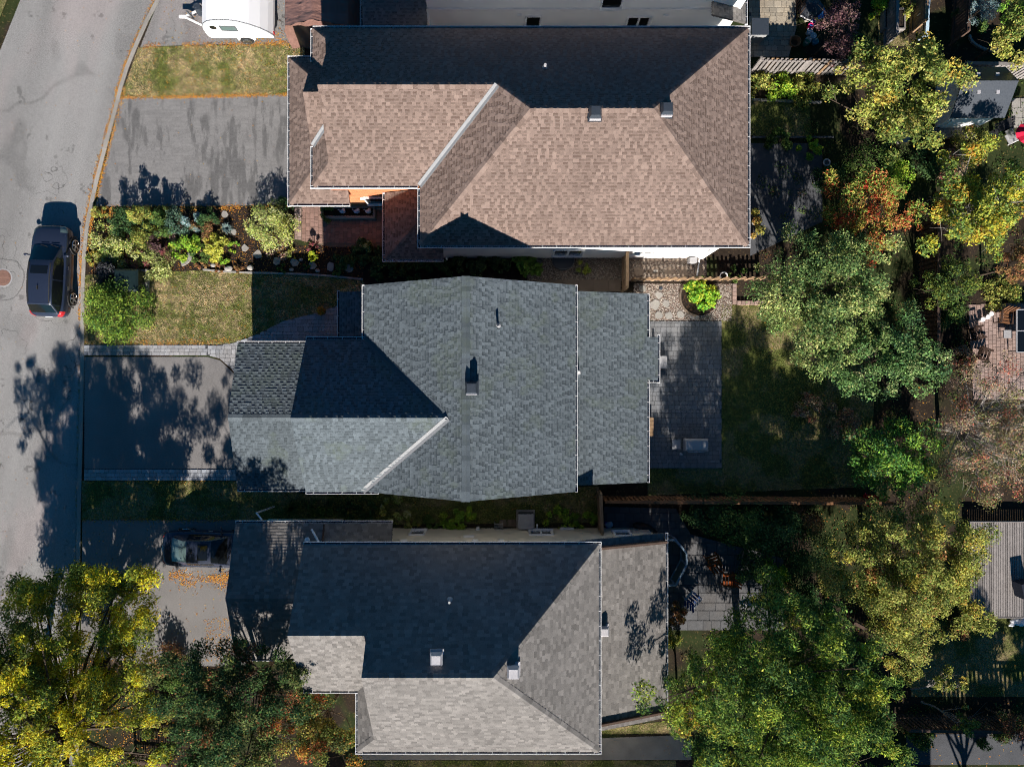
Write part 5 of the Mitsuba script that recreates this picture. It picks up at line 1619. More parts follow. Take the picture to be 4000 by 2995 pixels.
c = at(2920, 2350, 0.6)
M().box((c[0], c[1], 0.7), (0.75, 0.5, 0.03), 0.5, uv=(0.8, 2)).build('top', 'metal', k)
for x in (-0.28, 0.28):
    M().bar((c[0] + x, c[1] + x * 0.5, 0.03), (c[0] + x, c[1] + x * 0.5, 0.69), 0.04, 0.3, up=(0.4, -0.9, 0), uv=(0.5, 2)).build('leg', 'metal', k)

# ---------------------------------------------------------------- upper right yard
k = thing('storage_bin', 'blue-grey lidded storage bin at the corner of the siding house', 'bin')
c = at(2958, 120, 0.6)
M().box((c[0], c[1] - 0.0, 0.5), (0.78, 0.72, 0.9), uv=(0.55, 3)).build('body', 'siding', k)
M().box((c[0], c[1], 1.0), (0.84, 0.8, 0.09), uv=(0.8, 1)).build('lid', 'metal', k)
k = thing('raised_bed', 'wooden raised bed beside the grass patch', 'garden bed')
c = at(3478, 90)
for x, y, sx, sy in ((-0.5, 0, 0.06, 0.95), (0.5, 0, 0.06, 0.95), (0, -0.5, 1.06, 0.06), (0, 0.5, 1.06, 0.06)):
    M().box((c[0] + x, c[1] + y, 0.22), (sx, sy, 0.44), uv=(0.8, 1)).build('board', 'wood', k)
M().box((c[0], c[1], 0.18), (0.9, 0.9, 0.36), uv=(0.3, 0)).build('soil', 'mulch', k)
k = thing('painted_beam', 'long pale blue painted beam between the fences', 'beam')
M().bar((*at(3588, -60)[:2], 0.9), (*at(3578, 175)[:2], 0.9), 0.16, 0.14, col=(0.42, 0.56, 0.66)).build('beam', 'vc', k)
for y in (-40, 60, 160):
    M().bar((*at(3583, y)[:2], 0), (*at(3583, y)[:2], 0.83), 0.1, 0.1, col=(0.36, 0.45, 0.52)).build('post', 'vc', k)
toys = [((3150, 80), (0.55, 0.5, 0.4), 'straw coloured pot on the toy heap'), ((3160, 112), (0.55, 0.03, 0.12), 'crimson plastic toy on the heap'), ((3156, 132), (0.75, 0.75, 0.75), 'white basin on the toy heap'),
        ((3170, 148), (0.7, 0.72, 0.74), 'second white basin on the heap'), ((3150, 165), (0.6, 0.62, 0.62), 'grey white bowl on the toy heap'), ((3178, 170), (0.06, 0.32, 0.40), 'teal toy at the end of the heap'),
        ((3143, 175), (0.04, 0.28, 0.2), 'green toy at the lower end of the heap'), ((3168, 98), (0.03, 0.10, 0.4), 'deep blue toy bucket on the heap')]
for (x, y), cl_, lb in toys:
    c = at(x, y)
    m = M().tube([c, c + [0, 0, 0.24]], [0.12, 0.17], 14, cap=False, col=cl_).tube([c, c + [0, 0, 0.24]], [0.10, 0.15], 14, cap=False, col=cl_).disc(c, 0.12, 0.08, 12, col=np.array(cl_) * 0.8)
    tag(m.build('toy_bucket', 'vcg'), lb, 'toy')
k = thing('basket', 'round wicker basket on the upper right patio', 'basket')
c = at(3098, 172)
m = M()
for i in range(5):
    m.tube([(c[0] + (0.18 + 0.02 * i) * math.cos(a), c[1] + (0.18 + 0.02 * i) * math.sin(a), 0.06 + 0.06 * i) for a in np.linspace(0, 2 * np.pi, 17)], 0.032, 5, cap=False, col=(0.30, 0.13, 0.06))
m.build('wall', 'vc', k)
M().disc((c[0], c[1], 0.03), 0.17, 0.08, 12, col=(0.14, 0.06, 0.03)).build('floor', 'vc', k)
k = thing('covered_cart', 'dark tarp covered cart beside the upper right patio', 'cart')
c = at(3175, 30, 0.5)
m = M().ball((c[0], c[1], 0.35), 0.55, 3, (1.0, 0.85, 0.7), col=(0.03, 0.035, 0.045))
m.v[0] = m.v[0] + (nfbm(m.v[0] * 4, 3, 9)[:, None] - 0.5) * 0.3
m.v[0][:, 2] = np.maximum(m.v[0][:, 2], 0.01)
m.build('cover', 'vcg', k)
M().bar((c[0] - 0.55, c[1] - 0.3, 0.3), (c[0] + 0.1, c[1] - 0.62, 0.3), 0.05, 0.05, uv=(0.8, 0)).build('handle', 'metal', k)
tag(M().box(at(3208, 52, 0.4) , (0.45, 0.5, 0.04), 0.3, col=(0.05, 0.22, 0.5)).box(at(3208, 52, 0.2), (0.05, 0.05, 0.4), col=(0.05, 0.22, 0.5)).build('blue_stool', 'vc'), 'small bright blue table near the purple shrub', 'table')
k = thing('trellis', 'dark lattice trellis at the edge of the beige patio', 'trellis')
a, b = at(3106, -40), at(3110, 75)
for zz in (0.1, 0.6, 1.1):
    M().bar((a[0], a[1], zz), (b[0], b[1], zz), 0.04, 0.04, col=(0.06, 0.035, 0.025)).build('rail', 'vc', k)
for q in np.linspace(0, 1, 9):
    p = a + (b - a) * q
    M().bar((p[0], p[1], 0.0), (p[0], p[1], 1.15), 0.03, 0.03, col=(0.06, 0.035, 0.025)).build('bar', 'vc', k)
k = thing('pond_edging', 'curved pale stone edging in the top right corner', 'edging')
line = LineString([at(x, y)[:2] for x, y in ((3783, 140), (3790, 165), (3810, 180), (3835, 192), (3865, 203), (3895, 196), (3920, 180))])
for i in range(9):
    a, b = line.interpolate(i / 9, normalized=True), line.interpolate((i + 0.94) / 9, normalized=True)
    M().bar((a.x, a.y, 0.06), (b.x, b.y, 0.06), 0.10, 0.13, uv=(RG.uniform(0.6, 0.95), 0)).build('edging_stone', 'concrete', k)
k = thing('bed_edging', 'straight pale edging before the shrub border', 'edging')
for i in range(8):
    a, b = at(2935 + i * 34, 392 + i * 1.5), at(2935 + (i + 0.95) * 34, 392 + i * 1.5)
    M().bar(a + [0, 0, 0.06], b + [0, 0, 0.06], 0.10, 0.12, uv=(RG.uniform(0.4, 0.8), 0)).build('edging_stone', 'concrete', k)
k = thing('patio_edging', 'thin grey edging above the dark dappled patio', 'edging')
for i in range(8):
    a, b = at(2935 + i * 40, 538), at(2935 + (i + 0.95) * 40, 538)
    M().bar(a + [0, 0, 0.06], b + [0, 0, 0.06], 0.07, 0.12, uv=(RG.uniform(0.4, 0.8), 2)).build('edging_stone', 'concrete', k)
for i, (x, y, r, lb) in enumerate(((2940, 835, 0.16, 'pot with dry plant nearest the corner of the brown house'), (2945, 870, 0.2, 'round pot behind the brown-roofed house'), (2958, 905, 0.22, 'largest pot behind the brown-roofed house'),
                                   (2935, 925, 0.13, 'small pale pot behind the brown-roofed house'))):
    k = thing('plant_pot', lb, 'pot')
    c = at(x, y)
    M().disc((c[0], c[1], 0.01), r * 0.7, r * 1.6, 14, r2=r, uv=(0.6, (2, 5, 4, 0)[i])).build('pot', 'metal', k)
    POT_PLANTS.append((c[0], c[1], r * 1.6 + 0.12, r * 1.3))
k = thing('garden_hose_reel', 'white ring shaped pot near the dappled patio', 'pot')
c = at(3222, 640)
M().tube([(c[0] + 0.16 * math.cos(a), c[1] + 0.16 * math.sin(a), 0.22) for a in np.linspace(0, 2 * np.pi, 19)], 0.035, 6, cap=False, col=(0.55, 0.55, 0.57)).disc(c, 0.15, 0.2, 14, col=(0.1, 0.1, 0.1)).build('pot', 'vc', k)
k = thing('garden_statue', 'pale stone birdbath under the yellow-green tree', 'birdbath')
c = at(3505, 555)
M().disc((c[0], c[1], 0), 0.13, 0.6, 12, r2=0.08, uv=(0.8, 0)).build('pedestal', 'concrete', k)
M().disc((c[0], c[1], 0.6), 0.12, 0.1, 16, r2=0.27, uv=(0.8, 0)).build('bowl', 'concrete', k)
# ---------------------------------------------------------------- foliage
LEAF_TONE = 2.3


def leaves(rng, clumps, n, size, pal, up=0.6, aspect=0.5, shell=0.45, jitter=0.42, bias=0.6, droop=0.0):
    """n folded leaves in the clumps (x, y, z, r, squash): (vertices, triangles, colours)."""
    clumps = np.asarray(clumps, float)
    w = clumps[:, 3] ** 2
    ci = rng.choice(len(clumps), n, p=w / w.sum())
    d = rng.normal(size=(n, 3))
    d /= np.linalg.norm(d, axis=1, keepdims=True)
    rad = (shell + (1 - shell) * rng.random(n) ** 0.7) * rng.uniform(0.75, 1.12, n)
    c = clumps[ci]
    pos = c[:, :3] + d * (rad * c[:, 3])[:, None] * np.column_stack([np.ones(n), np.ones(n), c[:, 4]])
    nrm = rng.normal(size=(n, 3)) * 0.78 + d * 0.45 + np.array([0, -0.5, up])
    nrm /= np.linalg.norm(nrm, axis=1, keepdims=True)
    t = np.cross(nrm, rng.normal(size=(n, 3)))
    t /= np.linalg.norm(t, axis=1, keepdims=True)
    t[:, 2] -= droop
    b = np.cross(nrm, t)
    L = size * rng.uniform(0.6, 1.35, n)[:, None]
    W = L * aspect
    fold = nrm * L * 0.10
    v = np.stack([pos - t * L * 0.5, pos + b * W * 0.5 + fold, pos + t * L * 0.5, pos - b * W * 0.5 + fold], 1).reshape(-1, 3)
    i = np.arange(n)[:, None] * 4
    f = np.vstack([i + [0, 1, 2], i + [0, 2, 3]])
    cols = np.array([p[0] for p in pal])
    wt = np.array([p[1] for p in pal], float)
    wt /= wt.sum()
    main = rng.choice(len(pal), len(clumps), p=wt)
    pi = np.where(rng.random(n) < bias, main[ci], rng.choice(len(pal), n, p=wt))
    col = cols[pi] * (1 + jitter * rng.normal(size=(n, 1))).clip(0.3, 2.1) * (1 + 0.08 * rng.normal(size=(n, 3)))
    v[:, 2] = np.maximum(v[:, 2], 0.01)
    return v, f, np.repeat((col * LEAF_TONE).clip(0.004, 0.7), 4, 0)


def crown_clumps(rng, c, rx, ry, rz, n, r, flat=0.75, low=-0.5):
    """Clumps filling an uneven crown about c: more of them towards its outside and top."""
    out = []
    ang = rng.uniform(0, 6.28, 6)
    while len(out) < n:
        d = rng.normal(size=3)
        d /= np.linalg.norm(d)
        if d[2] < low:
            continue
        th = math.atan2(d[1], d[0])
        lob = 1 + 0.16 * math.sin(3 * th + ang[0]) + 0.12 * math.sin(5 * th + ang[1]) + 0.08 * math.sin(9 * th + ang[2])
        q = rng.random() ** 0.42
        out.append((c[0] + d[0] * rx * q * lob, c[1] + d[1] * ry * q * lob, c[2] + d[2] * rz * q, r * rng.uniform(0.4, 1.15), flat))
    return out


def tree(name, label, cat, px, py, zc, rx, ry, rz, n, size, pal, nclump=60, r=0.6, seed=1, trunk=0.14, limbs=14, bark=0, group=None, aspect=0.5, extra=(), twig=0, base=None, droop=0.0, up=0.6, low=-0.5, shell=0.45, bias=0.65):
    """A tree with its crown centred over the survey point at height zc."""
    rng = np.random.default_rng(seed)
    c = at(px, py, zc)
    k = thing(name, label, cat, group)
    cl_ = crown_clumps(rng, c, rx, ry, rz, nclump, r, low=low) + list(extra)
    b0 = np.array([c[0], c[1], 0.0]) if base is None else np.array([*base, 0.0])
    fork = b0 + (c - b0) * 0.55
    m = M()
    m.tube([b0 - [0, 0, 0.05], b0 + (fork - b0) * 0.1, b0 + (fork - b0) * 0.6 + rng.normal(size=3) * 0.05, fork], [trunk * 1.5, trunk, trunk * 0.85, trunk * 0.7], 9, uv=(0.5, bark))
    labels_t = m.build('trunk', 'bark', k)
    m = M()
    pick_ = rng.permutation(len(cl_))[:limbs]
    for i in pick_:
        e = np.array(cl_[i][:3])
        s = b0 + (fork - b0) * rng.uniform(0.7, 1.0)
        mid = s + (e - s) * 0.5 + rng.normal(size=3) * 0.18 + [0, 0, 0.15]
        m.tube([s, mid, e], [trunk * 0.42, trunk * 0.25, trunk * 0.08], 5, cap=False, uv=(0.5, bark))
        for _ in range(2 + twig):
            q = mid + (e - mid) * rng.uniform(0.2, 1.0)
            tip = q + rng.normal(size=3) * (0.5 * r + 0.25)
            m.tube([q, (q + tip) / 2 + rng.normal(size=3) * 0.05, tip], [trunk * 0.12, trunk * 0.08, trunk * 0.03], 3, cap=False, uv=(0.5, bark))
    if m.n:
        labels[m.build('limbs', 'bark', k)] = {'kind': 'stuff'}
    v, f, col = leaves(rng, cl_, n, size, pal, aspect=aspect, droop=droop, up=up, shell=shell, bias=bias)
    M().add(v, f, col=col).build('crown', 'leaf', k)
    return k


def shrub(label, px, py, r, h, pal, n=900, size=0.09, seed=1, name='shrub', cat='shrub', nclump=None, aspect=0.55, stretch=1.0, group=None, clump_r=0.34, up=0.6):
    """A low plant: foliage down to the ground on a few stems."""
    rng = np.random.default_rng(seed)
    c = at(px, py, h * 0.5)
    k = thing(name, label, cat, group)
    nc = nclump or max(6, int(16 * r * r + 6))
    cl_ = []
    for _ in range(nc):
        a, q = rng.uniform(0, 6.28), math.sqrt(rng.random())
        x, y = r * q * math.cos(a) * stretch, r * q * math.sin(a)
        top = h * (1 - 0.55 * q ** 2) * rng.uniform(0.8, 1.05)
        z = top - clump_r * r * 0.6
        cl_.append((c[0] + x, c[1] + y, max(0.08, z), clump_r * r * rng.uniform(0.7, 1.2), 0.8))
        if h > 0.7:
            cl_.append((c[0] + x * 1.03, c[1] + y * 1.03, max(0.08, z * rng.uniform(0.3, 0.7)), clump_r * r, 1.0))
    m = M()
    for i in range(min(7, nc)):
        e = np.array(cl_[i][:3])
        m.tube([(c[0] + 0.2 * (e[0] - c[0]), c[1] + 0.2 * (e[1] - c[1]), 0.0), e], [0.018, 0.006], 4, cap=False, uv=(0.4, 0))
    m.build('stem', 'bark', k)
    labels[f'{k}__stem'] = {'kind': 'stuff'}
    v, f, col = leaves(rng, cl_, n, size, pal, aspect=aspect, up=up)
    M().add(v, f, col=col).build('foliage', 'leaf', k)
    return k


def tuft(label, px, py, r, h, pal, n=70, w=0.03, seed=1, name='grass_tuft', cat='plant', group=None):
    """Arching blades from one root."""
    rng = np.random.default_rng(seed)
    c = at(px, py, h * 0.4)
    k = thing(name, label, cat, group)
    V, Fc, C = [], [], []
    for i in range(n):
        a, q = rng.uniform(0, 6.28), rng.uniform(0.45, 1.0)
        d = np.array([math.cos(a), math.sin(a), 0])
        s = np.array([-d[1], d[0], 0]) * w * rng.uniform(0.6, 1.2)
        b = np.array([c[0], c[1], 0.01]) + d * r * 0.08
        p1, p2, p3 = b + d * r * q * 0.35 + [0, 0, h * 0.75], b + d * r * q * 0.72 + [0, 0, h * rng.uniform(0.7, 1.0)], b + d * r * q + [0, 0, h * rng.uniform(0.25, 0.6)]
        o = len(V) and sum(len(x) for x in V) or 0
        V.append(np.array([b - s * 0.5, b + s * 0.5, p1 - s, p1 + s, p2 - s * 0.8, p2 + s * 0.8, p3]))
        Fc += [(o, o + 1, o + 3), (o, o + 3, o + 2), (o + 2, o + 3, o + 5), (o + 2, o + 5, o + 4), (o + 4, o + 5, o + 6)]
        col = np.array(pal[rng.integers(len(pal))]) * rng.uniform(0.7, 1.3)
        C.append(np.repeat(col[None], 7, 0))
    M().add(np.vstack(V), Fc, col=np.vstack(C)).build('blades', 'leaf', k)
    return k


# palettes (leaf colours)
GRN = [((0.050, 0.085, 0.022), 3), ((0.075, 0.110, 0.030), 2), ((0.035, 0.065, 0.022), 2)]
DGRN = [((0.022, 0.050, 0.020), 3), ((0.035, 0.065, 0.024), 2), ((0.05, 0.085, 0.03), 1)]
BGRN = [((0.12, 0.21, 0.025), 3), ((0.20, 0.28, 0.03), 2), ((0.08, 0.16, 0.025), 2)]
YGRN = [((0.16, 0.175, 0.04), 3), ((0.22, 0.205, 0.06), 2), ((0.07, 0.095, 0.025), 3), ((0.28, 0.19, 0.04), 0.8)]
YEL = [((0.42, 0.30, 0.02), 3), ((0.34, 0.27, 0.03), 2), ((0.14, 0.16, 0.03), 2), ((0.07, 0.10, 0.025), 2)]
PALE = [((0.30, 0.31, 0.12), 3), ((0.23, 0.27, 0.075), 3), ((0.10, 0.15, 0.035), 1.5), ((0.28, 0.25, 0.05), 0.8)]
OLIVE = [((0.135, 0.15, 0.038), 4), ((0.19, 0.185, 0.055), 3), ((0.08, 0.105, 0.03), 2), ((0.26, 0.12, 0.05), 0.7), ((0.24, 0.2, 0.04), 1)]
REDM = [((0.28, 0.085, 0.035), 3), ((0.30, 0.15, 0.05), 2), ((0.10, 0.14, 0.03), 4), ((0.18, 0.19, 0.04), 3), ((0.26, 0.035, 0.02), 1)]
PURP = [((0.075, 0.040, 0.045), 3), ((0.11, 0.065, 0.065), 2), ((0.045, 0.025, 0.03), 2), ((0.14, 0.09, 0.08), 1)]
WINE = [((0.13, 0.035, 0.045), 3), ((0.09, 0.05, 0.04), 2), ((0.10, 0.11, 0.04), 1.5)]
BLUE = [((0.14, 0.21, 0.21), 3), ((0.20, 0.28, 0.27), 2), ((0.09, 0.14, 0.14), 2)]
RUST = [((0.16, 0.075, 0.04), 3), ((0.12, 0.10, 0.04), 2), ((0.20, 0.12, 0.05), 2)]
GREY = [((0.092, 0.128, 0.042), 3), ((0.155, 0.188, 0.066), 2), ((0.045, 0.078, 0.028), 3), ((0.21, 0.225, 0.08), 1)]
TWIG = [((0.16, 0.12, 0.085), 3), ((0.20, 0.15, 0.10), 2), ((0.22, 0.07, 0.05), 1.2), ((0.12, 0.12, 0.05), 2)]

# ---------------------------------------------------------------- trees
tree('tree', 'broad yellow-green tree in the upper right yard', 'tree', 3510, 360, 4.0, 3.2, 2.4, 1.7, 15000, 0.135, YGRN, 110, 0.52, 101, 0.13, 22)
tree('tree', 'tree with red and orange tips beside the dark dappled patio', 'tree', 3405, 830, 3.2, 2.2, 2.1, 1.5, 9500, 0.13, REDM, 75, 0.48, 102, 0.10, 18, aspect=0.38)
tree('tree', 'bright yellow and green tree at the right edge above the patio', 'tree', 3835, 790, 3.6, 2.6, 2.65, 1.6, 17000, 0.13, [((0.32, 0.25, 0.03), 2), ((0.18, 0.20, 0.035), 3), ((0.08, 0.12, 0.03), 4), ((0.33, 0.17, 0.03), 1)], 85, 0.5, 103, 0.12, 26, twig=3, bark=1)
tree('tree', 'large grey-green tree right of the paver patio', 'tree', 3215, 1165, 4.4, 3.05, 3.25, 2.1, 27000, 0.115, GREY, 170, 0.52, 104, 0.13, 24)
tree('tree', 'smaller grey-green tree just below the large one', 'tree', 3500, 1410, 3.7, 2.75, 2.2, 1.7, 14000, 0.11, [((0.055, 0.105, 0.036), 3), ((0.09, 0.145, 0.052), 3), ((0.15, 0.185, 0.075), 1.2), ((0.03, 0.06, 0.028), 2)], 100, 0.48, 105, 0.11, 20)
tree('tree', 'glossy bright green tree at the end of the brown board fence', 'tree', 3495, 1800, 3.4, 2.1, 1.9, 1.6, 11000, 0.13, [((0.05, 0.12, 0.03), 3), ((0.10, 0.17, 0.03), 3), ((0.03, 0.07, 0.03), 2), ((0.2, 0.22, 0.03), 0.7)], 80, 0.48, 106, 0.10, 16, aspect=0.42)
tree('tree', 'thin brownish nearly bare tree at the right edge', 'tree', 3850, 1690, 3.6, 2.4, 3.4, 1.6, 15000, 0.085, TWIG, 120, 0.5, 107, 0.11, 60, twig=7, bark=1, shell=0.2)
tree('tree', 'wide olive tree left of the plank deck', 'tree', 3560, 2230, 4.4, 3.7, 3.5, 2.2, 56000, 0.105, OLIVE, 220, 0.52, 108, 0.14, 28, shell=0.3)
tree('tree', 'tall dark green tree at the bottom right of the taupe house', 'tree', 3060, 2735, 5.8, 5.0, 4.3, 4.0, 82000, 0.17, [((0.034, 0.066, 0.022), 4), ((0.085, 0.13, 0.032), 3.5), ((0.17, 0.215, 0.035), 2.5), ((0.25, 0.235, 0.04), 1)], 420, 0.55, 109, 0.2, 30, aspect=0.3, droop=0.25, low=-0.9)
tree('tree', 'yellow-orange tipped branch tree by the low roof corner', 'tree', 2700, 2800, 2.8, 0.95, 0.85, 0.9, 2300, 0.15, [((0.22, 0.20, 0.03), 3), ((0.30, 0.16, 0.04), 1.5), ((0.08, 0.12, 0.03), 2)], 26, 0.34, 110, 0.06, 8, aspect=0.34)
RX = np.random.default_rng(66)
LOW = [(*at(x, y, z), RX.uniform(0.35, 0.6), 0.75) for x, y, z in zip(20 + 575 * RX.random(200), 2235 + 620 * RX.random(200) ** 1.3, RX.uniform(2.6, 5.5, 200))]
tree('tree', 'tall yellow locust tree in the lower left corner', 'tree', 110, 2930, 6.8, 4.6, 5.6, 2.9, 95000, 0.15, YEL, 260, 0.5, 111, 0.26, 70, aspect=0.34, twig=2, shell=0.25, bias=0.75, base=at(400, 2800)[:2], low=-0.5, extra=LOW)
tree('tree', 'shaded green side tree beyond the yellow locust', 'tree', 40, 2560, 6.0, 2.0, 2.6, 1.8, 7500, 0.15, [((0.05, 0.075, 0.022), 3), ((0.09, 0.11, 0.03), 2), ((0.33, 0.25, 0.03), 0.8)], 60, 0.45, 112, 0.15, 24, aspect=0.34, twig=2, shell=0.25, base=at(120, 2900)[:2])
tree('tree', 'dark green maple left of the taupe house corner', 'tree', 925, 2740, 6.0, 3.1, 3.0, 2.9, 46000, 0.115, [((0.020, 0.042, 0.018), 4), ((0.035, 0.06, 0.022), 3), ((0.07, 0.085, 0.03), 1), ((0.15, 0.06, 0.03), 0.5), ((0.10, 0.11, 0.035), 1.2)], 200, 0.5, 113, 0.14, 20)
tree('tree', 'crab apple with red and green leaves at the corner of the taupe house', 'tree', 1245, 2840, 3.4, 2.0, 1.95, 1.5, 15000, 0.105, [((0.09, 0.11, 0.03), 4), ((0.17, 0.15, 0.04), 2.5), ((0.26, 0.07, 0.03), 1.3), ((0.045, 0.06, 0.025), 3), ((0.30, 0.14, 0.03), 0.7)], 70, 0.42, 114, 0.09, 16)
tree('tree', 'thin leaning branches with yellow-green leaves below the olive tree', 'tree', 3560, 2560, 2.8, 1.15, 1.25, 0.9, 3000, 0.10, OLIVE, 32, 0.34, 115, 0.07, 12)
tree('tree', 'bare branch ending in a small yellow-green tuft', 'tree', 3710, 2660, 2.4, 0.75, 0.55, 0.45, 900, 0.10, YGRN, 13, 0.24, 116, 0.05, 10, base=at(3560, 2690)[:2], bark=1)
tree('tree', 'little yellow-green tuft tree before the dark lower fence', 'tree', 3765, 2820, 2.0, 0.6, 0.75, 0.5, 1200, 0.10, YGRN, 15, 0.25, 117, 0.05, 8, base=at(3600, 2740)[:2], bark=1)
tree('tree', 'rusty brown small tree in the lower right corner', 'tree', 3960, 2840, 2.0, 1.2, 0.8, 0.7, 2600, 0.09, [((0.16, 0.07, 0.035), 3), ((0.10, 0.05, 0.03), 3), ((0.15, 0.14, 0.04), 1)], 26, 0.34, 118, 0.06, 12)
tree('tree', 'dark purple columnar shrub tree beside the toy heap', 'tree', 3272, 120, 2.6, 0.75, 1.5, 1.3, 4800, 0.085, PURP, 50, 0.33, 119, 0.07, 12)
tree('tree', 'blue-green spruce at the top right', 'spruce', 3845, 30, 1.8, 0.75, 0.75, 1.2, 3800, 0.07, BLUE, 40, 0.26, 120, 0.07, 14, aspect=0.25)
tree('tree', 'yellow-orange tree at the right edge of the top corner', 'tree', 3960, 130, 3.0, 0.95, 1.35, 1.2, 4200, 0.12, YGRN, 38, 0.4, 121, 0.08, 10)
tree('tree', 'dark green round tree above the small grey-green one', 'tree', 3700, 1120, 2.6, 1.6, 1.2, 1.1, 6000, 0.10, [((0.045, 0.075, 0.02), 3), ((0.10, 0.12, 0.025), 2), ((0.03, 0.05, 0.02), 2)], 48, 0.42, 122, 0.08, 10)
tree('tree', 'reddish small tree at the right edge above the pinkish patio', 'tree', 3975, 1040, 2.6, 0.8, 1.1, 0.9, 2600, 0.095, RUST, 26, 0.36, 123, 0.06, 12, twig=2)

for i, (x, y, r, h) in enumerate(((19.0, -23.6, 2.3, 5.6), (23.2, -24.0, 2.4, 6.0), (27.5, -23.8, 2.4, 5.8))):
    q = (2000 + x * FOCAL / (CAM_H - h), 1497.5 - y * FOCAL / (CAM_H - h))
    tree('tree', ['left', 'middle', 'right'][i] + ' one of three dense trees beyond the lower right edge', 'tree', *q, h, r, 2.0, 2.6, 9000, 0.22, DGRN, 70, 0.6, 130 + i, 0.16, 10, low=-0.8)

# shrubs of the back yards
BACK = [('green leafy border shrub at the left end under the weathered fence', 2975, 335, 0.75, 0.8, YGRN), ('green leafy border shrub in the middle under the weathered fence', 3065, 345, 0.8, 0.9, BGRN), ('grassy border shrub next to the yellow-green tree', 3150, 345, 0.75, 0.8, YGRN),
        ('leafy dark shrub left under the grey edging', 3050, 545, 0.6, 0.8, GRN), ('small yellow-green shrub beside the dappled patio', 3165, 575, 0.55, 0.7, BGRN), ('dark shrub on the right of the dappled patio', 3250, 700, 0.8, 1.3, DGRN),
        ('green shrub under the left of the red-tipped tree', 3420, 620, 1.1, 1.5, GRN), ('bright yellow-green shrub above the red-tipped tree', 3510, 690, 0.85, 1.2, BGRN), ('dark shrub in the gap between red and yellow trees', 3620, 640, 0.8, 1.2, DGRN),
        ('dark evergreen shrub under the big purple one', 3340, 190, 0.8, 1.0, DGRN), ('green shrub near the raised bed', 3450, 20, 0.6, 0.8, BGRN), ('yellow shrub between the beam and brown fence', 3560, 20, 0.5, 1.0, YGRN), ('green shrub left of the blue spruce', 3760, 40, 0.5, 0.8, GRN),
        ('bright green shrub in the top right corner', 3970, 20, 0.7, 0.9, BGRN), ('small green shrub under the blue spruce', 3820, 100, 0.45, 0.5, GRN), ('spiky green plant beside the shed', 3945, 345, 0.45, 0.6, GRN), ('tan leaved shrub below the shed', 3800, 560, 0.9, 1.1, OLIVE),
        ('twiggy grey shrub left of the yellow tree', 3720, 640, 0.7, 1.3, TWIG), ('pale yellow round shrub above the pinkish patio', 3925, 1140, 0.85, 0.9, YGRN), ('dark green shrub left of the pinkish patio', 3700, 1230, 0.9, 1.2, GRN), ('twiggy shrub at the left edge of the pinkish patio', 3770, 1400, 0.65, 1.0, TWIG),
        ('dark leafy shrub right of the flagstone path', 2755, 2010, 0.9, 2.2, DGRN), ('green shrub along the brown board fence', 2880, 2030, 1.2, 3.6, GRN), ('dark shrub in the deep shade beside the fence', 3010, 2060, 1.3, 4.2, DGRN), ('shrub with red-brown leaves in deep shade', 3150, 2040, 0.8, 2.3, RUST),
        ('green shrub with pale leaves right of the orange chairs', 2960, 2150, 0.85, 1.6, GRN), ('bright leaved shrub at the end of the flagstones', 3020, 2260, 0.75, 1.3, BGRN), ('big dark shrub between fence and olive tree', 3160, 2180, 1.2, 2.8, DGRN), ('dark shrub right of the blue-grey flagstones', 3130, 2330, 0.9, 1.5, DGRN),
        ('dark shrub with dense leaves between orange chairs and dark shrubs', 2930, 2205, 0.8, 1.9, DGRN), ('tall dark shrub right behind the lower orange chair', 3010, 2330, 0.7, 2.0, DGRN), ('reddish twiggy shrub between the locust and the dark maple', 640, 2590, 0.8, 1.4, RUST), ('green shrub low between the locust and the dark maple', 690, 2710, 0.9, 1.6, GRN), ('small green shrub near the lattice fence', 610, 2820, 0.8, 1.2, YGRN), ('dark shrub above the tall dark green tree', 3220, 2450, 0.8, 1.4, GRN), ('reddish shrub against the back gutter of the taupe house', 2640, 2400, 0.5, 1.3, RUST), ('yellow-green shrub under the low back gutter', 2625, 2500, 0.45, 1.0, YGRN), ('shrub with small white flowers under the plank deck', 3820, 2410, 0.8, 1.0, OLIVE),
        ('green plant hanging over the plank deck edge', 3745, 2330, 0.6, 1.2, YGRN), ('rosy shrub below the plank deck', 3750, 2470, 0.55, 0.9, RUST), ('crimson shrub at the end of the brown board fence', 3405, 1955, 0.38, 1.0, [((0.35, 0.01, 0.03), 3), ((0.2, 0.02, 0.02), 1)]),
        ('dark hedge plant left along the lower right fence', 3600, 2900, 0.7, 1.0, GRN), ('low green plant in the lower right path', 3880, 2890, 0.8, 0.7, GRN), ('brown leafless shrub in the back lawn corner', 3300, 1640, 0.9, 1.4, TWIG), ('second brown shrub before the glossy green tree', 3170, 1590, 0.7, 1.2, TWIG)]
for i, (lb, x, y, r, h, pal) in enumerate(BACK):
    shrub(lb, x, y, r, h, pal, n=int(900 + 1500 * r * r), size=0.10, seed=600 + i)

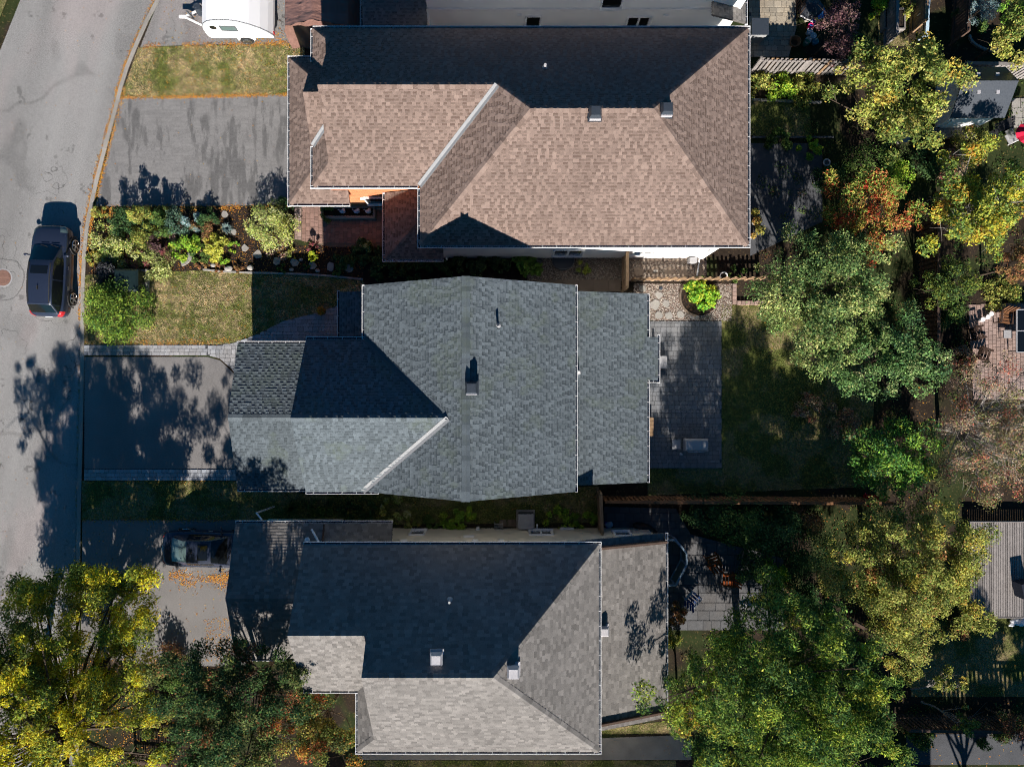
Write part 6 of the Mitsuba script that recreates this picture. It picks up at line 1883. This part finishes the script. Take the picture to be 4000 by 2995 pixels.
# bright shrub in the round bed and neighbours of the pebble path
shrub('bright lime green shrub in the round mulch bed', 2738, 1155, 0.82, 0.75, [((0.16, 0.30, 0.03), 3), ((0.30, 0.36, 0.03), 2), ((0.09, 0.22, 0.03), 2)], n=2600, size=0.13, seed=700)
shrub('yellow-green feathery plant beside the window well', 2275, 1042, 0.36, 0.55, [((0.22, 0.24, 0.04), 3), ((0.13, 0.17, 0.04), 2)], n=700, size=0.11, seed=701, aspect=0.3)
shrub('large leaved hosta left of the window well', 2045, 1035, 0.75, 0.6, [((0.10, 0.16, 0.03), 3), ((0.06, 0.11, 0.025), 2)], n=480, size=0.26, seed=702, aspect=0.6, name='hosta', cat='plant')
for i, (x, lb) in enumerate(((1790, 'dark leafy shrub under the left of the white wall'), (1870, 'dark leafy shrub in the middle under the white wall'), (1950, 'dark leafy shrub next to the big hosta'))):
    shrub(lb, x, 1030, 0.6, 0.7, [((0.05, 0.075, 0.028), 3), ((0.08, 0.10, 0.04), 2), ((0.03, 0.05, 0.02), 2)], n=1000, size=0.12, seed=710 + i)
for i, (x, y, r, lb) in enumerate(((1435, 985, 0.7, 'dark shrub at the corner of the porch roof'), (1500, 1040, 0.75, 'dark shrub below the porch roof'), (1620, 1050, 0.7, 'shaded shrub between porch roof and grey house'), (1710, 1060, 0.6, 'shaded low shrub above the grey roof'))):
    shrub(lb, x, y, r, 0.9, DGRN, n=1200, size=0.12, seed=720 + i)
shrub('pale variegated shrub at the lower end of the red pavers', 1430, 958, 0.33, 0.9, PALE, n=800, size=0.08, seed=725)
shrub('low dark green shrub beside the white pot', 2880, 1065, 0.45, 0.5, GRN, n=700, size=0.09, seed=726)

# strip between grey and taupe houses
STRIP = [('large strappy plant at the left in the shaded strip', 1140, 1985, 0.5, 0.6, 'tuft'), ('shaded green shrub left in the strip between houses', 1255, 1985, 0.5, 0.6, GRN), ('second shaded green shrub in the strip', 1360, 1990, 0.45, 0.55, DGRN), ('dark leafy clump before the variegated plant', 1450, 2005, 0.5, 0.5, DGRN),
         ('variegated pale striped shrub in the shaded strip', 1545, 1990, 0.6, 0.65, PALE), ('yellow-green low plant beside the variegated shrub', 1605, 2035, 0.35, 0.35, YGRN), ('small green plant left of the big bright green shrub', 1695, 2040, 0.4, 0.4, GRN),
         ('big bright green shrub against the cream wall', 1785, 2025, 0.62, 0.7, BGRN), ('bright green shrub with tall shoots against the cream wall', 1830, 2000, 0.4, 0.65, BGRN), ('wide low bright green hedge plant right of the air conditioner', 2190, 2030, 0.62, 0.6, BGRN), ('low bright green hedge plant next to the thin gate', 2285, 2030, 0.45, 0.5, BGRN)]
for i, (lb, x, y, r, h, pal) in enumerate(STRIP):
    if pal == 'tuft':
        tuft(lb, x, y, r, h, [(0.05, 0.09, 0.03), (0.08, 0.12, 0.04)], 60, 0.035, 730)
    else:
        shrub(lb, x, y, r, h, pal, n=int(700 + 1500 * r * r), size=0.11, seed=731 + i, stretch=1.25)

# front garden of the brown house
FRONT = [('round pale yellow-green shrub beside the red pavers', 1055, 878, 1.12, 1.75, PALE, 5200, 0.085), ('tall yellow-green upright shrub at the edge of the worn driveway', 552, 850, 0.50, 1.75, YGRN, 1700, 0.09),
         ('dark conifer like shrub left of the tall yellow one', 470, 862, 0.62, 1.5, DGRN, 1700, 0.08), ('low golden grassy shrub near the curb', 385, 830, 0.35, 0.5, YGRN, 500, 0.08), ('dark green upright shrub right of the tall yellow one', 628, 865, 0.55, 1.35, GRN, 1500, 0.09),
         ('dark blue-green shrub near the worn driveway', 690, 860, 0.55, 1.3, [((0.04, 0.07, 0.05), 3), ((0.06, 0.10, 0.07), 2)], 1300, 0.08), ('dusty blue spiky shrub in half shade', 742, 862, 0.38, 0.95, BLUE, 900, 0.08), ('dark shrub at the end of the driveway planting', 805, 858, 0.45, 0.9, DGRN, 1000, 0.08),
         ('reddish brown low spreading shrub', 795, 905, 0.72, 0.6, RUST, 1600, 0.07), ('light green airy shrub next to the curb', 400, 945, 0.75, 0.9, PALE, 1500, 0.09), ('pale green shrub in the middle of the front garden', 478, 968, 0.70, 0.9, PALE, 1500, 0.09),
         ('green shrub with yellow tips in the middle', 560, 925, 0.6, 0.9, YGRN, 1200, 0.08), ('purple brown shrub behind the green hostas', 622, 945, 0.62, 0.8, PURP, 1400, 0.07), ('purple shrub with pink tips', 655, 985, 0.4, 0.7, WINE, 900, 0.07),
         ('bright yellow-green leafy shrub beside the stone bench', 712, 955, 0.62, 0.75, BGRN, 1300, 0.11), ('dark green clump right of the stone bench', 782, 985, 0.42, 0.5, GRN, 800, 0.09), ('bright yellow shrub at the right of the front garden', 845, 972, 0.62, 0.65, [((0.40, 0.36, 0.05), 3), ((0.28, 0.30, 0.05), 2)], 1500, 0.09),
         ('low lime plant beside the hexagonal stone', 912, 962, 0.30, 0.3, BGRN, 500, 0.07), ('low lime plant in front of the bright yellow shrub', 878, 1018, 0.30, 0.3, BGRN, 450, 0.08), ('wine red shrub above the utility cabinet', 535, 1020, 0.55, 0.8, WINE, 1200, 0.08),
         ('pale green shrub right of the utility cabinet', 608, 1035, 0.75, 0.8, [((0.24, 0.26, 0.10), 3), ((0.17, 0.20, 0.06), 3), ((0.10, 0.12, 0.04), 1)], 1700, 0.09), ('pale green shrub above the wine red one', 540, 985, 0.5, 0.85, PALE, 1000, 0.09), ('black-purple dense shrub beside the utility cabinet', 428, 1062, 0.66, 1.0, [((0.022, 0.024, 0.026), 3), ((0.045, 0.045, 0.05), 2), ((0.07, 0.07, 0.075), 1)], 2200, 0.075),
         ('round bright green shrub at the curb end of the front lawn', 440, 1212, 1.27, 2.1, [((0.085, 0.135, 0.024), 3), ((0.135, 0.175, 0.03), 2), ((0.035, 0.07, 0.018), 2.5)], 8200, 0.095), ('orange brown dry plant left on the garden edging', 782, 1037, 0.26, 0.3, RUST, 350, 0.07),
         ('orange brown dry plant second on the garden edging', 855, 1045, 0.24, 0.3, RUST, 320, 0.07), ('orange brown dry plant third on the garden edging', 930, 1052, 0.26, 0.3, RUST, 320, 0.07), ('small round green plant in the shaded mulch', 1102, 1047, 0.26, 0.3, GRN, 420, 0.08),
         ('small green plant right in the shaded mulch', 1315, 1055, 0.30, 0.35, GRN, 420, 0.08), ('tiny green plant between the shaded stepping stones', 1195, 1035, 0.18, 0.25, GRN, 240, 0.07), ('purple flowering plant above the bright hosta', 1222, 962, 0.32, 0.6, WINE, 600, 0.07),
         ('yellow-green plants in the pale gravel of the garden', 1140, 992, 0.26, 0.3, YGRN, 380, 0.08), ('tangled pinkish ground plant along the garden', 1085, 965, 0.62, 0.25, [((0.22, 0.16, 0.12), 3), ((0.15, 0.14, 0.06), 2), ((0.28, 0.16, 0.14), 1)], 900, 0.06), ('shaded shrub beside the long planter', 1275, 833, 0.40, 0.9, GRN, 700, 0.08),
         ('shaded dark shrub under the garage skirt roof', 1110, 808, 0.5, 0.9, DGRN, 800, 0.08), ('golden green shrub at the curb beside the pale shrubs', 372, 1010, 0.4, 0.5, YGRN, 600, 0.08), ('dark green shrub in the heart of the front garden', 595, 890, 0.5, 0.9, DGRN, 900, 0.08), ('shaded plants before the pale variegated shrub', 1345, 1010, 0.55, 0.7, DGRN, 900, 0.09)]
for i, (lb, x, y, r, h, pal, n, s) in enumerate(FRONT):
    if x < 870 and 'edging' not in lb:
        r, n = r * 1.17, int(n * 1.5)
    shrub(lb, x, y, r, h, pal, n=n, size=s, seed=800 + i)
tuft('blue grass tuft between two pale stones', 889, 892, 0.36, 0.32, [(0.20, 0.29, 0.28), (0.13, 0.20, 0.20), (0.26, 0.34, 0.32)], 110, 0.014, 901)
tuft('bright yellow-green hosta in the pale gravel', 1222, 1002, 0.34, 0.35, [(0.30, 0.34, 0.03), (0.20, 0.28, 0.03)], 46, 0.05, 902, name='hosta')
tuft('arching grass at the edge of the worn driveway', 650, 835, 0.42, 0.9, [(0.07, 0.10, 0.03), (0.12, 0.14, 0.04)], 90, 0.016, 903)
tuft('strappy green plant above the bright yellow shrub', 835, 925, 0.3, 0.3, [(0.12, 0.16, 0.03), (0.2, 0.2, 0.05)], 60, 0.02, 904)
tuft('strappy bright plant beside the low fence end', 2905, 575, 0.3, 0.4, [(0.12, 0.16, 0.03)], 40, 0.025, 905)
for i, (x, y, z, r) in enumerate(POT_PLANTS):
    rng = np.random.default_rng(950 + i)
    v, f, col = leaves(rng, [(x, y, z, r, 0.7)], 420, 0.08, [((0.42, 0.14, 0.02), 1), ((0.07, 0.10, 0.03), 3)] if i == 0 else [((0.22, 0.2, 0.05), 2), ((0.08, 0.10, 0.03), 2), ((0.3, 0.16, 0.05), 1)])
    tag(M().add(v, f, col=col).build('potted_plant', 'leaf'), ['orange flowers in the dark pot on the curved walkway', 'dry plant in the pot nearest the corner', 'green and yellow plant in the round pot', 'yellowish plant in the largest pot', 'leafy plant in the small pale pot'][i], 'plant')

# ---------------------------------------------------------------- grass and fallen leaves
def scatter(pg, n, rng):
    x0, y0, x1, y1 = pg.bounds
    out = np.empty((0, 2))
    while len(out) < n:
        p = rng.uniform((x0, y0), (x1, y1), (n, 2))
        out = np.vstack([out, p[shapely.contains_xy(pg, p[:, 0], p[:, 1])]])
    return out[:n]


GV, GF, GC, gn = [], [], [], 0
RB = np.random.default_rng(31)
for pg, dens, dry in ((lawn_1, 1500, 0.52), (lawn_2, 1500, 0.56), (lawn_3, 700, 0.2), (lawn_4, 700, 0.08), (lawn_5, 500, 0.2), (lawn_6, 350, 0.1), (lawn_7, 500, 0.35), (lawn_8, 700, 0.45), (lawn_9, 500, 0.2)):
    n = int(pg.area * dens)
    p = scatter(pg, n, RB)
    P = np.column_stack([p, np.full(n, 0.006)])
    a = RB.uniform(0, 6.28, n)
    d = np.column_stack([np.cos(a), np.sin(a), np.zeros(n)])
    s = np.column_stack([-np.sin(a), np.cos(a), np.zeros(n)]) * RB.uniform(0.008, 0.016, (n, 1))
    tip = P + d * RB.uniform(0.02, 0.07, (n, 1)) + np.column_stack([np.zeros((n, 2)), RB.uniform(0.02, 0.06, n)])
    GV.append(np.stack([P - s, P + s, tip], 1).reshape(-1, 3))
    GF.append(np.arange(3 * n).reshape(-1, 3) + gn)
    gn += 3 * n
    q = nfbm(np.column_stack([p * 0.9, np.zeros(n)]), 4, 8) * 0.75 + 0.25 * RB.random(n) + (dry - 0.5)
    q = q + 0.55 * (nfbm(np.column_stack([p * 5.0, np.zeros(n)]), 2, 18) - 0.5)
    q = np.clip((q - 0.36) / 0.28, 0, 1)[:, None]
    c = (1 - q) * np.array([0.19, 0.225, 0.065]) + q * np.array([0.56, 0.44, 0.27])
    c = np.where(RB.random((n, 1)) < 0.12, [0.30, 0.34, 0.08], c) * RB.uniform(0.55, 1.45, (n, 1)) * (0.25 + 1.0 * nfbm(np.column_stack([p * 5.0, np.zeros(n)]), 2, 28) + 0.6 * nfbm(np.column_stack([p * 13.0, np.zeros(n)]), 1, 29))[:, None]
    GC.append(np.repeat(c, 3, 0))
m = M().add(np.vstack(GV), np.vstack(GF), col=np.vstack(GC))
tag(m.build('grass', 'leaf'), 'short patchy green and straw coloured lawn grass', 'grass', kind='stuff')


# low growth over the back yards
RC = np.random.default_rng(61)
yard_e = g((2960, 560), (4080, 200), (4080, 2860), (3250, 2990), (2700, 2960), (2640, 2480), (3060, 2450), (3060, 2180), (2700, 2090), (2960, 1960), (3420, 1950), (3420, 1200), (2990, 1190))
yard_e = yard_e.difference(pinkp.buffer(0.05)).difference(lawn_6).difference(path_e)
p = scatter(yard_e, 620, RC)
cl_ = [(x, y, 0.04, RC.uniform(0.15, 0.45), 0.5) for x, y in p]
v, f, col = leaves(RC, cl_, 26000, 0.10, [((0.03, 0.055, 0.018), 4), ((0.05, 0.075, 0.022), 3), ((0.10, 0.09, 0.035), 1.5), ((0.09, 0.05, 0.025), 1)])
tag(M().add(v, f, col=col).build('ground_cover', 'leaf'), 'low dark leafy growth between the trees of the back yards', 'ground cover', kind='stuff')


def litter(pts, size, pal, rng):
    n = len(pts)
    a = rng.uniform(0, 6.28, n)
    t = np.column_stack([np.cos(a), np.sin(a), rng.uniform(-0.3, 0.3, n)])
    b = np.column_stack([-np.sin(a), np.cos(a), rng.uniform(-0.35, 0.35, n)])
    L = size * rng.uniform(0.6, 1.4, (n, 1))
    P = np.column_stack([pts[:, :2], pts[:, 2] + 0.012])
    v = np.stack([P - t * L * 0.5, P + b * L * 0.32, P + t * L * 0.5, P - b * L * 0.32], 1)
    v[:, :, 2] = np.maximum(v[:, :, 2], P[:, None, 2] - 0.006)
    i = np.arange(n)[:, None] * 4
    col = np.array(pal)[rng.integers(len(pal), size=n)] * rng.uniform(0.7, 1.35, (n, 1))
    return v.reshape(-1, 3), np.vstack([i + [0, 1, 2], i + [0, 2, 3]]), np.repeat(col, 4, 0)


RL = np.random.default_rng(41)
FALL = [(0.55, 0.24, 0.03), (0.48, 0.19, 0.03), (0.42, 0.16, 0.04), (0.55, 0.32, 0.06), (0.26, 0.12, 0.05)]
lit = M()


def along(pts, n, width, z, clump=0.5, off=0.0):
    """Leaves drifted along a survey line, in uneven heaps."""
    ln = LineString([at(x, y)[:2] for x, y in pts])
    t = RL.random(n * 3)
    dens = nfbm(np.column_stack([t * ln.length * 1.3, np.full(len(t), off), np.zeros(len(t))]), 3, 5)
    t = t[dens + RL.uniform(-0.2, 0.2, len(t)) > clump][:n]
    p = shapely.line_interpolate_point(ln, t * ln.length)
    q = shapely.line_interpolate_point(ln, np.minimum(t * ln.length + 0.05, ln.length))
    p, q = shapely.get_coordinates(p), shapely.get_coordinates(q)
    d = (q - p) / (np.linalg.norm(q - p, axis=1, keepdims=True) + 1e-9)
    w = (RL.normal(size=len(p)) * width + off)[:, None]
    return np.column_stack([p + np.column_stack([-d[:, 1], d[:, 0]]) * w, np.full(len(p), z)])


upper = CURB[1:15]
sets = [(along(upper, 2300, 0.07, -0.09, 0.38, -0.17), 0.055), (along(upper[4:12], 900, 0.06, 0.012, 0.36, 0.20), 0.055), (along(CURB[14:22], 500, 0.06, -0.09, 0.45, -0.17), 0.05),
        (along(((470, 382), (700, 380), (1140, 370)), 1500, 0.055, 0.02, 0.33), 0.05), (along(((560, 182), (800, 176), (1180, 168)), 700, 0.09, 0.02, 0.5), 0.06), (along(((372, 812), (860, 812), (1140, 806)), 1100, 0.09, 0.02, 0.40), 0.05),
        (along(((380, 825), (440, 835), (470, 850)), 500, 0.16, 0.02, 0.3), 0.05), (along(((330, 1342), (800, 1340), (960, 1320)), 500, 0.10, 0.02, 0.45), 0.05), (along(((320, 2030), (640, 2030), (900, 2028)), 600, 0.08, 0.02, 0.48), 0.05),
        (along(((660, 2248), (720, 2240), (790, 2262), (905, 2250)), 520, 0.13, 0.02, 0.47), 0.06), (along(((700, 2275), (800, 2290), (890, 2270)), 380, 0.24, 0.02, 0.52, 0.1), 0.055), (along(((330, 1880), (900, 1880)), 350, 0.09, 0.02, 0.45), 0.05)]
for pts, s in sets:
    v, f, c = litter(pts, s, FALL, RL)
    lit.add(v, f, col=c)
for pg, n, z, s in ((lawn_1, 700, 0.03, 0.05), (lawn_2, 700, 0.03, 0.045), (bed_1, 2600, 0.012, 0.05), (g((640, 0), (1180, 0), (1180, 170), (600, 170)), 130, 0.014, 0.06), (drive_b, 40, 0.014, 0.05), (drive_d, 260, 0.014, 0.06), (lawn_3, 500, 0.03, 0.05),
                    (g((800, 2420), (920, 2400), (920, 2560), (800, 2560)), 420, 0.014, 0.05), (road_poly.intersection(sbox(-27, -20, -15, 20)), 260, -0.098, 0.045), (g((2960, 1200), (4080, 1200), (4080, 2990), (3300, 2990)), 1500, 0.004, 0.07),
                    (g((1020, 120), (1160, 120), (1160, 178), (1000, 178)), 160, 0.014, 0.07), (g((300, 2560), (940, 2560), (940, 3000), (300, 3000)), 1500, 0.012, 0.07), (path_s, 60, 0.012, 0.045)):
    v, f, c = litter(np.column_stack([scatter(pg, n, RL), np.full(n, z)]), s, FALL, RL)
    lit.add(v, f, col=c)
tag(lit.build('fallen_leaves', 'vc'), 'orange autumn leaves drifted along the curb and lawn edges', 'leaves', kind='stuff')

# pebbles
RP = np.random.default_rng(51)
pm = M()
ico = trimesh.creation.icosphere(0, 1.0)
for pg, n, cols in ((gravel_1, 5200, [(0.34, 0.27, 0.21), (0.22, 0.16, 0.12), (0.42, 0.37, 0.31), (0.16, 0.11, 0.09)]), (gravel_2, 5200, [(0.44, 0.39, 0.34), (0.30, 0.24, 0.20), (0.52, 0.48, 0.43), (0.22, 0.15, 0.12)])):
    p = scatter(pg, n, RP)
    s = RP.uniform(0.014, 0.034, n)
    V = np.array(ico.vertices)[None] * s[:, None, None] * RP.uniform(0.6, 1.2, (n, 1, 3)) + np.column_stack([p, np.full(n, 0.018)])[:, None]
    Fx = np.array(ico.faces)[None] + (np.arange(n) * len(ico.vertices))[:, None, None]
    C = np.array(cols)[RP.integers(len(cols), size=n)] * RP.uniform(0.75, 1.25, (n, 1))
    pm.add(V.reshape(-1, 3), Fx.reshape(-1, 3), col=np.repeat(C, len(ico.vertices), 0))
tag(pm.build('pebbles', 'vc'), 'loose pale and brown pebbles beside and behind the houses', 'gravel', kind='stuff')
